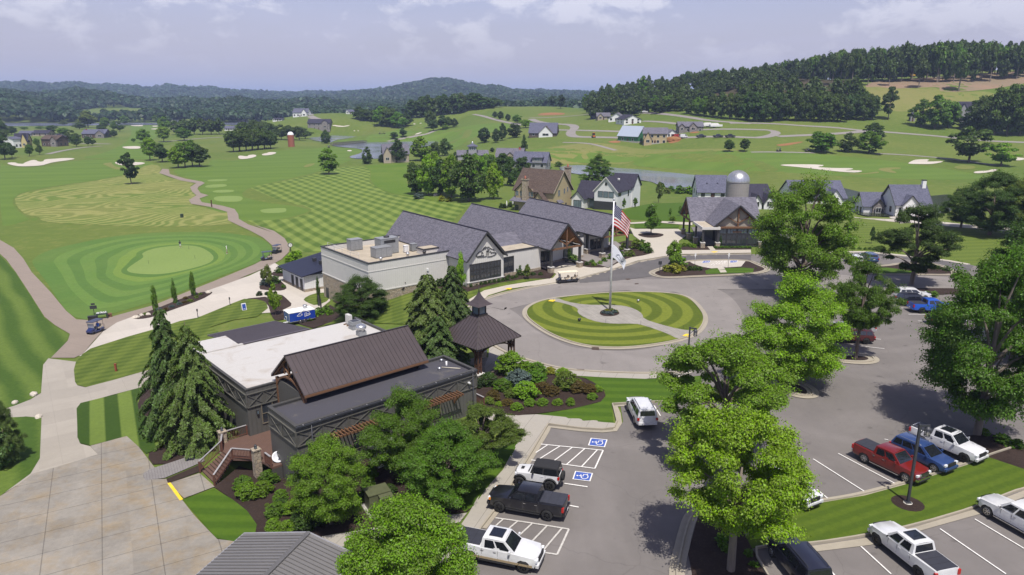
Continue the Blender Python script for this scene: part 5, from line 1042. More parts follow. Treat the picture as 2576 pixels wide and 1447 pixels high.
    me=b.mesh('cab'); bm=bmesh.new(); bm.from_mesh(me); bmesh.ops.remove_doubles(bm,verts=bm.verts,dist=.002); bmesh.ops.recalc_face_normals(bm,faces=bm.faces); bm.to_mesh(me); bm.free()
    me.polygons.foreach_set('use_smooth',[True]*len(me.polygons)); me.set_sharp_from_angle(angle=R(30)); add('cab',me,root)
    def quad(nm,a,b_,c,d,u0,u1,v0,v1,m=GL,off=.012,cut=0):
        """a,b bottom (u), d,c top"""
        def pt(u,v): return (a.lerp(b_,u)).lerp(d.lerp(c,u),v)
        nn=(b_-a).cross(d-a).normalized(); ctr=(a+b_+c+d)/4
        if nn.dot(Vector((ctr.x-(xa+xd)/2,ctr.y,0.0)))<0: nn=-nn
        q=mb(m); q.slab([pt(u0,v0)+nn*off,pt(u1,v0)+nn*off,pt(u1-cut,v1)+nn*off,pt(u0+cut,v1)+nn*off],-nn*.02); return q.build(nm,root)
    quad('windshield',A[0],A[1],B[1],B[0],.05,.95,.05,.93)
    quad('rear_window',D[0],D[1],Cc[1],Cc[0],.1,.9,.22 if kind!='pickup' else .15,.86)
    nw={'pickup':[(.10,.47),(.53,.88)],'suv':[(.1,.4),(.43,.7),(.73,.95)],'bigsuv':[(.09,.37),(.4,.66),(.69,.95)],'sedan':[(.12,.5),(.53,.86)],'offroad':[(.06,.42),(.47,.95)],'van':[(.04,.24)]}[kind]
    for s in (0,1):
        for u0,u1 in nw: quad('side_window',A[s],D[s],Cc[s],B[s],u0,u1,.1,.86,off=.014+1.9*(wbm*.05)*min(max(u0,.2),1-min(u1,.8),.5) if kind!='van' else .03)
    # wheels
    tm,rm=wheel_meshes(r,.27 if kind!='sedan' else .22,rim)
    for ax in (fx,rx):
        for s in (1,-1):
            w=empty('wheel',(ax,s*(W-.13),r),0 if s>0 else math.pi,root)
            if kind=='offroad': w.location.y=s*(W+.02)
            add('tyre',tm,w); add('rim',rm,w)
    if lod: 
        return root
    zl=.92 if kind!='sedan' else .64
    for s in (1,-1):
        y=s*W*.72
        b=mb(HLT); b.cbox((xf-.12,y,zl),(.16,W*.34,.16 if kind!='offroad' else .2)); b.build('headlight',root)
        if amber: b=mb(AMB); b.cbox((xf-.2,s*W*.87,zl),(.18,.08,.18)); b.build('turn_signal',root)
        zt_=1.02 if kind in('pickup','bigsuv','offroad') else .9
        b=mb(TLT); b.cbox((xr+.07,s*W*.87,zt_-(.12 if kind=='sedan' else 0)),(.16,W*.2,.36 if kind=='pickup' else .22)); b.build('tail_light',root)
        b=mb(pm if kind!='offroad' else BLK); b.X=None; b.cbox((xa-.28,s*(W+.1),zb+.1),(.12,.2,.17)); b.mat(GL); b.cbox((xa-.345,s*(W+.1),zb+.1),(.012,.17,.13)); b.mat(BLK); b.cbox((xa-.28,s*(W-.01),zb+.03),(.06,.12,.05)); b.build('mirror',root)
        for hx in [(xa*.0+.0)+q for q in ((.12,-.75) if kind!='offroad' else (-.35,))]:
            b=mb(CHR if steps else pm); b.cbox((hx-.1,s*(hw(hx,1.0)+.012),zb-.17),(.2,.03,.035)); b.build('door_handle',root)
        if steps: b=mb(CHR if steps!='b' else BLK); b.cbox((.15,s*(W-.02),sill-.06),(wb-1.1,.14,.06)); b.build('side_step',root)
        if rails: b=mb(BLK if rails=='b' else ALU); b.tube([(xb-.15,s*wr*.86,zr-.0),(xb-.3,s*wr*.86,zr+.05),(xc+.35,s*wr*.86,zr+.05),(xc+.15,s*wr*.86,zr)],.022,6); b.build('roof_rail',root)
    b=mb(CHR if kind=='pickup' and rim is not BRIM else BLK); b.cbox((xf-.03,0,zl-.02),(.1,W*1.02,.3)); b.mat(BLK); 
    for z in (-.09,0.01,.1): b.cbox((xf+.022,0,zl-.02+z),(.02,W*.92,.055))
    b.build('grille',root)
    bmat=CHR if steps and steps!='b' and kind=='pickup' else (pm if kind!='offroad' else BLK)
    b=mb(bmat); b.cbox((xf-.05,0,.56),(.2,W*1.78,.2)); b.mat(BLK); b.cbox((xf+.02,0,.46),(.12,W*1.3,.1)); b.build('front_bumper',root)
    b=mb(bmat); b.cbox((xr+.02,0,.6),(.22,W*1.74,.2)); b.build('rear_bumper',root)
    if plate: b=mb(PLT); b.cbox((xr-.1,0,.66 if kind=='pickup' else .82),(.02,.3,.15)); b.build('number_plate',root)
    if 'bed' in k:
        b0,b1,bz=k['bed']; b=mb(two or TON); b.box(b1,b0,-W*.8,W*.8,bz-.02,bz+.045); b.mat(BLK)
        for t in (.35,.68): b.cbox((b0+(b1-b0)*t,0,bz+.047),(.02,W*1.56,.006))
        b.build('bed_cover',root)
    if sunroof: b=mb(GL); b.box(xc+.35,xb-.22,-wr*.62,wr*.62,zr-.02,zr+.04); b.build('sunroof',root)
    if kind=='offroad':
        for ax in (fx,rx):
            for s in (1,-1):
                b=mb(BLK); pts=[(ax+.56*math.cos(t),r+.53*math.sin(t)) for t in np.linspace(2.9,.25,9)]
                for (x0,z0),(x1,z1) in zip(pts,pts[1:]): b.slab([(x0,s*(W-.05),z0),(x1,s*(W-.05),z1),(x1,s*(W+.17),z1),(x0,s*(W+.17),z0)],(0,0,.05))
                b.build('fender_flare',root)
        b=mb(RUB); b.lathe([(.12,-.1),(.36,-.12),(.41,0),(.36,.12),(.12,.1)],20,c=(xr-.16,.05,1.0),axis='x'); b.mat(BRIM); b.lathe([(0,-.06),(.25,-.08)],16,c=(xr-.16,.05,1.0),axis='x'); b.build('spare_wheel',root)
        b=mb(BLK); b.box(1.15,1.4,-.2,.2,1.185,1.2); b.box(.62,.72,-.55,.55,1.2,1.235); b.build('hood_vent',root)
    return root
def fw(a): return Vector((math.cos(a),math.sin(a),0))
def lf(a): return Vector((-math.sin(a),math.cos(a),0))
def by_wheel(c,x,y,ang,kind,axle,side):
    """centre from a tyre contact pixel; axle 'f'/'r', side +1 = left wheel"""
    k=KIND[kind]; a=R(ang); p=T(*Q(c,x,y)); p=p-fw(a)*(k['fx'] if axle=='f' else k['fx']-k['wb'])-lf(a)*side*(k['W']/2-.13+.08)
    p.z=zt(p.x,p.y)+.12+.03 if 0 else zt(p.x,p.y)+.13; return p,a
def put(kind,label,pm,c,x,y,ang,axle,side,**kw):
    p,a=by_wheel(c,x,y,ang,kind,axle,side); return car(kind,label,pm,p,a,**kw)
put('pickup','black pickup with closed bed cover in the row by the dark clubhouse',PK,'L',402,1002,162,'f',1,rim=BRIM,steps='b',amber=True)
put('offroad','white two door off road car with black soft top beside the black pickup',PW,'L',770,838,164,'r',1,roof=flat('soft_top_fabric',(.018,.018,.02),.9),rim=BRIM)
pk=put('pickup','white and gold crew cab pickup with one sunroof at the lower edge',PW,'L',575,1441,-18,'f',-1,rim=BRIM,steps='b',sunroof=True)
b=mb(PGD)
for s in (1,-1): b.box(-2.6,2.6,s*1.0-.012,s*1.0+.012,.5,.66)
b.build('gold_lower_trim',pk)
put('bigsuv','white wagon with dark rear window seen from behind by the lawn corner',PW,'L',1380,362,93.3,'r',1,rails='b')
put('pickup','dark red crew cab pickup with dark bed cover',PR,'M',1012,955,-61.3,'f',-1,steps=True)
put('suv','medium blue wagon between the dark red and the white pickup',PBL,'M',1165,900,-61.3,'f',-1,rails=True)
put('pickup','white crew cab pickup with long dark sunroof and red tail lamps under the big tree',PW,'M',1330,846,-60,'f',-1,rim=BRIM,sunroof=True)
put('pickup','white crew cab pickup with dark bed cover seen from behind at the lower edge',PW,'M',858,1292,104.5,'f',1,rim=BRIM,sunroof=True)
put('pickup','white pickup nose in at the frame edge beyond the lamp post',PW,'M',1452,1138,110,'f',1,steps=True)
put('bigsuv','black wagon with roof rails at the lower edge by the mulch median',PNV,'M',292,1360,98,'f',1,rails='b')
put('suv','white wagon first in the upper row of the lot',PW,'R',1075,782,-3,'r',-1)
put('suv','black wagon squeezed between the white wagon and the bright blue pickup',PNV,'R',1110,855,-3,'r',-1)
put('pickup','bright blue pickup with open dark bed in the upper row',PB2,'R',1285,945,-3,'r',-1,rim=BRIM,steps='b')
put('sedan','black sedan half hidden by leaves below the bright blue pickup',PNV,'R',1500,1098,-3,'r',-1)
put('suv','maroon wagon with black wheels peeking out from the lime tree',PM,'R',585,1335,172,'r',1,rim=BRIM)
put('suv','silver wagon tail behind the maroon one',PS,'R',600,1215,172,'r',1)
put('suv','white wagon hidden under the bright yellow tree beside the empty bays',PW,'M',425,1090,-62,'f',-1)
put('pickup','white pickup behind the leaves of the edge tree',PW,'R',1960,1335,-3,'r',-1)
put('suv','white wagon behind trees at the upper pavement',PW,'R',400,335,85,'r',1); put('suv','dark blue wagon behind trees at the upper pavement',PBL,'R',590,305,85,'r',1)
# far vehicles on the building site
def far(kind,label,pm,c,x,y,ang,**kw):
    p=T(*Q(c,x,y)); p.z+=.15; return car(kind,label,pm,p,R(ang),lod=1,**kw)
far('pickup','dark pickup first from the white van on the site lane',PNV,'C',2102,655,8); far('pickup','dark pickup, middle of three on the site lane',PNV,'C',2262,655,5); far('pickup','black pickup farthest along the site lane',PK,'C',2375,655,5)
far('van','small white van beside the red container',PW,'C',1935,660,20); far('pickup','white pickup on the upper hill road',PW,'C',1565,422,170)
# golf carts
SEAT=flat('seat_vinyl',(.45,.38,.28),.6); CANB=flat('cart_roof_dark',(.05,.055,.09),.4); CANW=flat('cart_roof_cream',(.72,.66,.5),.5); CBODY=paint('cart_body_blue',(.02,.03,.11)); CBLK=paint('cart_body_black',(.014,.015,.022)); ACRY=flat('acrylic_screen',(.35,.37,.42),.1,spec=.7)
def cart(label, pos, ang, body=CBODY, roof=CANB, rows=1, group=None, lod=0):
    L=2.4+(rows-1)*1.35; root=thing('golf_cart',label,'golf cart',pos,ang,group); x0=-L/2; x1=L/2
    b=mb(body); b.prism([(x1-.05,-.5),(x1,-.3),(x1,.3),(x1-.05,.5),(x1-.75,.6),(x1-.75,-.6)],.38,.62)
    b.slab([(x1-.02,-.42,.6),(x1-.02,.42,.6),(x1-.62,.52,.9),(x1-.62,-.52,.9)],(-.1,0,-.1)); b.box(x1-.72,x1-.6,-.55,.55,.55,.95); b.box(x0+.1,x1-.6,-.58,.58,.28,.4); b.box(x0+.1,x0+.85,-.56,.56,.4,.66); b.build('body',root)
    for i in range(rows):
        sx=x0+.75+i*1.25; b=mb(SEAT); b.box(sx-.25,sx+.25,-.52,.52,.66,.8); b.build('seat',root); b=mb(SEAT); b.slab([(sx-.3,-.52,.82),(sx-.3,.52,.82),(sx-.4,.52,1.2),(sx-.4,-.52,1.2)],(-.08,0,0)); b.build('backrest',root)
        if i<rows-1 and rows>1: b=mb(body); b.box(sx-.25,sx+.3,-.5,.5,.4,.66); b.build('seat_base',root)
    b=mb(roof); b.prism([(x0+.05,-.55),(x0+.15,-.62),(x1-.45,-.62),(x1-.3,-.5),(x1-.3,.5),(x1-.45,.62),(x0+.15,.62),(x0+.05,.55)],1.82,1.9); b.build('roof',root)
    for s in (-.55,.55):
        for pp in ([(x1-.62,s,.9),(x1-.5,s,1.84)],[(x0+.15,s,.66),(x0+.2,s,1.84)]): b=mb(BLK); b.tube(pp,.022,6); b.build('roof_post',root)
    b=mb(ACRY); b.slab([(x1-.62,-.52,.95),(x1-.62,.52,.95),(x1-.53,.5,1.6),(x1-.53,-.5,1.6)],(.012,0,0)); b.build('windscreen',root)
    b=mb(BLK); b.tube([(x1-.72,.25,.8),(x1-.85,.25,1.0)],.02,6); b.lathe([(.15,0),(.17,.02),(.15,.04)],14,c=(x1-.88,.25,1.0)); b.build('steering_wheel',root)
    tm,rm=wheel_meshes(.24,.18,BRIM)
    for ax in (x1-.42,x0+.45):
        for s in (1,-1): w=empty('wheel',(ax,s*.52,.24),0 if s>0 else math.pi,root); add('tyre',tm,w); add('rim',rm,w)
    for s in (1,-1): b=mb(HLT); b.cbox((x1-.06,s*.33,.55),(.06,.14,.08)); b.build('headlight',root)
    b=mb(BLK); b.box(x0-.15,x0+.12,-.5,.5,.45,.5); b.tube([(x0-.12,-.5,.5),(x0-.12,-.5,1.0),(x0-.12,.5,1.0),(x0-.12,.5,.5)],.02,6); b.build('bag_rack',root)
    return root
def gz(c,x,y,dz=.06): p=T(*Q(c,x,y)); p.z+=dz; return p
cart1=cart('dark blue golf cart with a seated driver on the cart path junction',gz('E',900,1210),R(-105))
cart('black golf cart with bags near the practice green, nearer of two',gz('F',260,685),R(215),CBLK); cart('black golf cart farther of two on the bend of the cart path',gz('F',356,620),R(250),CBLK)
cart('long golf cart with cream roof and two seat rows at the entrance kerb',gz('G',838,1218),R(196),CBLK,CANW,2)
GC='golf carts far out on the course'
for c,x,y,a in (('B',272,757,20),('B',1330,622,200),('B',1365,620,200),('D',262,1172,10),('D',530,1173,15),('D',865,1170,5),('B',845,755,90)): cart('small golf cart far out on the course',gz(c,x,y),R(a),CBLK,CANB if c!='D' else CANB,1,GC)
# ---------- building materials ----------
def battens(name, c, pitch=.4, rough=.65, var=.1, dark=.72):
    """painted board and batten: thin vertical battens in the building's own coordinates"""
    if name in MATS: return MATS[name]
    n=N(name); v=n.coord('Object'); x,y,z=n.sep(v); t=n.math('ADD',x,y)
    f=n.math('FRACT',n.math('DIVIDE',t,pitch)); g=n.math('ABSOLUTE',n.math('SUBTRACT',f,.5)); rib=n.math('LESS_THAN',g,.07)
    nz=n.noise(v,.8,4,.6); k=n.math('ADD',1-var,n.math('MULTIPLY',nz,var*1.6)); edge=n.math('MULTIPLY',n.math('LESS_THAN',g,.115),n.math('SUBTRACT',1.0,rib)); k=n.math('MULTIPLY',k,n.math('SUBTRACT',1.0,n.math('MULTIPLY',edge,1-dark)))
    m=n.out(n.mix(1.0,c,n.comb(k,k,k),'MULTIPLY'),rough,bump=rib,bs=.6,bd=.03); MATS[name]=m; return m
def siding(name, c, pitch=.2):
    if name in MATS: return MATS[name]
    n=N(name); v=n.coord('Object'); z=n.sep(v)[2]; f=n.math('FRACT',n.math('DIVIDE',z,pitch)); k=n.ramp(f,[(0,.62),(.12,1)]); nz=n.noise(v,1.2,4,.6); k2=n.math('ADD',.88,n.math('MULTIPLY',nz,.22))
    m=n.out(n.mix(1.0,n.mix(1.0,c,k,'MULTIPLY'),n.comb(k2,k2,k2),'MULTIPLY'),.7,bump=f,bs=.3,bd=.02); MATS[name]=m; return m
def shingle(name, c, var=.5):
    if name in MATS: return MATS[name]
    n=N(name); v=n.coord('Object'); x,y,z=n.sep(v); q=n.comb(n.math('MULTIPLY',n.math('ADD',x,y),3.2),n.math('MULTIPLY',z,7.5),0)
    fl=n.new('ShaderNodeVectorMath',{0:q},operation='FLOOR').outputs[0]; w=n.new('ShaderNodeTexWhiteNoise',{'Vector':fl},noise_dimensions='2D').outputs['Value']
    fz=n.math('FRACT',n.math('MULTIPLY',z,7.5)); ln=n.ramp(fz,[(0,.7),(.2,1)])
    nz=n.noise(v,.5,5,.65); fine=n.noise(v,9,3,.7); k=n.math('ADD',1-var*.5,n.math('MULTIPLY',w,var)); k=n.math('MULTIPLY',k,n.math('ADD',.9,n.math('MULTIPLY',nz,.2))); k=n.math('MULTIPLY',k,n.math('ADD',.78,n.math('MULTIPLY',fine,.44)))
    m=n.out(n.mix(1.0,n.mix(1.0,c,n.comb(k,k,k),'MULTIPLY'),ln,'MULTIPLY'),.9,bump=w,bs=.3,bd=.03,spec=.2); MATS[name]=m; return m
def stone_mat(name, c1, c2, sc=2.6):
    n=N(name); v=n.coord('Object'); vo=n.new('ShaderNodeTexVoronoi',{'Vector':n.vscale(v,(1,1,1.5)),'Scale':sc,'Randomness':.9}); e=n.new('ShaderNodeTexVoronoi',{'Vector':n.vscale(v,(1,1,1.5)),'Scale':sc,'Randomness':.9},feature='DISTANCE_TO_EDGE').outputs['Distance']
    w=n.sep(vo.outputs['Color'])[0]; col=n.mix(w,c1,c2); col=n.mix(n.math('MULTIPLY',n.sep(vo.outputs['Color'])[1],.45),col,(.34,.32,.29)); k=n.ramp(e,[(.0,.45),(.07,1)]); nz=n.noise(v,9,4,.7); k2=n.math('ADD',.75,n.math('MULTIPLY',nz,.5))
    col=n.mix(1.0,n.mix(1.0,col,k,'MULTIPLY'),n.comb(k2,k2,k2),'MULTIPLY'); m=n.out(col,.9,bump=n.ramp(e,[(0,0),(.1,1)]),bs=.7,bd=.05); MATS[name]=m; return m
def wood(name, c, rough=.75):
    if name in MATS: return MATS[name]
    n=N(name); v=n.coord('Object'); f=n.noise(n.vscale(v,(2,2,14)),1.5,5,.7,.6); m=n.out(n.ramp(f,[(.25,tuple(x*.55 for x in c)),(.75,tuple(x*1.15 for x in c))]),rough,bump=f,bs=.25,bd=.02); MATS[name]=m; return m
def decking(name,c,ang=0,pitch=.14):
    n=N(name); v=n.coord('Object'); x,y,z=n.sep(v); f=n.math('FRACT',n.math('DIVIDE',x if not ang else y,pitch)); k=n.ramp(f,[(.04,.45),(.1,1)]); nz=n.noise(v,1.5,5,.7); k2=n.math('ADD',.8,n.math('MULTIPLY',nz,.4)); m=n.out(n.mix(1.0,n.mix(1.0,c,k,'MULTIPLY'),n.comb(k2,k2,k2),'MULTIPLY'),.8); MATS[name]=m; return m
def stained(name, c, c2, sc=.5, thr=(.58,.72)):
    n=N(name); v=n.coord('Object'); a=n.noise(v,sc,6,.65,1.2); b=n.noise(v,4,5,.7); s=n.noise(n.vscale(v,(.4,1.4,1)),.55,5,.7); col=n.mix(n.math('MULTIPLY',n.ramp(a,[(thr[0],0),(thr[1],1)]),.8),c,c2); col=n.mix(n.math('MULTIPLY',n.ramp(s,[(.6,0),(.8,1)]),.5),col,c2); k=n.math('ADD',.9,n.math('MULTIPLY',b,.2)); m=n.out(n.mix(1.0,col,n.comb(k,k,k),'MULTIPLY'),.8); MATS[name]=m; return m
DKW=battens('dark_batten',(.098,.095,.085),.42,dark=.6); DKT=flat('dark_trim',(.06,.058,.053),.6); LTT=flat('lattice_trim',(.095,.092,.08),.6); SEAM=flat('brown_metal_roof',(.09,.072,.071),.38,.3,var=.08,sc=.6); SEAMD=flat('brown_metal_seam',(.05,.041,.041),.4,.3)
PURP=flat('purple_metal_roof',(.15,.132,.148),.4,.3,var=.08,sc=.5); NAVY=flat('navy_metal_roof',(.03,.033,.07),.3,.4); WROOF=stained('white_membrane',(.47,.455,.43),(.3,.24,.17),.3,(.54,.78)); GMEM=stained('grey_membrane',(.058,.056,.066),(.125,.115,.095),.3)
CREAM=battens('cream_batten',(.6,.585,.545),.38,dark=.86); CREAMF=flat('cream_trim',(.56,.545,.51),.6,var=.05); SHG=shingle('grey_shingles',(.135,.13,.155)); SHB=shingle('brown_shingles',(.095,.07,.058)); SHD=shingle('charcoal_shingles',(.042,.04,.058),.4); SHS=shingle('slate_shingles',(.105,.108,.15))
STN=stone_mat('tan_stone',(.42,.34,.23),(.3,.24,.17)); TIM=wood('timber',(.17,.085,.04)); TIMD=wood('dark_timber',(.1,.045,.025)); CEIL=wood('pine_ceiling',(.3,.15,.05)); BRZ=flat('bronze_frame',(.036,.036,.039),.5); WGL=flat('window_glass',(.03,.035,.042),.06,var=.3,sc=.7,spec=.8); WGLB=flat('bright_window_glass',(.13,.17,.2),.08,var=.25,sc=.6,spec=.8)
TANF=flat('tan_roof_membrane',(.4,.345,.26),.85,var=.15,sc=.6); HVAC=flat('hvac_grey',(.27,.28,.285),.5,.2); GALV=flat('galvanised',(.5,.51,.52),.35,.8); WHT=flat('white_siding_paint',(.72,.72,.71),.6,var=.06); WHB=battens('white_batten',(.7,.7,.69),.42,dark=.88); TANS=siding('tan_siding',(.4,.33,.19)); GRYS=siding('grey_siding',(.28,.28,.29)); YELS=siding('yellow_siding',(.5,.42,.2)); BRK=flat('red_brick',(.3,.1,.06),.85,var=.25,sc=4); CHRC=flat('charcoal_steel',(.04,.042,.05),.5); GSTEEL=flat('grey_steel_roof',(.185,.178,.17),.45,.2,var=.06,sc=.7)
FLASH=flat('pale_flashing',(.42,.41,.4),.4,.5)
class Frame:
    """local frame: x along ang, y to the left of it"""
    def __init__(s, o, ang): s.o=Vector(o); s.a=R(ang)
    def root(s, name, label, cat, group=None): return thing(name,label,cat,s.o,s.a,group)
def gable_pts(x0,x1,ze,zr): return [(x0,ze),((x0+x1)/2,zr),(x1,ze)]
def roof_y(b, x0,x1,y0,y1,ze,zr,t=.16):
    """gable roof, ridge along y"""
    xm=(x0+x1)/2
    b.slab([(x0,y0,ze),(x0,y1,ze),(xm,y1,zr),(xm,y0,zr)],(0,0,-t)); b.slab([(x1,y1,ze),(x1,y0,ze),(xm,y0,zr+.002),(xm,y1,zr+.002)],(0,0,-t))
def roof_x(b, x0,x1,y0,y1,ze,zr,t=.16):
    ym=(y0+y1)/2
    b.slab([(x0,y0,ze),(x1,y0,ze),(x1,ym,zr),(x0,ym,zr)],(0,0,-t)); b.slab([(x1,y1,ze),(x0,y1,ze),(x0,ym,zr+.002),(x1,ym,zr+.002)],(0,0,-t))
def gwall_y(b, x0,x1,y,z0,ze,zr,t=.2): b.slab([(x0,y,z0),(x1,y,z0),(x1,y,ze),((x0+x1)/2,y,zr),(x0,y,ze)],(0,t,0))
def gwall_x(b, x,y0,y1,z0,ze,zr,t=.2): b.slab([(x,y0,z0),(x,y1,z0),(x,y1,ze),(x,(y0+y1)/2,zr),(x,y0,ze)],(t,0,0))
def window(parent, face, a0,a1,z0,z1, pos, cols=1, rows=1, fm=BRZ, gm=WGL, fw_=.07, name='window', d=.08):
    """window part with its pane as a sub-part; face 'y-': plane y=pos facing -y, 'x-', 'x+', 'y+'"""
    sg=-1 if face[1]=='-' else 1
    def bx(b,p0,p1,q0,q1,d0,d1):
        l,h=sorted((pos+sg*d0,pos+sg*d1))
        if face[0]=='y': b.box(p0,p1,l,h,q0,q1)
        else: b.box(l,h,p0,p1,q0,q1)
    b=mb(fm)
    for p0,p1,q0,q1 in ((a0-fw_,a1+fw_,z0-fw_,z0),(a0-fw_,a1+fw_,z1,z1+fw_),(a0-fw_,a0,z0,z1),(a1,a1+fw_,z0,z1)): bx(b,p0,p1,q0,q1,-.02,d)
    for i in range(1,cols): x=a0+(a1-a0)*i/cols; bx(b,x-fw_*.4,x+fw_*.4,z0,z1,-.02,d*.8)
    for i in range(1,rows): z=z0+(z1-z0)*i/rows; bx(b,a0,a1,z-fw_*.35,z+fw_*.35,-.015,d*.75)
    f=b.build(name,parent); b=mb(gm); bx(b,a0,a1,z0,z1,-.01,.02); b.build('pane',f); return f
def parapet(b, x0,x1,y0,y1,z0,z1,w=.25):
    b.box(x0,x1,y0,y0+w,z0,z1); b.box(x0,x1,y1-w,y1,z0,z1); b.box(x0,x0+w,y0+w,y1-w,z0,z1); b.box(x1-w,x1,y0+w,y1-w,z0,z1)
def walls(b,x0,x1,y0,y1,z0,z1,t=.2):
    b.box(x0,x1,y0,y0+t,z0,z1); b.box(x0,x1,y1-t,y1,z0,z1); b.box(x0,x0+t,y0+t,y1-t,z0,z1); b.box(x1-t,x1,y0+t,y1-t,z0,z1)
# ================= dark low clubhouse =================
FA=Frame((-17.33,52.06,0),41.9); r=FA.root('dark_clubhouse','dark board and batten building with brown metal gable roof and white flat roof','building')
def lattice(b, p0, p1, z0, z1, n, out):
    """X braces between two rails, on a wall line p0->p1, proud by vector out"""
    p0=Vector((*p0,0)); p1=Vector((*p1,0)); o=Vector((*out,0)); u=Vector((0,0,1))
    b.beam(p0+o+u*z0,p1+o+u*z0,.07,.12,out and (out[0],out[1],0)); b.beam(p0+o+u*z1,p1+o+u*z1,.07,.12,(out[0],out[1],0))
    for i in range(n+1): q=p0.lerp(p1,i/n); b.beam(q+o+u*z0,q+o+u*z1,.08,.06,(out[0],out[1],0))
    for i in range(n):
        a,c=p0.lerp(p1,i/n),p0.lerp(p1,(i+1)/n); b.beam(a+o*1.05+u*z0,c+o*1.05+u*z1,.07,.05,(out[0],out[1],0)); b.beam(a+o*.8+u*z1,c+o*.8+u*z0,.07,.05,(out[0],out[1],0))
b=mb(DKW); walls(b,0,18.6,0,5.2,-2.4,4.5); b.box(2.9,15.6,5.2,9.9,-1.5,5.0); b.box(6.2,6.4,5.2,10,0,5.2); walls(b,0,18.3,10.0,22.4,-2.4,4.5); walls(b,0.02,4.5,22.4,26.8,-2.4,4.3); b.build('wall',r)
b=mb(LTT); lattice(b,(0,0),(18.6,0),2.8,4.05,8,(0,-.06)); lattice(b,(0,0),(0,5.2),2.8,4.05,2,(-.06,0)); lattice(b,(0,10),(3.2,10),2.8,4.05,2,(0,-.06)); lattice(b,(0,10),(0,22.4),2.8,4.05,5,(-.06,0)); lattice(b,(18.6,0),(18.6,5.2),2.8,4.05,2,(.06,0)); b.build('lattice_band',r)
b=mb(DKT); parapet(b,-.06,18.66,-.06,5.26,4.5,4.62,.3); b.build('parapet_coping',r)
b=mb(DKT); b.box(-.06,18.36,9.94,10.2,4.5,4.6); b.box(-.06,.2,10.2,26.86,4.5,4.6); b.box(18.1,18.36,10.2,22.46,4.3,4.75); b.build('roof_edge',r)
b=mb(CHRC); b.box(-.05,18.65,-.2,-.07,4.42,4.56); b.build('gutter',r)
for i in range(13): b=mb(FLASH); b.cbox((.6+i*1.46,-.135,4.58),(.07,.16,.04)); b.build('gutter_clip',r)
for x in (1.3,18.1): b=mb(CHRC); b.tube([(x,-.13,4.45),(x,-.12,-1.6)],.05,8); b.build('downspout',r)
b=mb(GMEM); b.box(.24,18.36,.24,4.96,4.2,4.34); b.build('grey_flat_roof',r)
b=mb(WROOF); b.box(.2,18.1,10.2,22.4,4.2,4.5); b.box(.22,4.45,22.4,26.7,4.2,4.46); b.box(.3,4.7,22.2,22.6,4.46,4.62); b.build('white_flat_roof',r)
b=mb(PURP); b.slab([(4.7,22.35,4.62),(12.4,22.35,4.62),(12.0,31.0,3.6),(3.9,31.0,3.6)],(0,0,-.15))
b.mat(SEAMD)
for i in range(1,27):
    y=22.35+i*.32; t=(y-22.35)/8.65; b.beam((4.7-.8*t,y,4.635-1.02*t),(12.4-.4*t,y,4.635-1.02*t),.03,.03)
b.build('purple_metal_roof',r); b=mb(DKW); walls(b,4.6,11.7,22.4,30.5,-3.6,3.55); b.build('rear_wall',r)
# gable roof + truss
b=mb(SEAM); roof_x(b,2.64,15.65,3.75,10.45,5.25,7.95,.14)
b.mat(SEAMD); ym,ns=7.1,28
for i in range(ns+1):
    x=2.66+i*(12.97/ns)
    for y0 in (3.75,10.45): b.beam((x,y0,5.26),(x,ym,7.96),.03,.05)
b.beam((2.6,ym,7.99),(15.7,ym,7.99),.16,.06); b.build('gable_roof',r)
b=mb(TIM); b.beam((2.66,3.72,5.1),(15.63,3.72,5.1),.1,.2); b.beam((2.66,10.48,5.1),(15.63,10.48,5.1),.1,.2); b.build('eave_beam',r)
b=mb(DKT); gwall_x(b,14.9,4.3,9.9,4.4,5.0,7.4); b.build('gable_end_wall',r)
b=mb(TIM)
for x in (2.95,):
    b.beam((x,3.95,5.18),(x,ym,7.72),.18,.22,(1,0,0)); b.beam((x,10.25,5.18),(x,ym,7.72),.18,.22,(1,0,0)); b.beam((x,ym,5.9),(x,ym,7.7),.16)
    for s in (-1,1): b.beam((x,ym,6.1),(x,ym+s*1.5,6.75),.13); b.beam((x,ym+s*2.1,5.6),(x,ym+s*2.1,6.2),.12); b.beam((x,ym+s*1.0,5.9),(x,ym+s*1.0,7.0),.1)
    arc=[(x,ym+2.85*math.cos(t),3.75+2.0*math.sin(t)) for t in np.linspace(0.12,math.pi-.12,13)]
    for p,q in zip(arc,arc[1:]): b.beam(p,q,.18,.22,(1,0,0))
b.build('gable_truss',r)
for y in (4.35,9.85): b=mb(TIM); b.beam((2.95,y,0),(2.95,y,5.1),.26,.26,(1,0,0)); b.build('timber_post',r)
window(r,'y-',1.3,2.25,.9,2.75,10.0,1,2,wood('tan_frame',(.2,.17,.12)),WGL); window(r,'y-',2.3,3.2,.85,2.3,0,1,2,wood('tan_frame',(.2,.17,.12)),WGL); window(r,'y-',5.0,6.0,.85,2.3,0,1,2,wood('tan_frame',(.2,.17,.12)),WGL); window(r,'y-',13.2,14.2,.85,2.3,0,1,2,wood('tan_frame',(.2,.17,.12)),WGL)
b=mb(BRZ); b.box(6.12,6.2,6.3,8.3,0,2.5); b.mat(WGL); b.box(6.09,6.12,6.45,7.2,.3,2.3); b.box(6.09,6.12,7.4,8.15,.3,2.3); b.build('entrance_door',r)
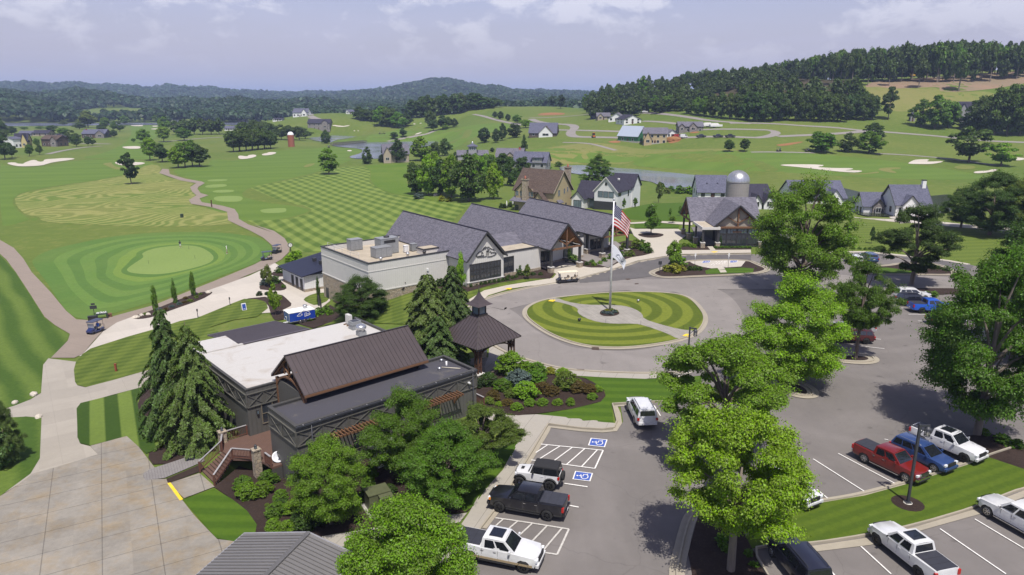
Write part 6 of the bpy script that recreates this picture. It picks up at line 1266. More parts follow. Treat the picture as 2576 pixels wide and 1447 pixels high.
for x0,x1 in ((2.9,7.4),(12.0,16.2)):
    b=mb(TIM)
    for y in (-.08,-.85): b.box(x0,x1,y-.06,y+.06,2.78,2.95)
    k=int((x1-x0)/.34)
    for i in range(k+1): x=x0+.05+i*(x1-x0-.1)/k; b.box(x-.045,x+.045,-1.15,0,2.952,3.08)
    for x in (x0+.35,x1-.35): b.beam((x,-.85,2.8),(x,-.03,2.0),.12); b.box(x-.07,x+.07,-.16,-.02,1.9,2.85)
    b.build('pergola_awning',r)
b=mb(WHT); b.cbox((17.6,-.12,3.5),(.2,.16,.14)); b.lathe([(.0,0),(.1,.0),(.12,.16)],10,c=(17.6,-.25,3.35)); b.build('flood_light',r)
b=mb(BRZ); b.cbox((.85,9.9,2.15),(.18,.2,.45)); b.mat(WGLB); b.cbox((.85,9.87,2.15),(.12,.16,.26)); b.build('wall_lantern',r)
# rooftop things
def thing_mesh(name,label,cat,build,F_,loc,rz=0,group=None):
    t=thing(name,label,cat,F_.o+Matrix.Rotation(F_.a,3,'Z')@Vector(loc),F_.a+rz,group); build(t); return t
def ac_unit(t):
    b=mb(flat('beige_enclosure',(.55,.54,.5),.5)); b.box(-.45,.45,-.2,.2,.12,1.25); b.build('casing',t); b=mb(BRZ); b.lathe([(.33,-.21),(.33,-.215),(0,-.215)],18,c=(0,0,.75),axis='y'); b.build('fan_grille',t)
    for x in (-.35,.35): b=mb(TIM); b.box(x-.06,x+.06,-.5,.5,0,.12); b.build('sleeper',t)
thing_mesh('air_conditioner','beige air conditioner standing on timber sleepers on the white roof','air conditioner',ac_unit,FA,(16.6,20.9,4.5),R(90))
def sq_vent(t):
    b=mb(HVAC); b.box(-.55,.55,-.5,.5,0,.95); b.box(-.62,.62,-.57,.57,.6,.68); b.build('casing',t); b=mb(CHRC); b.box(-.42,.42,-.38,.38,.951,.97); b.build('opening',t)
thing_mesh('exhaust_box','square grey exhaust box on the white roof','vent',sq_vent,FA,(16.4,19.2,4.5))
def mushroom(t):
    b=mb(HVAC); b.box(-.42,.42,-.42,.42,0,.55); b.build('base',t); b=mb(GALV); b.lathe([(.4,.55),(.42,.75),(.58,.8),(.6,1.05),(.5,1.2),(.28,1.3),(0,1.32)],24); b.build('fan_hood',t)
thing_mesh('roof_fan','round galvanised fan with domed hood on the white roof','vent',mushroom,FA,(15.7,16.6,4.5))
for x,y,l in ((17.7,4.4,'round glass roof vent nearest the pavilion'),(16.2,2.7,'small dome vent beside the loose pole')):
    def dome(t): b=mb(GALV); b.lathe([(.16,0),(.16,.1),(.2,.14),(.16,.28),(0,.33)],14); b.build('dome',t)
    thing_mesh('roof_vent',l,'vent',dome,FA,(x,y,4.34))
def pipe(t): b=mb(WHT); b.lathe([(.09,0),(.09,.4),(0,.4)],12); b.build('pipe_body',t)
thing_mesh('vent_pipe','short white vent pipe on the dark flat roof','vent',pipe,FA,(17.5,3.3,4.34))
def pole(t): b=mb(flat('pale_pole',(.5,.46,.36),.7)); b.tube([(-.95,0,.06),(.95,0,.06)],.05,8); b.build('pole_body',t)
thing_mesh('loose_pole','pale pole lying on the dark flat roof','pole',pole,FA,(17.3,2.3,4.34),R(-52))
# deck
DECK=decking('deck_boards',(.115,.065,.048)); RAIL=wood('rail_wood',(.14,.06,.04)); RTOP=flat('rail_cap_grey',(.3,.29,.29),.6)
dk=thing('deck','brown timber deck with stairs and railings beside the dark clubhouse','deck',FA.o,FA.a)
b=mb(DECK); b.prism([(-.05,4.6),(6.2,4.6),(6.2,10),(-.03,10.0),(-.03,10.6),(-2.4,10.6),(-3.0,8.9),(-2.8,6.9),(-1.5,5.6),(-1.1,4.6),(-.9,3.2),(-.05,3.2)],-.22,-.02); b.build('floor',dk)
b=mb(siding('deck_skirt',(.07,.066,.06))); b.box(-.95,-.06,3.2,3.3,-2.2,-.24); b.box(-1.6,-1.5,4.9,5.6,-2.2,-.24); b.box(-2.5,-.1,10.5,10.6,-2.4,-.24); b.box(-2.5,-2.4,9,10.6,-2.4,-.24); b.build('skirt',dk)
s0,s1=Vector((-2.85,7.0,0)),Vector((-3.0,8.85,0)); t0,t1=Vector((-4.95,5.95,-1.5)),Vector((-5.0,9.1,-1.5)); st=mb(DECK)
for i in range(9):
    k0,k1=i/9,(i+1)/9; a,c,d,e=s0.lerp(t0,k0),s1.lerp(t1,k0),s1.lerp(t1,k1),s0.lerp(t0,k1); z=-.02-.165*(i+1)
    st.prism([(a.x,a.y),(e.x,e.y),(d.x,d.y),(c.x,c.y)],z-.14,z)
st.build('stair',dk)
def railing(pts, parent, n=.14, h=.95):
    b=mb(RAIL); pts=[Vector(p) for p in pts]
    for p,q in zip(pts,pts[1:]):
        L=(q-p).length
        b.beam(p+Vector((0,0,.12)),q+Vector((0,0,.12)),.05,.08); b.beam(p+Vector((0,0,h-.06)),q+Vector((0,0,h-.06)),.05,.08)
        for i in range(int(L/n)+1): w=p.lerp(q,i*n/L if L else 0); b.box(w.x-.018,w.x+.018,w.y-.018,w.y+.018,w.z+.1,w.z+h-.05)
        b.mat(RTOP); b.beam(p+Vector((0,0,h)),q+Vector((0,0,h)),.15,.045); b.mat(RAIL)
    for p in pts: b.box(p.x-.07,p.x+.07,p.y-.07,p.y+.07,p.z-.1,p.z+h-.02)
    return b.build('railing',parent)
railing([(-.95,3.3,0),(-1.0,4.3,0)],dk); railing([(-1.7,5.6,0),(-2.8,6.95,0),(-4.85,5.95,-1.35)],dk); railing([(-2.45,10.15,0),(-3.0,8.9,0),(-4.95,9.1,-1.35)],dk); railing([(-2.0,10.55,0),(-.1,10.5,0)],dk)
def pillar(F_,loc,h,label,w=.6,lamp=True,group=None,z0=-1.9):
    t=thing('stone_pillar',label,'pillar',F_.o+Matrix.Rotation(F_.a,3,'Z')@Vector(loc),F_.a,group)
    b=mb(STN); b.box(-w/2,w/2,-w/2,w/2,z0,h); b.build('shaft',t); b=mb(CREAMF if w>.62 else STN); b.box(-w/2-.06,w/2+.06,-w/2-.06,w/2+.06,h,h+.1); b.build('cap',t)
    if lamp:
        q=empty('lantern',(0,0,h+.1),0,t); b=mb(BRZ); b.box(-.1,.1,-.1,.1,0,.05); b.lathe([(.13,.3),(.02,.42),(0,.42)],8); 
        for x in (-.08,.08):
            for y in (-.08,.08): b.box(x-.012,x+.012,y-.012,y+.012,.05,.3)
        b.build('frame',q); b=mb(WGLB); b.box(-.07,.07,-.07,.07,.05,.29); b.build('glass',q)
    return t
pillar(FA,(-1.45,5.1,0),1.05,'stone pillar with lantern at the near end of the deck railing',z0=-2.3); pillar(FA,(-2.3,10.5,0),1.0,'stone pillar with lantern at the far end of the deck by the cedars',z0=-2.3)
b=mb(TIMD); b.tube([(0,0,-.1),(0,0,1.1),(0,0,1.25)],[.1,.09,.05],8); tag(b.build('timber_post',None,FA.o+Matrix.Rotation(FA.a,3,'Z')@Vector((-3.45,12.5,-1.6))),'single timber post standing in the mulch by the brick path','post')
# ramp railing at the right end
rr_=thing('ramp','timber ramp with railing at the right end of the dark clubhouse','ramp',FA.o,FA.a)
b=mb(DECK); b.box(18.7,20.2,.6,3.6,-.1,.06); b.build('floor',rr_); railing([(20.1,.7,.05),(20.1,3.6,.05)],rr_)
# ================= pavilion =================
FPV=Frame(((-3.68),76.3,0),45); pv=FPV.root('pavilion','square timber pavilion with brown metal pyramid roof and glazed cupola','pavilion')
W_=3.35; b=mb(SEAM)
for k in range(4):
    m=Matrix.Rotation(k*math.pi/2,4,'Z'); b.X=m; b.mat(SEAM)
    b.slab([(-W_,-W_,3.95),(W_,-W_,3.95),(.62,-.62,6.5),(-.62,-.62,6.5)],(0,.05,-.12)); b.mat(SEAMD)
    for i in range(-7,8):
        x=i*.45; t=0 if abs(x)<.62 else (abs(x)-.62)/(W_-.62); 
        b.beam((x,-W_,3.97),(x,-.62-(W_-.62)*t,6.52-2.55*t),.03,.05)
    b.beam((-W_,-W_,3.97),(-.62,-.62,6.53),.1,.06)
b.X=None; b.build('pyramid_roof',pv)
cp=empty('cupola',(0,0,6.45),0,pv); b=mb(SEAMD); b.box(-.68,.68,-.68,.68,0,.22)
for x in (-.5,.5):
    for y in (-.5,.5): b.box(x-.07,x+.07,y-.07,y+.07,.22,1.2)
b.box(-.58,.58,-.58,.58,1.15,1.3); b.build('frame',cp); b=mb(WGLB); walls(b,-.5,.5,-.5,.5,.22,1.15,.03); b.build('glass',cp)
b=mb(SEAM); prof=[(1.12,1.28),(.78,1.5),(.45,1.85),(.2,2.3),(.08,2.65)]
for k in range(4):
    b.X=Matrix.Rotation(k*math.pi/2,4,'Z')
    for (w0,z0),(w1,z1) in zip(prof,prof[1:]): b.poly([(-w0,-w0,z0),(w0,-w0,z0),(w1,-w1,z1),(-w1,-w1,z1)])
b.X=None; b.poly([(-1.12,-1.12,1.28),(-1.12,1.12,1.28),(1.12,1.12,1.28),(1.12,-1.12,1.28)]); b.build('roof',cp); b=mb(BRZ); b.tube([(0,0,2.6),(0,0,2.9),(0,0,3.3)],[.07,.05,.015],8); b.lathe([(0,2.75),(.09,2.82),(0,2.9)],10); b.build('finial',cp)
for sx in (-1,1):
    for sy in (-1,1):
        x,y=sx*2.55,sy*2.55; b=mb(TIMD)
        for dx in (-.22,.22):
            for dy in (-.22,.22): b.box(x+dx-.07,x+dx+.07,y+dy-.07,y+dy+.07,.9,3.85)
        for f in (-.22,.22):
            for z0 in (.95,2.35):
                b.beam((x-.22,y+f,z0),(x+.22,y+f,z0+1.35),.08); b.beam((x+.22,y+f,z0),(x-.22,y+f,z0+1.35),.08); b.beam((x+f,y-.22,z0),(x+f,y+.22,z0+1.35),.08); b.beam((x+f,y+.22,z0),(x+f,y-.22,z0+1.35),.08)
        b.build('lattice_post',pv); b=mb(STN); b.box(x-.48,x+.48,y-.48,y+.48,-.5,.8); b.mat(CREAMF); b.box(x-.54,x+.54,y-.54,y+.54,.8,.9); b.build('stone_base',pv)
b=mb(TIMD)
for k in range(4):
    b.X=Matrix.Rotation(k*math.pi/2,4,'Z'); b.box(-2.9,2.9,-2.66,-2.46,3.62,3.88); arc=[(2.3*math.cos(t),-2.56,2.75+.85*math.sin(t)) for t in np.linspace(0.1,math.pi-.1,11)]
    for p,q in zip(arc,arc[1:]): b.beam(p,q,.16,.2,(0,1,0))
b.X=None; b.build('arched_beam',pv); b=mb(GR['old']); b.box(-3,3,-3,3,-.3,.06); b.build('floor',pv)
# ================= cream clubhouse =================
FB=Frame((-22.41,107.75,0),39.1); r=FB.root('cream_clubhouse','long cream clubhouse with stone base, three grey shingled gables and flat roof full of machines','building')
b=mb(CREAM); walls(b,0,16.4,0,17.1,.35,5.0,.25); b.box(2.5,16.3,.3,16.8,-4.6,.35); b.build('flat_block_wall',r)
b=mb(CREAMF); b.box(-.05,16.4,-.05,.02,3.62,3.75); b.box(-.06,.0,.02,17.1,3.62,3.75); b.box(-.08,.0,-.08,17.2,.3,.48); b.box(0,16.4,-.08,.0,.3,.48); b.build('wall_trim',r)
b=mb(STN); b.box(-.04,2.4,-.02,17.0,-5,.3); b.box(2.4,16.4,-.02,.3,-2,.3); b.build('stone_base',r)
b=mb(BRZ); parapet(b,-.08,16.45,-.08,17.2,5.0,5.16,.35); b.build('parapet_coping',r); b=mb(TANF); b.box(.25,16.2,.25,16.9,4.0,4.2); b.build('flat_roof',r)
b=mb(BRZ); b.box(-.1,-.03,15.0,16.0,-4.3,-2.0); b.build('basement_door',r)
b=mb(WHT); b.cbox((10.8,-.1,2.5),(.3,.2,.35)); b.build('wall_lamp',r)
def gable_unit(o, ang, half, ze, zr, ln, porch, label_):
    """one shingled gable: returns an Empty frame (in world) parented to the clubhouse"""
    X=Matrix.Translation(Vector(o))@Matrix.Rotation(R(ang),4,'Z'); inv=Matrix.Translation(FB.o)@Matrix.Rotation(FB.a,4,'Z'); X=inv.inverted()@X
    b=mb(SHG,X); roof_y(b,-half,half,0,ln,ze,zr,.14); b.build('shingle_roof',r)
    b=mb(BRZ,X); 
    for s in (-1,1): b.beam((s*half,-.03,ze-.1),(0,-.03,zr-.1),.06,.3); b.beam((s*(half+.05),.0,ze-.08),(s*(half+.05),ln,ze-.08),.1,.14)
    b.build('fascia',r); b=mb(SHD,X); b.beam((0,-.02,zr+.03),(0,ln,zr+.03),.3,.07); b.build('ridge_cap',r)
    return X
GX1=gable_unit((-4.0,114.5,0),37.6,4.1,4.4,8.9,28,False,''); GX2=gable_unit((9.9,123.6,0),36.3,3.95,4.4,8.6,31,True,''); GX3=gable_unit((20.3,135.0,0),33,3.75,4.4,8.2,30,True,'')
# gable 1: glazed front with emblem
b=mb(CREAM,GX1); gwall_y(b,-3.7,3.7,.6,.6,4.35,8.35); b.box(-3.7,-3.5,.8,27.4,0,4.35); b.box(3.5,3.7,.8,27.4,0,4.35); b.build('gable_wall',r)
b=mb(STN,GX1); b.box(-3.75,3.75,.5,.75,-1.2,.6); b.mat(CREAMF); b.box(-3.8,3.8,.42,.8,.6,.72); b.build('stone_base',r)
for i in range(3):
    for z0,z1,rw in ((.95,2.55,1),(2.75,3.55,1)):
        f=window(r,'y-',-3.1+i*2.12,-1.25+i*2.12,z0,z1,.6,3,2 if z0<1 else 1,BRZ,WGL,.13); f.matrix_local=GX1
b=mb(BRZ,GX1)
def arcband(pts,w):
    for p,q in zip(pts,pts[1:]): b.beam(p,q,w,.08,(0,1,0))
b.X=GX1@Matrix.Translation((0,0,-.15*5.3))@Matrix.Diagonal((1.12,1,1.15,1))
# emblem: ridge line, farm and silo, sweep below
arcband([(-1.55,.54,5.25),(-1.1,.54,5.55),(-.75,.54,5.62),(-.35,.54,6.0),(-.05,.54,6.15),(.25,.54,6.0),(.5,.54,6.05),(.9,.54,5.75),(1.35,.54,5.6),(1.6,.54,5.4)],.085)
arcband([(-.45,.54,5.75),(-.25,.54,5.9),(.1,.54,5.85)],.08); arcband([(.3,.54,5.8),(.7,.54,5.6)],.07)
arcband([(-1.6,.54,5.2),(-1.75,.54,5.0),(-1.6,.54,4.88),(-1.0,.54,4.92),(-.3,.54,4.9)],.09); arcband([(-.75,.54,4.9),(-.75,.54,5.3),(-.62,.54,5.42),(-.5,.54,5.3),(-.5,.54,5.05)],.06); 
for x in (.12,.32,.5): b.box(x-.03,x+.03,.5,.56,4.8,5.5)
b.box(.12,.5,.5,.56,5.46,5.55); arcband([(.62,.54,5.3),(.95,.54,5.35),(.95,.54,4.95)],.06)
arcband([(1.0,.54,5.15),(1.7,.54,5.1),(1.95,.54,4.92),(1.7,.54,4.75),(1.1,.54,4.62),(.3,.54,4.6)],.1); arcband([(-1.5,.54,4.8),(-.6,.54,4.72),(.2,.54,4.72)],.07)
b.build('emblem',r)
# gables 2 and 3: open timber porches
for GX,hf,zr,lab in ((GX2,3.95,8.6,'2'),(GX3,3.75,8.2,'3')):
    b=mb(CREAM,GX); gwall_y(b,-hf+.5,hf-.5,6.2,0,4.3,zr-.5); b.box(-hf+.5,-hf+.7,6.4,29,0,4.3); b.box(hf-.7,hf-.5,6.4,29,0,4.3); b.build('gable_wall',r)
    b=mb(STN,GX); b.box(-hf+.45,hf-.45,6.05,6.3,-.5,.6); b.build('stone_base',r)
    b=mb(CEIL,GX); b.slab([(-hf+.3,.25,4.42),(-hf+.3,6.2,4.42),(0,6.2,zr-.32),(0,.25,zr-.32)],(0,0,-.06)); b.slab([(hf-.3,6.2,4.42),(hf-.3,.25,4.42),(0,.25,zr-.32),(0,6.2,zr-.32)],(0,0,-.06)); b.build('porch_ceiling',r)
    b=mb(TIM,GX); y=.35
    for s in (-1,1): b.beam((s*(hf-.35),y,4.3),(0,y,zr-.35),.24,.28,(0,1,0)); b.beam((0,y,4.75),(s*1.9,y,5.9),.18,.2,(0,1,0))
    b.beam((0,y,4.2),(0,y,zr-.4),.24); b.beam((-hf+.45,y,4.25),(hf-.45,y,4.25),.24,.3); b.build('porch_truss',r)
    b=mb(BRZ,GX)
    for s in (-1,1): b.box(s*(hf-.6)-.14,s*(hf-.6)+.14,.3,6.3,3.95,4.3)
    b.build('porch_beam',r)
    for s in (-1,1):
        for yy in ((.55,) if lab=='2' else (.55,5.2)):
            b=mb(BRZ,GX); b.box(s*(hf-.6)-.2,s*(hf-.6)+.2,yy-.2,yy+.2,1.2,3.98); b.build('porch_post',r); b=mb(STN,GX); b.box(s*(hf-.6)-.42,s*(hf-.6)+.42,yy-.42,yy+.42,-.4,1.1); b.mat(CREAMF); b.box(s*(hf-.6)-.48,s*(hf-.6)+.48,yy-.48,yy+.48,1.1,1.22); b.build('post_base',r)
    for x in ((-1.9,-.3) if lab=='2' else (-1.5,.3)):
        f=window(r,'y-',x,x+1.45,.1,2.6,6.2,2,1,BRZ,WGL,.1,'entrance_door'); f.matrix_local=GX
# links between the gables
for GX,x0,x1,yf in ((GX1,3.7,13.2,2.2),(GX2,3.4,9.6,6.5)):
    b=mb(CREAM,GX); b.box(x0,x1,yf,yf+5,0,4.25); b.mat(TANF); b.box(x0,x1,yf+.3,yf+4.8,4.25,4.3); b.build('link_wall',r); b=mb(SHG,GX); roof_x(b,x0-2.5,x1+2.5,yf+4.6,yf+13,4.3,5.7,.14); b.build('link_roof',r); b=mb(BRZ,GX); b.box(x0-.02,x1+.02,yf-.1,yf+.25,4.25,4.5); b.build('link_coping',r)
    b=mb(STN,GX); b.box(x0,x1,yf-.12,yf,-.8,.6); b.build('stone_base',r)
    f=window(r,'y-',x0+1.2,x0+3.3,.9,3.4,yf,2,2,BRZ,WGL,.12); f.matrix_local=GX
for GX,x,yy,dirn in ((GX1,1.9,13,1),(GX2,2.0,15,1)):
    b=mb(BRZ,GX); b.slab([(x-.9,yy-1.2,7.3),(x+1.9,yy-1.2,6.6),(x+1.9,yy+1.2,6.6),(x-.9,yy+1.2,7.3)],(0,0,.12)); b.mat(CREAMF); b.box(x-.3,x+1.6,yy-1.0,yy+1.0,4.9,6.55); b.mat(WGL); b.box(x+.3,x+1.61,yy-1.02,yy-1.0,5.8,6.4); b.build('dormer',r)
# machines on the flat roof (each a thing)
def boxunit(dims, m=HVAC, dark=None, fan=None):
    def f(t):
        w,d,h=dims; b=mb(m); b.box(-w/2,w/2,-d/2,d/2,.15,h); b.box(-w/2-.04,w/2+.04,-d/2-.04,d/2+.04,h,h+.06); b.box(-w/2+.1,w/2-.1,-d/2+.1,d/2-.1,0,.15); b.build('casing',t)
        b=mb(flat('hvac_seam',(.16,.165,.17),.5))
        for i in (1,2): x=-w/2+w*i/3; b.box(x-.015,x+.015,-d/2-.012,-d/2-.002,.2,h-.05)
        b.build('panel_seam',t)
        if dark: b=mb(BLK); b.box(-w*.32,w*.32,-d/2-.02,-d/2-.004,h*.72,h*.9); b.build('louvre',t)
        if fan: b=mb(BLK); b.lathe([(.5,.02),(.5,.22),(.4,.22),(.0,.1)],18,c=(0,0,h+.06)); b.build('fan',t)
    return f
for lab,loc,dm,dk_,fn in (('tall square grey unit near the back corner of the flat roof',(5.2,14.6,4.2),(2.2,1.7,1.9),0,0),('largest grey rooftop unit with dark louvre slot and fan',(8.2,8.6,4.2),(3.4,2.2,2.7),1,1),('lower grey unit with sloped intake joined beside the largest one',(6.0,6.6,4.2),(3.0,1.9,1.7),0,0),('small dark grey square exhaust beside the shingled roof',(12.6,7.2,4.2),(1.0,1.0,1.3),0,0),('slim white condenser between the exhaust and the largest unit',(11.0,7.0,4.2),(.8,.5,1.2),0,0)):
    thing_mesh('rooftop_unit',lab,'rooftop unit',boxunit(dm,HVAC if 'white' not in lab else WHT,dk_,fn),FB,loc)
def penthouse(t): b=mb(CREAMF); b.box(-1.5,1.5,-1.1,1.1,0,.85); b.build('curb',t); b=mb(BRZ); b.box(-1.58,1.58,-1.18,1.18,.85,1.05); b.mat(TANF); b.box(-1.4,1.4,-1.0,1.0,1.05,1.07); b.build('lid',t)
thing_mesh('roof_hatch','low cream roof hatch with dark rim on the flat roof','roof hatch',penthouse,FB,(13.6,4.2,4.2))
def duct(t): b=mb(GALV); b.smooth=True; b.tube([(-1.6,0,.9),(-.6,0,1.2),(0,0,1.9),(.7,0,1.9),(1.0,0,1.2),(1.0,0,.1)],.42,12); b.build('duct_body',t)
thing_mesh('air_duct','curved shiny metal duct behind the largest rooftop unit','duct',duct,FB,(10.5,11.2,4.2))
for x,y,l in ((9.3,3.6,'small upright pipe vent near the front parapet'),(12.2,3.0,'round dark fan near the front parapet'),(4.0,3.2,'low white pipe vent near the front corner')):
    def stub(t): b=mb(GALV if 'dark' not in l else BRZ); b.lathe([(.22,0),(.22,.5),(.32,.55),(.3,.75),(0,.82)],14); b.build('cap',t)
    thing_mesh('roof_vent',l,'vent',stub,FB,(x,y,4.2))
gr=thing('roof_railing','pale safety railing along the back corner of the flat roof','railing',FB.o,FB.a); b=mb(FLASH)
for y in (4.5,7.5,10.5,13.5,16.0): b.tube([(.8,y,4.2),(.8,y,5.9)],.03,6)
b.tube([(.8,4.5,5.9),(.8,16,5.9)],.03,6); b.tube([(.8,4.5,5.5),(.8,16,5.5)],.025,6); b.build('rail',gr)
# small hut with navy roof
FH=Frame((-38.14,127.0,-4.15),52); 
hx=[Matrix.Rotation(-FH.a,3,'Z')@(G(*Q('F',*p),-.9)-FH.o) for p in ((590,842),(362,738),(780,600))]
FH.a=math.atan2(*(hx[1]-hx[0]).to_2d().yx) + FH.a; 
def hl(p,z): v=Matrix.Rotation(-FH.a,3,'Z')@(G(*Q('F',*p),z)-FH.o); return v
hA,hB,hC=hl((590,842),-1.1),hl((362,738),-1.1),hl((780,600),.2)
r=FH.root('small_hut','small white hut with dark navy metal roof below the clubhouse','hut')
b=mb(NAVY); x0,y0,x1=hA.x,hA.y,hB.x; yb=y0-9.0 if hC.y<y0 else y0+9.0
zz=hA.z; b.slab([(x0,y0,zz),(x1,y0,zz),(x1,yb,zz+1.5),(x0,yb,zz+1.5)],(0,0,-.14))
sg=1 if x1>x0 else -1; ys=1 if yb>y0 else -1
b.mat(BRZ)
for i in range(30): y=y0+(yb-y0)*i/30; b.beam((x0,y,zz+.02+1.5*i/30),(x1,y,zz+.02+1.5*i/30),.05,.06)
b.build('metal_roof',r)
b=mb(WHB); xa,xb=sorted((x0+sg*.6,x1-sg*.6)); ya,yb2=sorted((y0+ys*.7,yb-ys*.1)); walls(b,xa,xb,ya,yb2,0,zz-.1,.2); b.build('wall',r); b=mb(STN); b.box(xa-.05,xb+.05,ya-.05,yb2+.05,-.6,.5); b.build('stone_base',r)
for i in range(3):
    b=mb(BRZ); fy=(ya-.08,ya-.01) if ys>0 else (yb2+.01,yb2+.08); q0=xa+.8+i*2.0; b.box(q0,q0+1.0,*fy,.1,2.2); b.build('door',r)
for k_ in (.35,.6): b=mb(BRZ); b.cbox((x0+(x1-x0)*k_,y0+(yb-y0)*.62,zz+1.2),(.6,.6,.7)); b.build('roof_vent',r)
# ================= timber entry building and silo =================
FC=Frame((46.6,144.2,0),0); r=FC.root('timber_entry_building','timber framed entry building with grey shingled cross gable roof and stone piers','building')
b=mb(SHG); roof_x(b,-8.2,7,7.0,17.0,4.4,8.9,.16); b.build('main_roof',r)
b=mb(SHG); roof_y(b,-5.1,5.1,0,12.2,4.45,8.8,.16); b.build('front_gable_roof',r)
b=mb(BRZ)
for s in (-1,1): b.beam((s*5.1,-.04,4.4),(0,-.04,8.72),.06,.3)
b.beam((-8.25,7.0,4.35),(-8.25,12,8.8),.08,.3); b.beam((-8.25,17.0,4.35),(-8.25,12,8.8),.08,.3); b.build('fascia',r)
b=mb(siding('taupe_panel',(.3,.27,.22))); gwall_y(b,-4.6,4.6,1.0,4.0,4.4,8.3); b.build('gable_panel',r)
b=mb(TIM); 
for s in (-1,1): b.beam((s*4.6,.75,4.35),(0,.75,8.3),.25,.3,(0,1,0)); b.beam((0,.75,5.0),(s*2.2,.75,6.3),.2,.22,(0,1,0))
b.beam((0,.75,4.3),(0,.75,8.2),.26); b.box(-5,5,.5,.95,3.95,4.3); b.build('front_truss',r)
b=mb(TIM)
for s in (-1,1): b.beam((-8.0,12+s*4.6,4.4),(-8.0,12,8.4),.25,.3,(1,0,0)); b.beam((-8.0,12,5.2),(-8.0,12+s*2,6.6),.2,.2,(1,0,0))
b.beam((-8.0,12,4.3),(-8.0,12,8.3),.26); b.beam((-8.0,7.2,4.3),(-8.0,16.8,4.3),.26,.3); b.build('side_truss',r)
b=mb(BRZ); b.box(-4.4,4.6,1.0,1.2,0,4.0); walls(b,-3,6.6,8,16.5,0,4.2); b.build('dark_wall',r)
for i in range(4): window(r,'y-',-4.1+i*2.15,-2.3+i*2.15,.7 if i not in(1,2) else .1,2.6,1.0,2,1,BRZ,WGL,.1,'window' if i not in (1,2) else 'entrance_door'); window(r,'y-',-4.1+i*2.15,-2.3+i*2.15,2.9,3.75,1.0,3,1,BRZ,WGLB,.08)
b=mb(TIM); b.box(-.9,.9,.9,.98,3.05,3.3); b.build('name_board',r)
b=mb(TANF); b.box(-7.6,-4.0,-.6,7.0,4.15,4.3); b.mat(CREAMF); parapet(b,-7.7,-3.95,-.7,7.05,3.9,4.4,.2); b.build('flat_canopy',r)
for x,y in ((-7.3,-.2),(-7.3,5.6),(-7.6,10.2),(-7.6,15.5),(-4.2,-.2),(4.9,.7)):
    b=mb(BRZ); b.box(x-.18,x+.18,y-.18,y+.18,1.2,4.2); b.build('post',r); b=mb(STN); b.box(x-.42,x+.42,y-.42,y+.42,-.3,1.1); b.mat(CREAMF); b.box(x-.48,x+.48,y-.48,y+.48,1.1,1.22); b.build('post_base',r)
sy=172; zd=sy*CP+16*SP; rad=105*SC*zd/FPX; s0=Yp(*Q('G',2450,262),sy); st_=Yp(*Q('G',2450,158),sy)
def silo_m(name,c): 
    n=N(name); v=n.coord('Object'); x,y,z=n.sep(v); f=n.math('FRACT',n.math('DIVIDE',z,.75)); a=n.math('FRACT',n.math('MULTIPLY',n.math('ARCTAN2',y,x),32/6.2832)); k=n.math('MULTIPLY',n.ramp(f,[(0,.7),(.07,1)]),n.ramp(a,[(0,.82),(.12,1)])); k=n.math('MULTIPLY',k,n.math('ADD',.85,n.math('MULTIPLY',n.noise(v,.7,5,.7),.3))); return n.out(n.mix(1.0,c,n.comb(k,k,k),'MULTIPLY'),.8)
sl=thing('silo','tall grey silo with shining metal dome behind the timber entry building','silo',(s0.x,sy,0)); b=mb(silo_m('silo_staves',(.26,.245,.225))); b.lathe([(rad,-2),(rad,s0.z)],40); b.build('tower',sl)
b=mb(GALV); hd_=st_.z-s0.z; b.lathe([(rad*1.02*math.cos(t),s0.z+hd_*math.sin(t)) for t in np.linspace(0,math.pi/2,9)],40); b.mat(FLASH)
for k in range(20):
    a=k*math.pi/10; pts=[(rad*1.03*math.cos(t)*math.cos(a),rad*1.03*math.cos(t)*math.sin(a),s0.z+hd_*1.01*math.sin(t)) for t in np.linspace(0,1.5,6)]
    for p,q in zip(pts,pts[1:]): b.beam(p,q,.05,.05)
b.build('dome',sl); b=mb(FLASH); b.lathe([(rad*1.03,s0.z-.15),(rad*1.03,s0.z+.1)],40); b.build('rim',sl)
p=T(*Q('B',495,740)); zt_=Yp(*Q('B',495,598),p.y).z; zb_=Yp(*Q('B',495,628),p.y).z; zd=p.y*CP+30*SP; rr0=30*SC*zd/FPX
sl=thing('brick_silo','red brick silo with white dome standing on the fairway','silo',p); b=mb(silo_m('silo_brick',(.3,.1,.06))); b.lathe([(rr0,-.5),(rr0,zb_-p.z)],28); b.build('tower',sl); b=mb(flat('white_dome',(.75,.75,.74),.4)); b.lathe([(rr0*.98*math.cos(t),zb_-p.z+(zt_-zb_)*math.sin(t)) for t in np.linspace(0,math.pi/2,7)],28); b.build('dome',sl)
p=T(*Q('A',1952,500)); zt_=Yp(*Q('A',1952,438),p.y).z; zb_=Yp(*Q('A',1952,462),p.y).z; rr0=26*SC*(p.y*CP+30*SP)/FPX
sl=thing('white_domed_silo','squat reddish silo with white dome far off beyond the dark trees','silo',p); b=mb(flat('weathered_brick',(.3,.2,.17),.8)); b.lathe([(rr0,-1),(rr0,zb_-p.z)],24); b.build('tower',sl); b=mb(WHT); b.lathe([(rr0*math.cos(t),zb_-p.z+(zt_-zb_)*math.sin(t)) for t in np.linspace(0,math.pi/2,6)],24); b.build('dome',sl)
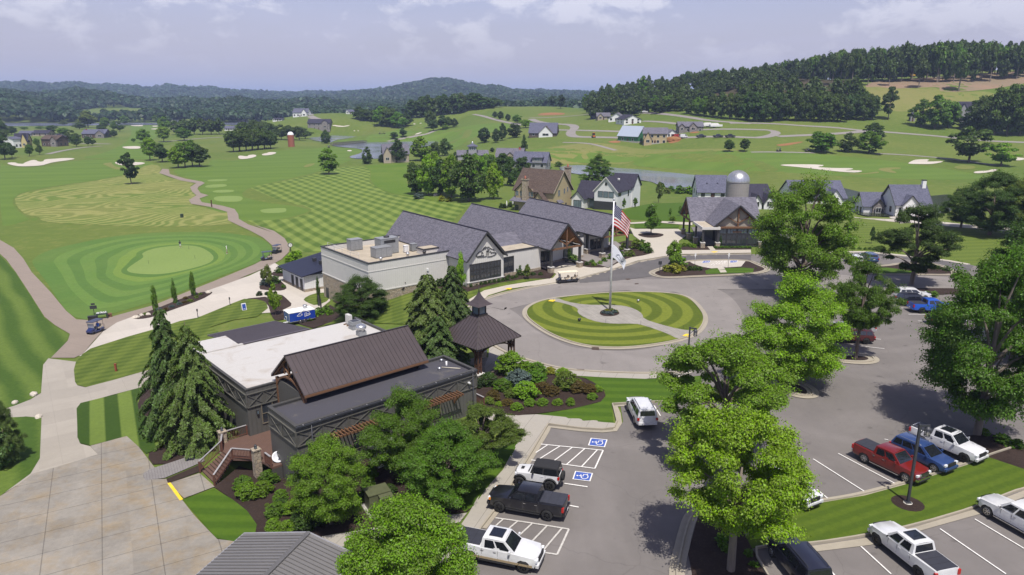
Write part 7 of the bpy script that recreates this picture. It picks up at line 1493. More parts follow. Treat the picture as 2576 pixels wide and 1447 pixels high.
# ================= grey steel roof at the lower edge =================
A_=G(*Q('K',45,1058),3.0); C_=G(*Q('K',1105,1258),3.0); B_=G(*Q('K',655,1048),3.95); dv=G(*Q('I',1215,1447),3.0)-A_; dv.z=0; dv=dv.normalized()*10
r=thing('steel_roofed_building','low building with grey ribbed steel gable roof at the lower edge','building',(B_.x,B_.y,0)); o_=Vector((B_.x,B_.y,0)); A_,B_,C_=A_-o_,B_-o_,C_-o_
b=mb(GSTEEL); b.slab([A_,A_+dv,B_+dv,B_],(0,0,-.1)); b.slab([B_,B_+dv,C_+dv,C_],(0,0,-.1)); rib=flat('steel_rib',(.13,.125,.12),.5,.2); b.mat(rib); u_=Vector((0,0,.02))
for k in range(1,33):
    q=dv*(k/33); b.beam(A_+q+u_,B_+q+u_,.045,.045); b.beam(C_+q+u_,B_+q+u_,.045,.045)
b.beam(B_+u_*2,B_+dv+u_*2,.3,.05); b.build('gable_roof',r); b=mb(FLASH); b.beam(A_,B_,.12,.12); b.beam(B_,C_,.12,.12); b.build('rake_flashing',r)
for p_ in (A_,C_): b=mb(FLASH); b.beam(p_+Vector((0,0,-.08)),p_+dv+Vector((0,0,-.08)),.16,.14); b.build('gutter',r)
n_=(A_-C_).normalized()*.5; b=mb(DKW); w_=[A_-n_+dv*.06,C_+n_+dv*.06,C_+n_+dv*.95,A_-n_+dv*.95]; b.prism([(v.x,v.y) for v in w_][::-1],-2,2.85); b.build('wall',r)
# ---------- houses ----------
def simple_roof_house(root, w, d, ze, zr, wm, rm, axis='x', base=-1.5, ov=.5, trim=None):
    b=mb(wm)
    if axis=='y': gwall_y(b,-w/2,w/2,0,base,ze,zr-.15); gwall_y(b,-w/2,w/2,d-.2,base,ze,zr-.15); b.box(-w/2,-w/2+.2,.2,d-.2,base,ze); b.box(w/2-.2,w/2,.2,d-.2,base,ze)
    else: b.box(-w/2,w/2,0,.2,base,ze); b.box(-w/2,w/2,d-.2,d,base,ze); gwall_x(b,-w/2,.0,d,base,ze,zr-.15); gwall_x(b,w/2-.2,.0,d,base,ze,zr-.15)
    b.build('wall',root); b=mb(rm); k=(zr-ze)/((w if axis=='y' else d)/2)
    if axis=='y': roof_y(b,-w/2-ov,w/2+ov,-ov,d+ov,ze-k*ov,zr,.18)
    else: roof_x(b,-w/2-ov,w/2+ov,-ov,d+ov,ze-k*ov,zr,.18)
    b.build('roof',root)
    if trim:
        b=mb(trim)
        if axis=='y':
            for s in (-1,1): b.beam((s*(w/2+ov),-ov-.03,ze-k*ov-.08),(0,-ov-.03,zr-.08),.06,.24)
        else:
            for x in (-w/2-ov-.03,w/2+ov+.03):
                for y in (-ov,d+ov): b.beam((x,y,ze-k*ov-.08),(x,d/2,zr-.08),.06,.24)
        b.build('bargeboard',root)
def cross_gable(root, xc, w, y0, y1, ze, zr, wm, rm, base=-1.5, ov=.35, wins=1, trim=None, face='y-'):
    X=Matrix.Identity(4) if face=='y-' else None
    b=mb(wm); gwall_y(b,xc-w/2,xc+w/2,y0,base,ze,zr-.12); b.box(xc-w/2,xc-w/2+.2,y0+.2,y1,base,ze); b.box(xc+w/2-.2,xc+w/2,y0+.2,y1,base,ze); b.build('gable_wall',root)
    k=(zr-ze)/(w/2); b=mb(rm); roof_y(b,xc-w/2-ov,xc+w/2+ov,y0-ov,y1,ze-k*ov,zr,.16); b.build('gable_roof',root)
    if trim:
        b=mb(trim)
        for s in (-1,1): b.beam((xc+s*(w/2+ov),y0-ov-.03,ze-k*ov-.06),(xc,y0-ov-.03,zr-.06),.06,.22)
        b.build('bargeboard',root)
    if wins: window(root,'y-',xc-w*.22,xc+w*.22,ze*.25+.3,ze*.25+1.7,y0,2,1,WHT,WGL)
ROOFC={'d':SHD,'s':SHS,'b':SHB,'g':SHG}
GRN=None
def green_sheath():
    n=N('green_sheathing'); v=n.coord('Object'); x,y,z=n.sep(v); br=n.new('ShaderNodeTexBrick',{'Vector':n.comb(n.math('ADD',x,y),z,0),'Scale':.4,'Color1':(.015,.13,.05,1),'Color2':(.025,.17,.07,1),'Mortar':(.16,.2,.13,1),'Mortar Size':.012}); return n.out(br.outputs['Color'],.6)
GRN=green_sheath(); OSB=flat('tan_sheathing',(.42,.33,.19),.8,var=.2,sc=2); CONC=flat('foundation_concrete',(.38,.36,.33),.9); NVY=siding('navy_siding',(.03,.04,.09)); BRN=siding('brown_siding',(.1,.075,.062)); STH=stone_mat('grey_stone',(.26,.235,.22),(.17,.15,.145),1.5); BEI=siding('beige_siding',(.36,.31,.23)); MET=flat('silver_roof_underlay',(.42,.47,.55),.5,.2)
def house(c, xl, xr, yb, ye, yr, label, wm, rm, axis='x', yaw=0, d=None, nwin=3, gables=(), base=-2, trim=None, name='house', chim=None, storeys=1, foundation=None, cat='house', group=None):
    """front wall between crop px xl..xr with foot at yb, eave at ye, ridge top at yr"""
    u,v=Q(c,(xl+xr)/2,yb); p=T(u,v); zd=p.y*CP+(HC-p.z)*SP; s=((CR[c][2] if len(CR[c])>2 else .31104)*.85867)*zd/FPX
    w=(xr-xl)*s/max(math.cos(R(yaw)),.5); ze=Yp(*Q(c,xl,ye),p.y).z-p.z; d=d or w*.7; yo=d/2 if axis=='x' else 0; zr=Yp(*Q(c,xl,yr),p.y+yo).z-p.z
    ze=max(ze,2.2); zr=max(zr,ze+1.2); r=thing(name,label,cat,p,R(yaw),group); simple_roof_house(r,w,d,ze,zr,wm,rm,axis,base,trim=trim)
    for sidx in range(storeys):
        z0=(.9 if storeys==1 else .7)+sidx*ze/storeys; z1=z0+min(1.5,ze/storeys*.55)
        for i in range(nwin): x=-w/2+w*(i+.5)/nwin; window(r,'y-',x-min(.7,w*.06),x+min(.7,w*.06),z0,z1,0,1,1,WHT if wm not in(WHT,WHB) else BRZ,WGL)
        if axis=='x' or d<30:
            for y in (d*.3,d*.7): 
                window(r,'x+',y-.5,y+.5,z0,z1,w/2,1,1,BRZ,WGL); window(r,'x-',y-.5,y+.5,z0,z1,-w/2,1,1,BRZ,WGL)
    for g_ in gables: cross_gable(r,w*g_[0],w*g_[1],-g_[4],d*.5,ze*g_[2],ze+(zr-ze)*g_[3],g_[5] if len(g_)>5 else wm,g_[6] if len(g_)>6 else rm,base,trim=trim)
    if chim: b=mb(chim[2] if len(chim)>2 else BRK); cx=w*chim[0]; b.box(cx-.5,cx+.5,d*.4,d*.4+.9,ze,zr+chim[1]); b.mat(BRZ); b.box(cx-.55,cx+.55,d*.4-.05,d*.4+.95,zr+chim[1],zr+chim[1]+.2); b.build('chimney',r)
    if foundation: b=mb(CONC); b.box(-w/2-.1,w/2+.1,-.12,d+.1,base,.6); b.build('foundation',r)
    b=mb(TIMD); b.box(-.5,.5,-.08,-.01,.05,2.1); b.build('door',r)
    return r
# village on the west
house('A',30,150,752,665,645,'pale house with grey roof beside the yellow one',WHT,SHS,'y',-20,nwin=2)
house('A',148,262,748,680,612,'yellow house with dark roof by the village street',YELS,SHD,'x',8,nwin=3,gables=[(.3,.4,1,1,1.2)])
house('A',385,560,738,665,630,'low brick house with red brown roof',BRN,SHB,'x',-12,nwin=3,gables=[(.33,.32,.95,.8,1.5,STH)])
house('A',520,640,700,650,622,'white house with dark roof behind the red brown one',WHT,SHD,'x',-8,nwin=2,gables=[(-.3,.35,1.2,1.3,1.0)])
house('A',780,985,658,615,575,'wide brown house with slate roofs among trees',BRN,SHS,'x',6,nwin=4,gables=[(.32,.36,1,.9,2,STH)],chim=(-.4,.3))
house('A',175,300,640,615,588,'grey roofed house at the back of the village, left one',GRYS,SHS,'x',0,nwin=2); house('A',300,455,640,612,582,'dark roofed house at the back of the village, right one',BEI,SHD,'x',0,nwin=3)
house('A',2112,2200,588,565,542,'small white hut with grey roof behind the tree row',WHT,SHS,'x',-5,nwin=2,name='hut',cat='hut')
house('A',1615,1712,505,482,462,'far white house left of the white domed silo',WHT,SHS,'x',0,nwin=2); house('A',2235,2310,508,488,475,'far pale low house on the lake shore',BEI,SHS,'x',0,nwin=2); house('A',2370,2425,500,482,468,'far white gabled cottage on the lake shore',WHT,SHD,'y',0,nwin=1)
house('B',505,645,458,415,378,'white house with porch on the hilltop by the curved road',WHT,SHS,'x',-8,nwin=4,storeys=1,gables=[(.32,.34,1,.85,1)])
house('B',652,855,580,515,478,'two storey stone house with dark roof below the hilltop',STH,SHD,'x',4,nwin=5,storeys=2,gables=[(.28,.25,1.15,.75,.6)])
house('B',1010,1090,432,408,390,'white house peeping behind the valley grove',WHT,SHS,'x',0,nwin=2,gables=[(-.35,.3,1,1,.8)])
house('B',322,410,500,488,470,'dark roofed house at the shore behind the tree row',WHT,SHD,'x',0,nwin=2,gables=[(-.4,.25,1,1,.5)]); house('B',105,190,502,488,468,'white house with steep gable at the shore',WHT,SHD,'x',0,nwin=2,gables=[(.1,.4,1,1,.5)])
house('B',800,858,356,346,330,'far white farmhouse beside a dark cypress',WHT,WHT,'x',0,nwin=2,gables=[(.0,.4,1,1,.5)]); house('B',2440,2505,345,318,292,'brown house on the mound edge against the blue hill',BRN,SHB,'x',10,nwin=2,gables=[(-.25,.4,1,1,.8)])
# houses at the near pond
house('B',1370,1600,890,800,712,'beige house with grey brown roof half hidden by trees at the near pond',BEI,SHG,'x',14,nwin=3,gables=[(-.36,.3,1.0,.75,2.0,BEI)])
hh=house('B',2060,2345,855,820,770,'grey house with square cupola tower above the grove',GRYS,SHG,'x',4,nwin=3)
b=mb(GRYS); b.box(-2.2,2.2,1.5,5.5,2,6.6); b.build('tower',hh); b=mb(SHS); b.slab([(-3,.7,6.5),(3,.7,6.5),(0,3.5,8.0)],(0,0,.1)); b.slab([(3,.7,6.5),(3,6.3,6.5),(0,3.5,8.0)],(0,0,.1)); b.slab([(-3,6.3,6.5),(-3,.7,6.5),(0,3.5,8.0)],(0,0,.1)); b.slab([(3,6.3,6.5),(-3,6.3,6.5),(0,3.5,8.0)],(0,0,.1)); b.build('tower_roof',hh); b=mb(GALV); b.lathe([(.5,7.8),(.5,8.5),(.3,9),(0,9.1)],12,c=(0,3.5,0)); b.build('cupola',hh)
for i in range(3): window(hh,'y-',-1.7+i*1.2,-.8+i*1.2,4.6,6.1,1.5,1,1,WHT,WGLB)
house('C',170,420,900,830,752,'house with grey brown hip roof and beige gable left of the dormer house',BEI,SHG,'x',-8,nwin=3,gables=[(.05,.34,1.1,.62,1.5)],chim=(.36,.5))
h2=house('C',330,640,950,880,785,'grey house with slate roof and white framed dormer window',GRYS,SHS,'x',-14,nwin=4)
b=mb(GRYS); b.box(1.4,6.0,-.4,4,3,5.6); b.build('dormer_wall',h2); b=mb(SHS); b.slab([(.8,-1,5.5),(6.6,-1,5.5),(5.0,3.5,7.4),(2.4,3.5,7.4)],(0,0,-.15)); b.slab([(6.6,-1,5.5),(6.6,4,5.4),(5.0,3.5,7.4)],(0,0,-.15)); b.slab([(.8,4,5.4),(.8,-1,5.5),(2.4,3.5,7.4)],(0,0,-.15)); b.build('dormer_roof',h2); window(h2,'y-',2.4,5.0,3.9,5.2,-.4,3,2,WHT,WGLB)
# building sites on the hill
house('C',482,735,650,605,512,'long house with white gable, brown base and dark roof',BRN,SHS,'x',-10,nwin=3,gables=[(.12,.5,.95,.7,1.2,WHT,SHB)],storeys=1)
house('C',1066,1160,480,440,414,'navy house with dark roof, first in the hillside row',NVY,SHD,'x',0,nwin=2); house('C',1122,1245,487,450,418,'tan house behind the navy one in the hillside row',BEI,SHG,'x',0,nwin=3,gables=[(-.25,.4,1,.8,.8)])
house('C',1232,1372,502,470,420,'white house with grey roof in the middle of the hillside row',WHT,SHG,'y',-16,d=16,nwin=3); house('C',1372,1540,525,480,438,'white two storey house with open porch and black roof in the hillside row',WHT,SHD,'y',14,d=15,nwin=3,storeys=2)
hg=house('C',1330,1490,695,632,542,'unfinished house sheathed in green with silver roof underlay',GRN,MET,'x',-48,d=9.5,nwin=2,foundation=1)
house('C',1558,1775,715,612,558,'unfinished tan house with plywood walls and grey roof',OSB,SHG,'x',-10,d=10,nwin=4,storeys=2,foundation=1,gables=[(-.3,.32,.5,.25,2.0,OSB,SHG)])
house('C',1765,1890,655,625,575,'white gabled house behind the tan one',WHT,SHG,'y',18,d=12,nwin=2); house('C',1892,2118,600,545,502,'large grey brown house under construction with open balconies',STH,SHG,'x',-4,nwin=4,storeys=2,gables=[(-.38,.22,1,.6,1),(.08,.3,1,.85,1)])
house('D',1955,2120,895,770,700,'grey house with dark roof half hidden in the hillside wood',GRYS,SHD,'x',-12,nwin=3,storeys=2,gables=[(-.3,.35,1,.75,1)]); house('D',1500,1542,888,830,800,'small grey shed at the edge of the hillside clump',GRYS,SHS,'y',0,nwin=1,name='shed',cat='shed')
# houses behind the silo
house('C',2075,2345,1232,1160,1005,'white house with slate roof and two dark dormers behind the silo',WHT,SHS,'x',-6,d=13,nwin=3,gables=[(-.18,.18,1.6,.55,-3.2,BRZ,SHS),(.18,.18,1.6,.55,-3.2,BRZ,SHS)])
house('H',-20,215,520,478,285,'white house with charcoal roof right of the silo',WHB,SHD,'x',4,d=14,nwin=3,gables=[(-.28,.4,1,.5,1.5),(.22,.42,1,.5,1.5)],trim=BRZ)
house('H',400,880,475,440,250,'house with blue grey hip like roofs behind the tall rounded tree',WHT,SHS,'x',-4,d=15,nwin=4,gables=[(.26,.26,1,.6,2)])
ct=house('H',1355,1675,592,470,292,'white cottage with slate roof, timber porch and white chimney',WHB,SHS,'x',-2,d=9.5,nwin=3,gables=[(-.12,.44,1,.5,1.0,WHB,SHS)],trim=BRZ,chim=(.44,1.2,WHT))
b=mb(TIM); 
for x in (-2.6,.6): b.box(x-.12,x+.12,-1.6,-1.36,-.2,2.9)
b.build('porch_post',ct)
cw=house('H',1055,1335,592,480,362,'front wing of the white cottage with stone gable window',WHB,SHS,'x',-4,d=6,nwin=0,gables=[(-.04,.36,1,.5,.6,STH,SHS)],trim=BRZ)
window(cw,'y-',-1.5,.9,.7,2.2,-.6,3,2,BRZ,WGL)
# brown house beyond the clubhouse
br=thing('house','large tan house with brown shingle roof and stone chimneys behind the clubhouse','house',(14.6,205.5,-2.0),R(54)); simple_roof_house(br,10,13.5,6.4,11.9,TANS,SHB,'y',-1.5,.5,BEI)
X=Matrix.Rotation(R(-90),4,'Z')   # the long side, facing the camera
def cg(xc,w,y0,y1,ze,zr):
    b=mb(TANS,X); gwall_y(b,xc-w/2,xc+w/2,y0,-1.5,ze,zr-.12); b.box(xc-w/2,xc-w/2+.2,y0+.2,y1,-1,ze); b.box(xc+w/2-.2,xc+w/2,y0+.2,y1,-1,ze); b.build('gable_wall',br); b=mb(SHB,X); roof_y(b,xc-w/2-.4,xc+w/2+.4,y0-.4,y1,ze-.4,zr,.16); b.build('gable_roof',br)
cg(-3.6,4.6,-7.0,-1,3.4,6.2); cg(-9.6,6,-5.6,0,6.2,9.0)
b=mb(SHG,X); b.slab([(-13.6,-7.6,3.0),(-6.4,-7.6,3.0),(-6.4,-5,4.0),(-13.6,-5,4.0)],(0,0,-.15)); b.build('porch_roof',br)
for x,z0 in ((-12.6,4.4),(-11.0,4.4),(-8.4,4.4),(-7.4,4.4)): f=window(br,'y-',x,x+1.0,z0,z0+1.3,-5.6,1,2,BEI,WGLB); f.matrix_local=X
f=window(br,'y-',-4.5,-2.7,1.5,2.2,-7.0,3,1,BEI,WGL); f.matrix_local=X; f=window(br,'y-',-12.9,-11.6,-.5,1.6,-5.6,1,1,BEI,WGL); f.matrix_local=X
window(br,'y-',-2.5,-1.4,4.8,6.4,0,2,2,BEI,WGLB); window(br,'y-',.6,1.3,5.2,6.6,0,1,2,BEI,WGLB); window(br,'y-',2.4,3.0,5.6,6.9,0,1,2,BEI,WGLB); window(br,'y-',-2.6,-1.4,.8,2.4,0,2,2,BEI,WGLB); window(br,'y-',1.5,2.3,.8,2.4,0,1,2,BEI,WGL)
b=mb(SHG); b.slab([(-3.2,-1.0,2.9),(-.6,-1.0,2.9),(-.6,0,3.6),(-3.2,0,3.6)],(0,0,-.12)); b.build('bay_roof',br)
for x,y,h in ((-6.2,8.8,9.5),(5.6,1.8,12.4)): 
    b=mb(STN); b.box(x-.6,x+.6,y-.8,y+.8,-1.5,h); b.box(x-.75,x+.75,y-.95,y+.95,h-.3,h); b.mat(BRK); b.lathe([(.28,h),(.22,h+.8),(0,h+.8)],10,c=(x,y,0)); b.build('chimney',br)
b=mb(TIMD,X); b.box(-6.5,1.0,-9.6,-9.4,2.4,2.6); b.box(-6.5,1.0,-7.4,-7.2,2.4,2.6)
for i in range(16): b.box(-6.4+i*.48,-6.28+i*.48,-9.9,-7.0,2.6,2.72)
for x in (-6.2,-2.8,.7): b.box(x-.1,x+.1,-9.6,-9.4,-1.2,2.4)
b.build('pergola',br)
def umbrella(t): b=mb(WHT); b.tube([(0,0,0),(0,0,2.4)],.03,6); b.lathe([(.12,.9),(.22,1.3),(.16,2.1),(.02,2.5)],10); b.build('folded_canopy',t)
for x,y,l in ((272,1325,'folded white parasol on the patio, left one'),(330,1310,'folded white parasol on the patio, right one')): t=thing('parasol',l,'parasol',T(*Q('C',x,y))); umbrella(t)
# modern white house
mw=thing('house','modern white house with charcoal roofs beside the pond','house',(26.6,201.6,-1.0),R(-30)); simple_roof_house(mw,7.0,11,5.6,9.4,WHB,SHD,'y',-1.2,.35,CREAMF)
for i in range(3): window(mw,'y-',-2.35+i*1.65,-.95+i*1.65,3.7,5.3,0,1,1,BRZ,WGLB,.06)
window(mw,'y-',-.25,.25,7.1,7.8,0,1,1,BRZ,WGL); b=mb(BRZ); b.box(-3.5,3.3,-.14,-.02,-.6,2.5); b.build('dark_lower_wall',mw)
window(mw,'x+',.8,2.8,4.1,5.5,3.5,2,1,BRZ,WGL); window(mw,'x+',8.2,8.9,3.4,5.4,3.5,1,1,BRZ,WGL); window(mw,'x+',4.2,4.9,1.2,1.9,3.5,1,1,BRZ,WGL)
b=mb(WHB); b.box(-3.0,3.9,11,17.5,-1.2,5.8); gwall_x(b,3.7,11.0,17.5,5.7,5.8,9.0); b.build('rear_wing_wall',mw); b=mb(SHD); roof_x(b,-3.2,4.3,10.7,17.8,5.6,9.2,.18); b.build('rear_wing_roof',mw); b=mb(BRZ); b.box(3.91,3.97,13,14,-1,2.0); b.build('side_door',mw)
b=mb(WHB); gwall_y(b,-10.4,-6.6,-.5,-1.2,3.0,5.0); b.box(-10.4,-10.2,-.3,9,-1.2,3); b.box(-6.8,-6.6,-.3,3,-1.2,3); b.box(-6.6,-3.5,3,3.2,-1.2,3.2); b.build('wing_wall',mw); b=mb(SHD); roof_y(b,-10.8,-6.2,-.9,5,2.75,5.1,.16); roof_x(b,-10.6,-3.4,1.6,11,3.0,7.4,.18); b.build('wing_roof',mw)
window(mw,'y-',-9.7,-7.3,.0,2.3,-.5,3,1,BRZ,WGLB,.08); window(mw,'y-',-6.2,-4.0,.0,2.4,3.0,3,1,BRZ,WGLB,.08)
b=mb(WHT)
for x in (.9,1.3): b.tube([(x+.7,5,7.9),(x+.7,5,8.7)],.1,8)
b.build('roof_pipe',mw)
# ---------- people (one skinned body each) ----------
SKIN=flat('skin',(.42,.25,.17),.55); 
def person(label, pos, ang, shirt, shorts, hat=None, seated=False, bend=0.0, arms='down', scale=1.0):
    me=bpy.data.meshes.new('body'); bm=bmesh.new(); sk=bm.verts.layers.skin.verify()
    def V(x,y,z,rx,ry=None): v=bm.verts.new((x,y,z)); v[sk].radius=(rx,ry or rx); return v
    h=.92 if not seated else .0
    fx=bend
    pel=V(0,0,h,.13,.15); bel=V(fx*.3,0,h+.18,.115,.14); ch=V(fx*.8,0,h+.4,.12,.17); nk=V(fx*1.15,0,h+.56,.055); hd=V(fx*1.35+.01,0,h+.66,.085,.08); tp=V(fx*1.5+.015,0,h+.79,.075,.07)
    for a,b_ in ((pel,bel),(bel,ch),(ch,nk),(nk,hd),(hd,tp)): bm.edges.new((a,b_))
    for s in (-1,1):
        if seated: pts=[V(.1,s*.1,h-.02,.085),V(.46,s*.12,h+.02,.065),V(.56,s*.12,h-.38,.045),V(.66,s*.12,h-.44,.04)]
        else: pts=[V(0,s*.1,h-.08,.085),V(.04+.05*s,s*.11,.48,.062),V(-.02+.09*s,s*.12,.08,.043),V(.12+.09*s,s*.13,.035,.042)]
        q=pel
        for p in pts: bm.edges.new((q,p)); q=p
        if arms=='front': ap=[V(fx*.95,s*.21,h+.46,.058),V(fx+.14,s*.24,h+.22,.043),V(fx+.34,s*.09,h+.1,.034),V(fx+.42,s*.05,h+.06,.034)]
        else: ap=[V(fx*.95,s*.21,h+.46,.058),V(fx*.8,s*.27,h+.2,.043),V(fx+.08,s*.27,h-.06,.034),V(fx+.1,s*.27,h-.15,.034)]
        q=ch
        for p in ap: bm.edges.new((q,p)); q=p
    bm.verts.ensure_lookup_table(); bm.verts[0][sk].use_root=True; bm.to_mesh(me); bm.free()
    t=thing('person',label,'person',pos,ang); t.scale=(scale,)*3; o=add('body',me,t); m=o.modifiers.new('skin','SKIN'); m.use_smooth_shade=True; s_=o.modifiers.new('sub','SUBSURF'); s_.levels=s_.render_levels=1
    n=N('clothed_body'); z=n.sep(n.coord('Object'))[2]; y=n.math('ABSOLUTE',n.sep(n.coord('Object'))[1])
    if seated: c=n.mix(n.math('GREATER_THAN',z,.06),shorts,shirt)
    else: c=n.mix(n.math('GREATER_THAN',z,.5),(.42,.25,.17),shorts); c=n.mix(n.math('GREATER_THAN',z,h+.02),c,shirt); c=n.mix(n.math('LESS_THAN',z,.1),c,(.7,.7,.7))
    c=n.mix(n.math('GREATER_THAN',z,h+.55),c,(.42,.25,.17)); c=n.mix(n.math('MULTIPLY',n.math('GREATER_THAN',y,.235),n.math('LESS_THAN',z,h+.3)),c,(.42,.25,.17)) if not seated else c
    me.materials.append(n.out(c,.7))
    b=mb(flat('hair_'+('white_cap' if hat else 'dark'),hat or (.02,.015,.012),.8)); cx=fx*1.45+.012; b.smooth=True; b.lathe([(.098,h+.7),(.102,h+.76),(.085,h+.83),(.045,h+.872),(0,h+.88)],14,c=(cx-.012,0,0)); b.smooth=False
    if hat: b.box(cx+.05,cx+.2,-.07,.07,h+.745,h+.76)
    b.build('cap' if hat else 'hair',t)
    b=mb(SKIN); b.blob((cx+.075,0,h+.7),(.022,.014,.02),1); b.mat(BLK)
    for s in (-1,1): b.blob((cx+.066,s*.032,h+.725),(.012,.012,.009),2)
    b.build('face',t); return t
pp=gz('E',1700,408,.06); person('golfer in dark top and white shorts bending over a putt on the green',pp,R(-70),(.03,.035,.05),(.6,.6,.6),None,bend=.16,arms='front',scale=1.02)
pp=gz('E',2140,466,.06); person('golfer in white cap, white shirt and pale shorts walking at the green edge',pp,R(200),(.7,.7,.7),(.6,.58,.52),(.72,.72,.72),scale=1.04)
person('driver in blue shirt seated in the golf cart on the path',cart1.location+Matrix.Rotation(cart1.rotation_euler.z,3,'Z')@Vector((-.42,.22,.88)),cart1.rotation_euler.z,(.03,.12,.5),(.2,.2,.22),(.05,.06,.12),seated=True,arms='front')
# ---------- lamps, flags, signs ----------
def lamp(c,x,y,ct,xt,yt,label,ang):
    p=T(*Q(c,x,y)); h=Yp(*Q(ct,xt,yt),p.y).z-p.z; t=thing('street_lamp',label,'street lamp',p,R(ang)); b=mb(flat('pale_footing',(.5,.48,.42),.9)); b.lathe([(.32,-.3),(.32,.12),(0,.12)],20); b.build('footing',t)
    b=mb(CHRC); b.box(-.2,.2,-.2,.2,.12,.2); b.box(-.085,.085,-.085,.085,.2,h); b.build('pole',t); b=mb(CHRC); b.beam((0,0,h-.12),(.75,0,h-.12),.1,.14); b.beam((.08,0,h-.75),(.55,0,h-.18),.06); b.build('arm',t)
    q=empty('lantern',(.62,0,h-.2),0,t); b=mb(CHRC); b.lathe([(.02,.02),(.1,0),(.24,-.16),(.25,-.2)],8); b.lathe([(.2,-.78),(.23,-.74),(.23,-.7)],8)
    for k in range(8): a=k*math.pi/4; b.beam((.22*math.cos(a),.22*math.sin(a),-.2),(.2*math.cos(a),.2*math.sin(a),-.74),.025)
    b.build('frame',q); b=mb(flat('lamp_glass',(.3,.29,.26),.2)); b.lathe([(.14,-.7),(.15,-.25),(.05,-.2)],12); b.build('glass',q)
lamp('M',1030,1062,'M',1100,632,'black lamp post standing on the grass median in front of the dark red pickup',0); lamp('Z',1728,938,'N',2312,508,'black lamp post by the circle near the loose crowned tree',-20)
# flagpole
p=T(1534,785); hp=Yp(1543,505,p.y).z-p.z; fp=thing('flagpole','tall white flagpole in the middle of the roundabout island','flagpole',p); b=mb(flat('white_pole',(.72,.72,.74),.35,.3)); b.tube([(0,0,0),(0,0,hp*.5),(0,0,hp)],[.17,.14,.08],14); b.build('pole',fp); b=mb(GALV); b.lathe([(0,hp+.32),(.12,hp+.26),(.16,hp+.16),(.12,hp+.05),(.05,hp)],14); b.build('ball',fp); b=mb(FLASH); b.lathe([(.35,.0),(.35,.08),(.18,.2)],16); b.build('collar',fp)
def cloth(name,label,z1,h,w,droop,matf,side,cat='flag'):
    nx,nz=26,40; V=[]; 
    for i in range(nx+1):
        s=i/nx
        for j in range(nz+1):
            t=j/nz; sag=droop*s**1.25; x=.1+w*s*(1-.16*s-.12*s*t); y=.28*math.sin(s*7+t*2.0)*s+.1*math.sin(s*15+t*4)*s; z=z1-h*t*(1-.05*s)-sag*(1-.25*t)+.06*math.sin(s*9+t*3)*s
            V.append((x,y,z))
    F_=[(i*(nz+1)+j,(i+1)*(nz+1)+j,(i+1)*(nz+1)+j+1,i*(nz+1)+j+1) for i in range(nx) for j in range(nz)]
    me=bpy.data.meshes.new(name); me.from_pydata(V,[],F_); uv=me.uv_layers.new(name='cloth'); 
    for pl in me.polygons:
        for li in pl.loop_indices: vi=me.loops[li].vertex_index; uv.data[li].uv=((vi//(nz+1))/nx,1-(vi%(nz+1))/nz)
    me.polygons.foreach_set('use_smooth',[True]*len(F_)); me.materials.append(matf()); o=add(name,me,None,p,R(side)); so=o.modifiers.new('th','SOLIDIFY'); so.thickness=.01; return tag(o,label,cat)
def us_mat():
    n=N('striped_flag_cloth'); u,v,_=n.sep(n.coord('UV')); k=n.math('FLOOR',n.math('MULTIPLY',v,13)); red=n.math('LESS_THAN',n.math('ABSOLUTE',n.math('SUBTRACT',n.math('MODULO',k,2),0)),.5)
    col=n.mix(red,(.72,.7,.68),(.42,.008,.012)); can=n.math('MULTIPLY',n.math('LESS_THAN',u,.4),n.math('GREATER_THAN',v,6/13))
    a=n.math('MULTIPLY',u,12/.4/1.0); b_=n.math('MULTIPLY',n.math('SUBTRACT',v,6/13),10/(7/13))
    # staggered stars: cells where the parity of row+column is odd
    ca=n.math('ROUND',a); cb=n.math('ROUND',b_); par=n.math('MODULO',n.math('ADD',ca,cb),2); dd=n.math('SQRT',n.math('ADD',n.math('POWER',n.math('SUBTRACT',a,ca),2),n.math('POWER',n.math('SUBTRACT',b_,cb),2)))
    inr=n.math('MULTIPLY',n.math('MULTIPLY',n.math('GREATER_THAN',ca,.5),n.math('LESS_THAN',ca,11.5)),n.math('MULTIPLY',n.math('GREATER_THAN',cb,.5),n.math('LESS_THAN',cb,9.5)))
    star=n.math('MULTIPLY',n.math('MULTIPLY',n.math('LESS_THAN',dd,.33),n.math('LESS_THAN',par,.5)),inr); c2=n.mix(star,(.008,.012,.08),(.75,.75,.75)); return n.out(n.mix(can,col,c2),.8)
def logo_mat():
    n=N('white_flag_cloth'); u,v,_=n.sep(n.coord('UV')); 
    z=n.math('ABSOLUTE',n.math('SUBTRACT',n.math('ABSOLUTE',n.math('SUBTRACT',n.math('FRACT',n.math('MULTIPLY',u,2.2)),.5)),n.math('MULTIPLY',n.math('SUBTRACT',v,.35),1.6))); ins=n.math('MULTIPLY',n.math('MULTIPLY',n.math('GREATER_THAN',u,.25),n.math('LESS_THAN',u,.8)),n.math('MULTIPLY',n.math('GREATER_THAN',v,.3),n.math('LESS_THAN',v,.75)))
    ln=n.math('MULTIPLY',n.math('LESS_THAN',z,.07),ins); base=n.math('MULTIPLY',n.math('MULTIPLY',n.math('LESS_THAN',n.math('ABSOLUTE',n.math('SUBTRACT',v,.28)),.025),n.math('GREATER_THAN',u,.2)),n.math('LESS_THAN',u,.85)); return n.out(n.mix(n.math('MAXIMUM',ln,base),(.66,.68,.72),(.06,.08,.14)),.8)
cloth('national_flag','red white and blue striped flag with white stars on the flagpole',hp-.55,3.1,2.75,2.3,us_mat,-14); cloth('club_flag','drooping white flag with dark emblem below the striped flag',hp-6.2,1.9,2.3,2.4,logo_mat,-14)
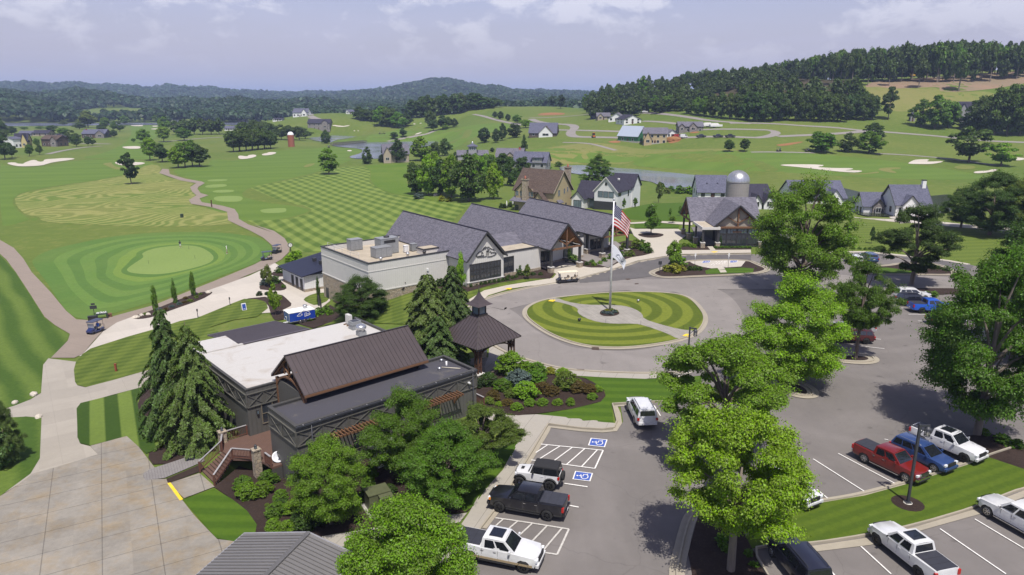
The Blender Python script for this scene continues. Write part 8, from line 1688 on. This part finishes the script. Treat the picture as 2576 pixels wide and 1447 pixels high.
# a-frame sign
p=gz('E',2298,995,.05); sg_=thing('sandwich_board','white framed blue sandwich board on the lawn by the pale pavement','sign',p,R(40)); b=mb(flat('sign_white',(.72,.72,.72),.5))
for s in (-1,1): b.slab([(-.36,s*.34,0),(.36,s*.34,0),(.36,s*.03,1.15),(-.36,s*.03,1.15)],(0,s*.04,.01))
b.build('frame',sg_); b=mb(flat('sign_blue',(.02,.06,.3),.5)); b.slab([(-.28,-.375+.03,.12),(.28,-.375+.03,.12),(.28,-.1,1.05),(-.28,-.1,1.05)],(0,-.012,-.003)); b.mat(flat('sign_white',(.72,.72,.72),.5))
for i in range(5):
    z=.28+i*.16; y=-.345+.29*(z-.12)/.93-.02; b.slab([(-.16,y,z),(.16-(i%2)*.08,y,z),(.16-(i%2)*.08,y+.015,z+.05),(-.16,y+.015,z+.05)],(0,-.006,0))
b.build('sign_face',sg_)
# sign leaning at the covered entrance
p=gz('G',545,1058,.1); s2=thing('easel_sign','white easel sign standing by the clubhouse entrance','sign',p,R(60)); b=mb(WHT); b.slab([(-.35,-.25,.1),(.35,-.25,.1),(.35,.0,1.6),(-.35,.0,1.6)],(0,.04,0)); b.build('board',s2); b=mb(BRZ); b.beam((-.3,.4,0),(-.3,.03,1.4),.04); b.beam((.3,.4,0),(.3,.03,1.4),.04); b.build('leg_frame',s2)
# street clock
p=gz('F',492,652); hc=Yp(*Q('F',490,520),p.y).z-p.z; ck=thing('street_clock','black post clock with white round face by the cart path','clock',p,R(0)); b=mb(BRZ); b.lathe([(.3,0),(.3,.3),(.16,.5),(.1,.9),(.09,hc-1.0),(.14,hc-.95)],12); b.build('post',ck)
q=empty('clock_head',(0,0,hc-.5),R(25),ck); b=mb(BRZ); b.lathe([(0,-.16),(.5,-.16),(.54,0),(.5,.16),(0,.16)],24,axis='y'); b.build('case',q)
for s in (-1,1): b=mb(flat('clock_white',(.7,.69,.64),.4)); b.lathe([(0,s*.17),(.4,s*.17)],24,axis='y'); b.mat(BLK); b.box(-.02,.02,s*.185-.004,s*.185+.004,0,.3); b.box(0,.2,s*.185-.004,s*.185+.004,-.02,.02); b.build('dial',q)
# blue trailer with the club emblem
pA,pB,pC=[G(*Q('F',x,y),-1.15) for x,y in ((470,1190),(715,1147),(388,1162))]; zt0=-3.9; ex=(pB-pA); Lx=ex.length; an=math.atan2(ex.y,ex.x); wy=2.3
tr=thing('trailer','blue box trailer with white roof and white emblem on its side','trailer',(pA.x,pA.y,zt(pA.x,pA.y)+.05),an); H_=-1.15-tr.location.z
b=mb(paint('trailer_blue',(.012,.05,.36))); b.box(0,Lx,0,wy,.55,H_); b.build('body',tr); b=mb(WHT); b.box(-.03,Lx+.03,-.03,wy+.03,H_,H_+.06); b.mat(FLASH); b.box(-.025,.05,-.025,.05,.5,H_); b.box(0,Lx,-.02,0,.5,.58); b.build('roof',tr)
b=mb(GALV); b.lathe([(.3,H_+.05),(.3,H_+.4),(.36,H_+.42),(.3,H_+.58),(0,H_+.6)],16,c=(Lx*.75,wy*.6,0)); b.build('roof_vent',tr)
b=mb(WHT); cx=Lx*.56
def band(pts,w):
    for a,c in zip(pts,pts[1:]): b.beam((cx+a[0],-.02,a[1]+.35),(cx+c[0],-.02,c[1]+.35),w,.02,(0,1,0))
band([(-.85,1.15),(-.45,1.4),(0,1.7),(.3,1.55),(.6,1.5),(.95,1.2)],.09); band([(-.9,1.1),(-1.05,.95),(-.5,.9)],.07); band([(-.4,.9),(-.4,1.2),(-.25,1.2),(-.25,.95)],.06); band([(.1,.75),(.1,1.3)],.05); band([(.3,.75),(.3,1.3),(.42,1.3),(.42,.8)],.05); band([(.5,1.05),(1.05,.98),(.8,.85),(.1,.72)],.08)
b.build('emblem',tr); tm,rm=wheel_meshes(.36,.22,ALU)
for x in (Lx*.42,Lx*.58):
    for s,y in ((-1,.05),(1,wy-.05)): w=empty('wheel',(x,y,.36),0 if s>0 else math.pi,tr); add('tyre',tm,w); add('rim',rm,w)
b=mb(WHT); b.box(-.9,-.05,.3,.5,.5,.6); b.tube([(-.2,.6,.6),(-.2,.6,1.3),(-.35,.6,1.4)],.05,6); b.build('hitch',tr)
# utility box
p=G(*Q('K',1265,908),-.85); a1=G(*Q('K',1330,908),-.85); a2=G(*Q('K',1432,800),-.85)
ub=thing('utility_box','olive green utility transformer box on a concrete pad in the mulch','utility box',(-10.2,48.6,zt(-10.2,48.6)),R(30)); OLV=flat('olive_paint',(.09,.1,.05),.5)
b=mb(OLV); b.box(-.85,.85,-.15,1.05,.08,1.4); b.box(-.1,.85,-.75,-.15,.08,1.28); b.build('cabinet',ub); b=mb(OLV); b.slab([(-.9,-.2,1.45),(.9,-.2,1.45),(.9,1.1,1.5),(-.9,1.1,1.5)],(0,0,-.06)); b.slab([(-.15,-.8,1.3),(.9,-.8,1.3),(.9,-.15,1.36),(-.15,-.15,1.36)],(0,0,-.06)); b.build('lid',ub)
b=mb(flat('warning_label',(.6,.45,.08),.6)); b.box(.86,.864,.1,.3,.7,1.0); b.build('warning_sticker',ub); b=mb(CONC); b.box(-1.1,1.1,-1.1,1.3,-.3,.08); b.build('pad',ub)
p=gz('K',1105,905,0); o=mb(BLK).tube([(0,0,-.05),(0,0,.55)],.06,8).build('bollard_stub',None,p); tag(o,'short black stub post in the mulch left of the utility box','post')
# wrapped unit by the wall, satellite dish
wu=thing('wrapped_unit','air handling unit wrapped in pale sheeting against the dark wall','air handler',(-11.1,55.6,zt(-11.1,55.6)),R(42)); b=mb(flat('grey_sheeting',(.36,.36,.37),.45,var=.25,sc=2.5)); b.box(-1.0,1.0,-.7,.7,.1,1.75); b.slab([(-1.05,-.72,1.8),(1.05,-.72,1.78),(1.0,.72,1.85),(-1.0,.72,1.82)],(0,0,-.08)); b.build('casing',wu); b=mb(flat('pale_sheet',(.5,.51,.53),.4,var=.25,sc=3)); b.slab([(-1.02,-.72,1.75),(-.3,-.74,1.78),(-.55,-1.0,.15),(-1.15,-.95,.1)],(0,-.02,0)); b.build('loose_sheet',wu)
sd=thing('satellite_dish','white satellite dish on a pole beside the dark wall','satellite dish',(-20.05,55.0,zt(-20.05,55.0)),R(-60)); b=mb(WHT); b.tube([(0,0,-.1),(0,0,1.6)],.05,8); b.build('mast',sd); b=mb(flat('dish_white',(.62,.64,.68),.5)); X_=Matrix.Translation((0,0,1.75))@Matrix.Rotation(R(48),4,'Y'); b.X=X_; b.lathe([(0,0),(.2,.03),(.38,.1),(.5,.18),(.5,.2),(.37,.12),(0,.02)],22); b.build('reflector',sd); b=mb(BRZ,X_); b.beam((-.45,0,.12),(0,0,.62),.04); b.cbox((0,0,.62),(.14,.14,.14)); b.build('receiver',sd)
# practice green furniture
BT='ball table corner beside the cart path'
def at(c,x,y,dz=0.05): return gz(c,x,y,dz)
t=thing('ball_table','dark green table heaped with white balls beside the practice green','table',at('E',965,1075),R(28)); GRP=flat('green_plastic',(.03,.05,.035),.5); b=mb(GRP); b.box(-.8,.8,-.5,.5,.75,.95); b.build('tray',t)
for x in (-.72,.72):
    for y in (-.42,.42): b=mb(GRP); b.box(x-.07,x+.07,y-.07,y+.07,0,.75); b.build('leg',t)
bb=thing('golf_balls','heap of white balls on the dark green table','balls',t.location+Vector((0,0,.96)),R(28)); bb['kind']='stuff'; b=mb(WHT)
for i in range(70): b.blob((rnd.uniform(-.7,.7),rnd.uniform(-.4,.4),rnd.uniform(0,.07)),(.05,.05,.05),i,1,0)
b.build('ball_heap',bb)
t=thing('wooden_bin','small wooden bin next to the ball table','bin',at('E',1030,1060),R(28)); b=mb(TIM); b.box(-.4,.4,-.3,.3,0,.6); b.build('case',t); b=mb(BLK); b.lathe([(.12,-.31),(.12,-.315),(0,-.315)],12,c=(.0,0,.35),axis='y'); b.build('hole',t)
t=thing('notice_board','dark notice board on a post behind the cart parking corner','sign',at('E',890,1040),R(20)); b=mb(BRZ); b.box(-.04,.04,-.04,.04,0,1.4); b.build('post',t); b=mb(BRZ); b.box(-.5,.5,-.05,.0,1.0,1.55); b.box(-.28,.28,-.05,.0,1.65,1.95); b.build('board',t)
t=thing('dark_bench','low black bin in front of the notice board by the path','bin',at('E',880,1095),R(20)); b=mb(BLK); b.box(-.65,.65,-.3,.3,0,.7); b.box(-.7,.7,-.35,.35,.7,.78); b.build('case',t)
for x,y,l in ((1865,1070,'thin dark sign post at the lawn edge, nearer one'),(2168,955,'thin dark sign post at the lawn edge, farther one')): t=thing('sign_post',l,'post',at('E',x,y,0),R(10)); b=mb(BRZ); b.box(-.04,.04,-.04,.04,-.1,1.5); b.build('post',t); b=mb(BRZ); b.box(-.1,.1,-.06,.06,1.15,1.55); b.build('plate',t)
t=thing('distance_post','short red brown marker post on the striped lawn','post',at('I',720,190,0)); b=mb(flat('rust_paint',(.25,.06,.03),.7)); b.box(-.1,.1,-.1,.1,-.1,1.0); b.box(-.12,.12,-.12,.12,1.0,1.08); b.build('post',t)
t=thing('marker_post','dark wooden marker post beside the winding path','post',at('A',1995,1310,0)); b=mb(TIMD); b.box(-.14,.14,-.14,.14,-.1,2.2); b.box(-.17,.17,-.17,.17,2.2,2.3); b.build('post',t)
t=thing('green_box','small green irrigation box in the cut rough','utility box',at('A',1715,1408,0)); b=mb(GRP); b.box(-.35,.35,-.3,.3,0,1.0); b.box(-.38,.38,-.33,.33,1.0,1.08); b.build('box',t)
# pins on the practice green
for c,x,y,l in (('E',1780,425,'thin practice pin near the bending golfer'),('E',1838,515,'thin practice pin right of the middle of the green'),('E',1400,560,'thin practice pin on the left of the green')):
    t=thing('practice_pin',l,'pin',at(c,x,y,.06)); b=mb(BLK); b.tube([(0,0,0),(0,0,.9)],.02,6); b.build('stick',t)
# boulders
for c,x,y,r_,l in (('I',210,335,.45,'white boulder at the lawn corner by the pale path'),('I',92,385,.35,'white boulder beside the bushy conifer'),('I',240,475,.38,'white boulder at the corner of the lower lawn'),('E',1280,1068,.5,'largest white boulder at the tip of the gravel bed'),('E',1335,1048,.4,'pale boulder second from the tip of the gravel bed'),('E',1395,1040,.42,'pale boulder third from the tip of the gravel bed'),('E',1960,832,.5,'pale boulder at the far end of the gravel bed'),('B',1852,1200,.9,'round grey boulder in the grove shade')):
    b=mb(flat('limestone',(.5,.45,.37),.9,var=.3,sc=3)); b.blob((0,0,.12),(r_*1.25,r_*.9,r_*.7),int(x),2,.13); tag(b.build('boulder',None,at(c,x,y,0),rnd.uniform(0,3)),l,'boulder')
# benches under the covered entrance, island bits
for x,y,l in ((790,1010,'long dark bench under the entrance canopy, inner one'),(885,1035,'long dark bench under the entrance canopy, outer one')): t=thing('bench',l,'bench',at('G',x,y,.12),R(-28)); b=mb(BRZ); b.box(-1.5,1.5,-.3,.3,.4,.5); b.build('seat',t); [mb(BRZ).box(q-.08,q+.08,-.25,.25,0,.4).build('leg',t) for q in (-1.2,1.2)]
for c,x,y,l,m in (('N',1832,288,'small spotlight on the island lawn, silver one',GALV),('N',1278,468,'small dark spotlight on the near island lawn',BRZ)): t=thing('spotlight',l,'light',at(c,x,y,.15),R(30)); b=mb(m); b.box(-.05,.05,-.05,.05,-.1,.25); b.build('stake',t); b=mb(m); b.lathe([(.0,-.2),(.16,-.2),(.2,.12),(.0,.12)],12,c=(0,0,.34),axis='x'); b.build('head',t)
for c,x,y in (('N',1035,290),('N',1525,488),('N',1855,500),('N',2255,545),('N',1290,305)): t=thing('stake','thin wire stake at the edge of the island path','stake',at(c,x,y,.1),0,'stakes along the island path'); b=mb(BLK); b.tube([(0,0,0),(0,0,.75)],.015,5); b.build('wire',t)
t=thing('sign_post','dark square sign on a post at the tip of the kerbed island','sign',at('G',1712,1135,.1)); b=mb(BRZ); b.box(-.05,.05,-.05,.05,0,1.9); b.build('post',t); b=mb(BRZ); b.box(-.3,.3,-.04,.04,1.6,2.2); b.build('plate',t)
t=thing('sign_post','black post at the entrance kerb left of the covered porch','post',at('G',645,1110,.1)); b=mb(BRZ); b.tube([(0,0,0),(0,0,3.4)],.07,8); b.build('post',t)
for x,l in ((2040,'slim grey disabled bay sign post, left one'),(2355,'slim grey disabled bay sign post, right one')): t=thing('bay_sign',l,'sign',at('G',x,1090,.1)); b=mb(GALV); b.tube([(0,0,0),(0,0,2.4)],.035,6); b.build('post',t); b=mb(WHT); b.box(-.15,.15,-.03,.03,2.4,2.85); b.build('plate',t)
# gate and power line posts by the trailer
for x,l in ((755,'short dark post at the walk by the stone wall, left one'),(775,'short dark post at the walk by the stone wall, right one')): t=thing('dark_post',l,'post',at('F',x,1120 if x<760 else 1160,0)); b=mb(BRZ); b.box(-.1,.1,-.1,.1,-.2,2.0); b.build('post',t)
# footbridge over the pond
pa,pb=T(*Q('B',880,733)),T(*Q('B',1190,703)); zb=max(pa.z,pb.z)+.9; fb=thing('footbridge','long low timber footbridge across the far pond','bridge',(pa.x,pa.y,0)); d_=pb-pa; d_.z=0; u_=d_.normalized(); n_=Vector((-u_.y,u_.x,0))*1.6; o_=Vector((0,0,zb)); TG=wood('grey_timber',(.13,.12,.115))
b=mb(TG); b.slab([o_-n_,o_+d_-n_,o_+d_+n_,o_+n_],(0,0,-.3)); b.build('floor',fb); b=mb(TG)
for s in (-1,1):
    b.beam(o_+n_*s+Vector((0,0,1.1)),o_+d_+n_*s+Vector((0,0,1.1)),.16,.16); b.beam(o_+n_*s+Vector((0,0,.6)),o_+d_+n_*s+Vector((0,0,.6)),.12,.12)
    for i in range(25): q=o_+d_*(i/24)+n_*s; b.beam(q+Vector((0,0,-2.2)),q+Vector((0,0,1.15)),.25,.25)
b.build('railing',fb)
# building site extras
p=T(*Q('C',1885,660)); sk_=thing('skip','red waste container on the building site','container',p,R(12)); b=mb(flat('red_steel',(.3,.03,.025),.6)); b.prism([(-3.2,-1.2),(3.2,-1.2),(3.2,1.2),(-3.2,1.2)],.2,.5); walls(b,-3.2,3.2,-1.2,1.2,.5,2.4,.12); b.build('box',sk_)
p=T(*Q('C',1840,680)); b=mb(GR['redclay']); b.blob((0,0,.3),(5,4,2.0),3,3,.08); tag(b.build('soil_heap',None,p),'heap of red soil before the red container','soil heap')
p=T(*Q('C',1090,655)); lo=thing('loader','small orange loader on the site road','loader',p,R(100)); OR=flat('orange_paint',(.5,.14,.02),.5); b=mb(OR); b.box(-1.2,1.0,-.8,.8,.5,1.5); b.build('body',lo); b=mb(BLK); b.box(-.6,.8,-.7,.7,1.5,2.9); b.mat(OR); b.box(-.7,.9,-.8,.8,2.9,3.1); b.build('cab',lo)
for x in (-.8,.7):
    for y in (-.8,.8): b=mb(RUB); b.lathe([(0,-.18),(.5,-.18),(.5,.18),(0,.18)],14,c=(x,y,.5),axis='y'); b.build('wheel',lo)
b=mb(BRZ); b.slab([(1.6,-1,.2),(1.6,1,.2),(2.1,1,.9),(2.1,-1,.9)],(.1,0,0)); b.beam((.3,-.85,1.4),(1.7,-.85,.6),.15); b.beam((.3,.85,1.4),(1.7,.85,.6),.15); b.build('bucket',lo)
for x,y,l in ((2175,555,'white covered boat parked beyond the grey brown house, left one'),(2240,560,'white covered boat parked beyond the grey brown house, right one')):
    p=T(*Q('C',x,y)); t=thing('boat',l,'boat',p,R(8)); b=mb(WHT); b.prism([(-4,-1.2),(2.2,-1.25),(4.4,0),(2.2,1.25),(-4,1.2)],.7,1.9); b.build('hull',t); b=mb(CREAMF); b.slab([(-3.6,-1,1.9),(2,-1,1.9),(1,-.7,2.8),(-2.6,-.7,2.8)],(0,2,0)); b.build('cover',t); b=mb(RUB); b.lathe([(0,-1.2),(.4,-1.2),(.4,1.2),(0,1.2)],12,c=(-1,0,.4),axis='y'); b.build('wheel',t)
p=T(*Q('D',1520,470)); ex_=thing('excavator','yellow excavator among the trees on the hill crest','excavator',p,R(170)); YL=flat('yellow_paint',(.5,.3,.03),.5); b=mb(YL); b.box(-2,1.4,-1.2,1.2,1,2.4); b.build('body',ex_); b=mb(GL); b.box(.3,1.3,-1.1,0,2.4,3.4); b.build('cab',ex_); b=mb(BLK); b.box(-2,2,-1.4,-.8,0,.9); b.box(-2,2,.8,1.4,0,.9); b.build('track',ex_); b=mb(YL); b.beam((1.2,.5,1.8),(4,.5,4.2),.4); b.beam((4,.5,4.2),(6,.5,1.2),.35); b.build('boom',ex_)
# ---------- sky, sun, air, camera ----------
sc=bpy.context.scene
SUN_EL,SHX,SHY=R(64),-.22,1.0        # shadows run away from the camera and a little to the left
l=bpy.data.lights.new('sun','SUN'); l.energy=4.9; l.angle=R(.53); l.color=(1,.955,.88)
so=bpy.data.objects.new('sun',l); C.objects.link(so)
hd=Vector((SHX,SHY,0)).normalized(); d=hd*math.cos(SUN_EL)+Vector((0,0,-math.sin(SUN_EL)))
so.rotation_euler=d.to_track_quat('-Z','Y').to_euler()
w=bpy.data.worlds.new('World'); sc.world=w; w.use_nodes=True
t=w.node_tree; nn=t.nodes; bg=nn['Background']; L_=t.links.new
sky=nn.new('ShaderNodeTexSky'); sky.sky_type='NISHITA'; sky.sun_disc=False; sky.sun_elevation=SUN_EL
sky.sun_rotation=math.atan2(-hd.x,-hd.y); sky.air_density=1.4; sky.dust_density=2.5; sky.ozone_density=2.2
tc=nn.new('ShaderNodeTexCoord'); sp=nn.new('ShaderNodeSeparateXYZ'); L_(tc.outputs['Generated'],sp.inputs[0])
def wm(op,a,b=0.0,c=0.0):
    x=nn.new('ShaderNodeMath'); x.operation=op
    for i,q in enumerate((a,b,c)):
        if isinstance(q,bpy.types.NodeSocket): L_(q,x.inputs[i])
        else: x.inputs[i].default_value=q
    return x.outputs[0]
def wn(v,s,de,ro,di=0):
    x=nn.new('ShaderNodeTexNoise'); L_(v,x.inputs['Vector']); x.inputs['Scale'].default_value=s; x.inputs['Detail'].default_value=de; x.inputs['Roughness'].default_value=ro; x.inputs['Distortion'].default_value=di; return x.outputs['Fac']
def wr(f,st):
    x=nn.new('ShaderNodeValToRGB'); L_(f,x.inputs[0]); e=x.color_ramp.elements
    for q,(p,c) in zip(e,st): q.position=p; q.color=(c,c,c,1)
    return x.outputs[0]
def wmix(f,a,b,mode='MIX'):
    x=nn.new('ShaderNodeMix'); x.data_type='RGBA'; x.blend_type=mode
    for i,q in ((0,f),(6,a),(7,b)):
        if isinstance(q,bpy.types.NodeSocket): L_(q,x.inputs[i])
        else: x.inputs[i].default_value=q if not hasattr(q,'__len__') else (*q,1)
    return x.outputs[2]
zc=wm('MAXIMUM',sp.outputs[2],.0)
k=wm('DIVIDE',1.0,wm('ADD',zc,.09))
cv=nn.new('ShaderNodeCombineXYZ'); L_(wm('MULTIPLY',sp.outputs[0],k),cv.inputs[0]); L_(wm('MULTIPLY',sp.outputs[1],k),cv.inputs[1]); L_(wm('MULTIPLY',sp.outputs[2],wm('MULTIPLY',k,1.6)),cv.inputs[2])
az=wm('ARCTAN2',sp.outputs[0],sp.outputs[1]); cw=nn.new('ShaderNodeCombineXYZ'); L_(az,cw.inputs[0]); L_(wm('MULTIPLY',sp.outputs[2],1.75),cw.inputs[1]); cw.inputs[2].default_value=3.7
cov=wn(cw.outputs[0],4.2,2,.5); n1=wn(cw.outputs[0],17,8,.6,.25); n2=wn(cv.outputs[0],.5,6,.7,1.0)
puff=wr(wm('ADD',wm('MULTIPLY',n1,.7),wm('MULTIPLY',cov,.55)),[(.625,0),(.72,1)])
veil=wr(n2,[(.4,0),(.75,1)])
base=wmix(1.0,sky.outputs[0],(SKYT if 'SKYT' in globals() else (1.2,1.08,1.48)),'MULTIPLY')
hz=wm('POWER',wm('SUBTRACT',1.0,zc),9.0)
base=wmix(wm('MULTIPLY',hz,.85),base,(6.3,6.25,7.9))
base=wmix(wm('MULTIPLY',veil,.2),base,(6.0,6.05,8.3))
fade=wr(zc,[(.03,0),(.13,1)])
base=wmix(wm('MULTIPLY',wm('MULTIPLY',puff,fade),.62),base,(9.0,8.9,9.7))
zk=wr(zc,[(.3,1.0),(.75,.5)]); base=wmix(1.0,base,zk,'MULTIPLY'); L_(base,bg.inputs[0]); bg.inputs[1].default_value=.1
# air
bm=MB(); bm.X=None; bm.box(-12500,12500,-12500,12500,float(TZ.min())-3,175)
n=bpy.data.materials.new('haze_air'); n.use_nodes=True; n.node_tree.nodes.clear()
vo=n.node_tree.nodes.new('ShaderNodeVolumePrincipled'); ou=n.node_tree.nodes.new('ShaderNodeOutputMaterial'); n.node_tree.links.new(vo.outputs[0],ou.inputs['Volume'])
vo.inputs['Color'].default_value=(.54,.68,1.0,1); vo.inputs['Density'].default_value=.000145; vo.inputs['Anisotropy'].default_value=.0
bm.mat(n)
if not globals().get('NOHAZE'):
    hz_=bm.build('haze'); hz_['kind']='stuff'
cam=bpy.data.cameras.new('camera'); co=bpy.data.objects.new('camera',cam); C.objects.link(co); sc.camera=co
co.location=(0,0,HC); co.rotation_euler=(math.pi/2-PITCH,0,0); cam.sensor_width=36; cam.lens=36*FPX/2576; cam.clip_end=30000; cam.clip_start=.5
vs_=sc.view_settings; vs_.view_transform='Standard'; vs_.look='None'; vs_.exposure=0.1; vs_.gamma=1
sc.cycles.max_bounces=6; sc.cycles.diffuse_bounces=2; sc.cycles.glossy_bounces=2; sc.cycles.transmission_bounces=3; sc.cycles.transparent_max_bounces=6; sc.cycles.volume_bounces=0
sc.cycles.use_denoising=True; sc.cycles.caustics_reflective=False; sc.cycles.caustics_refractive=False
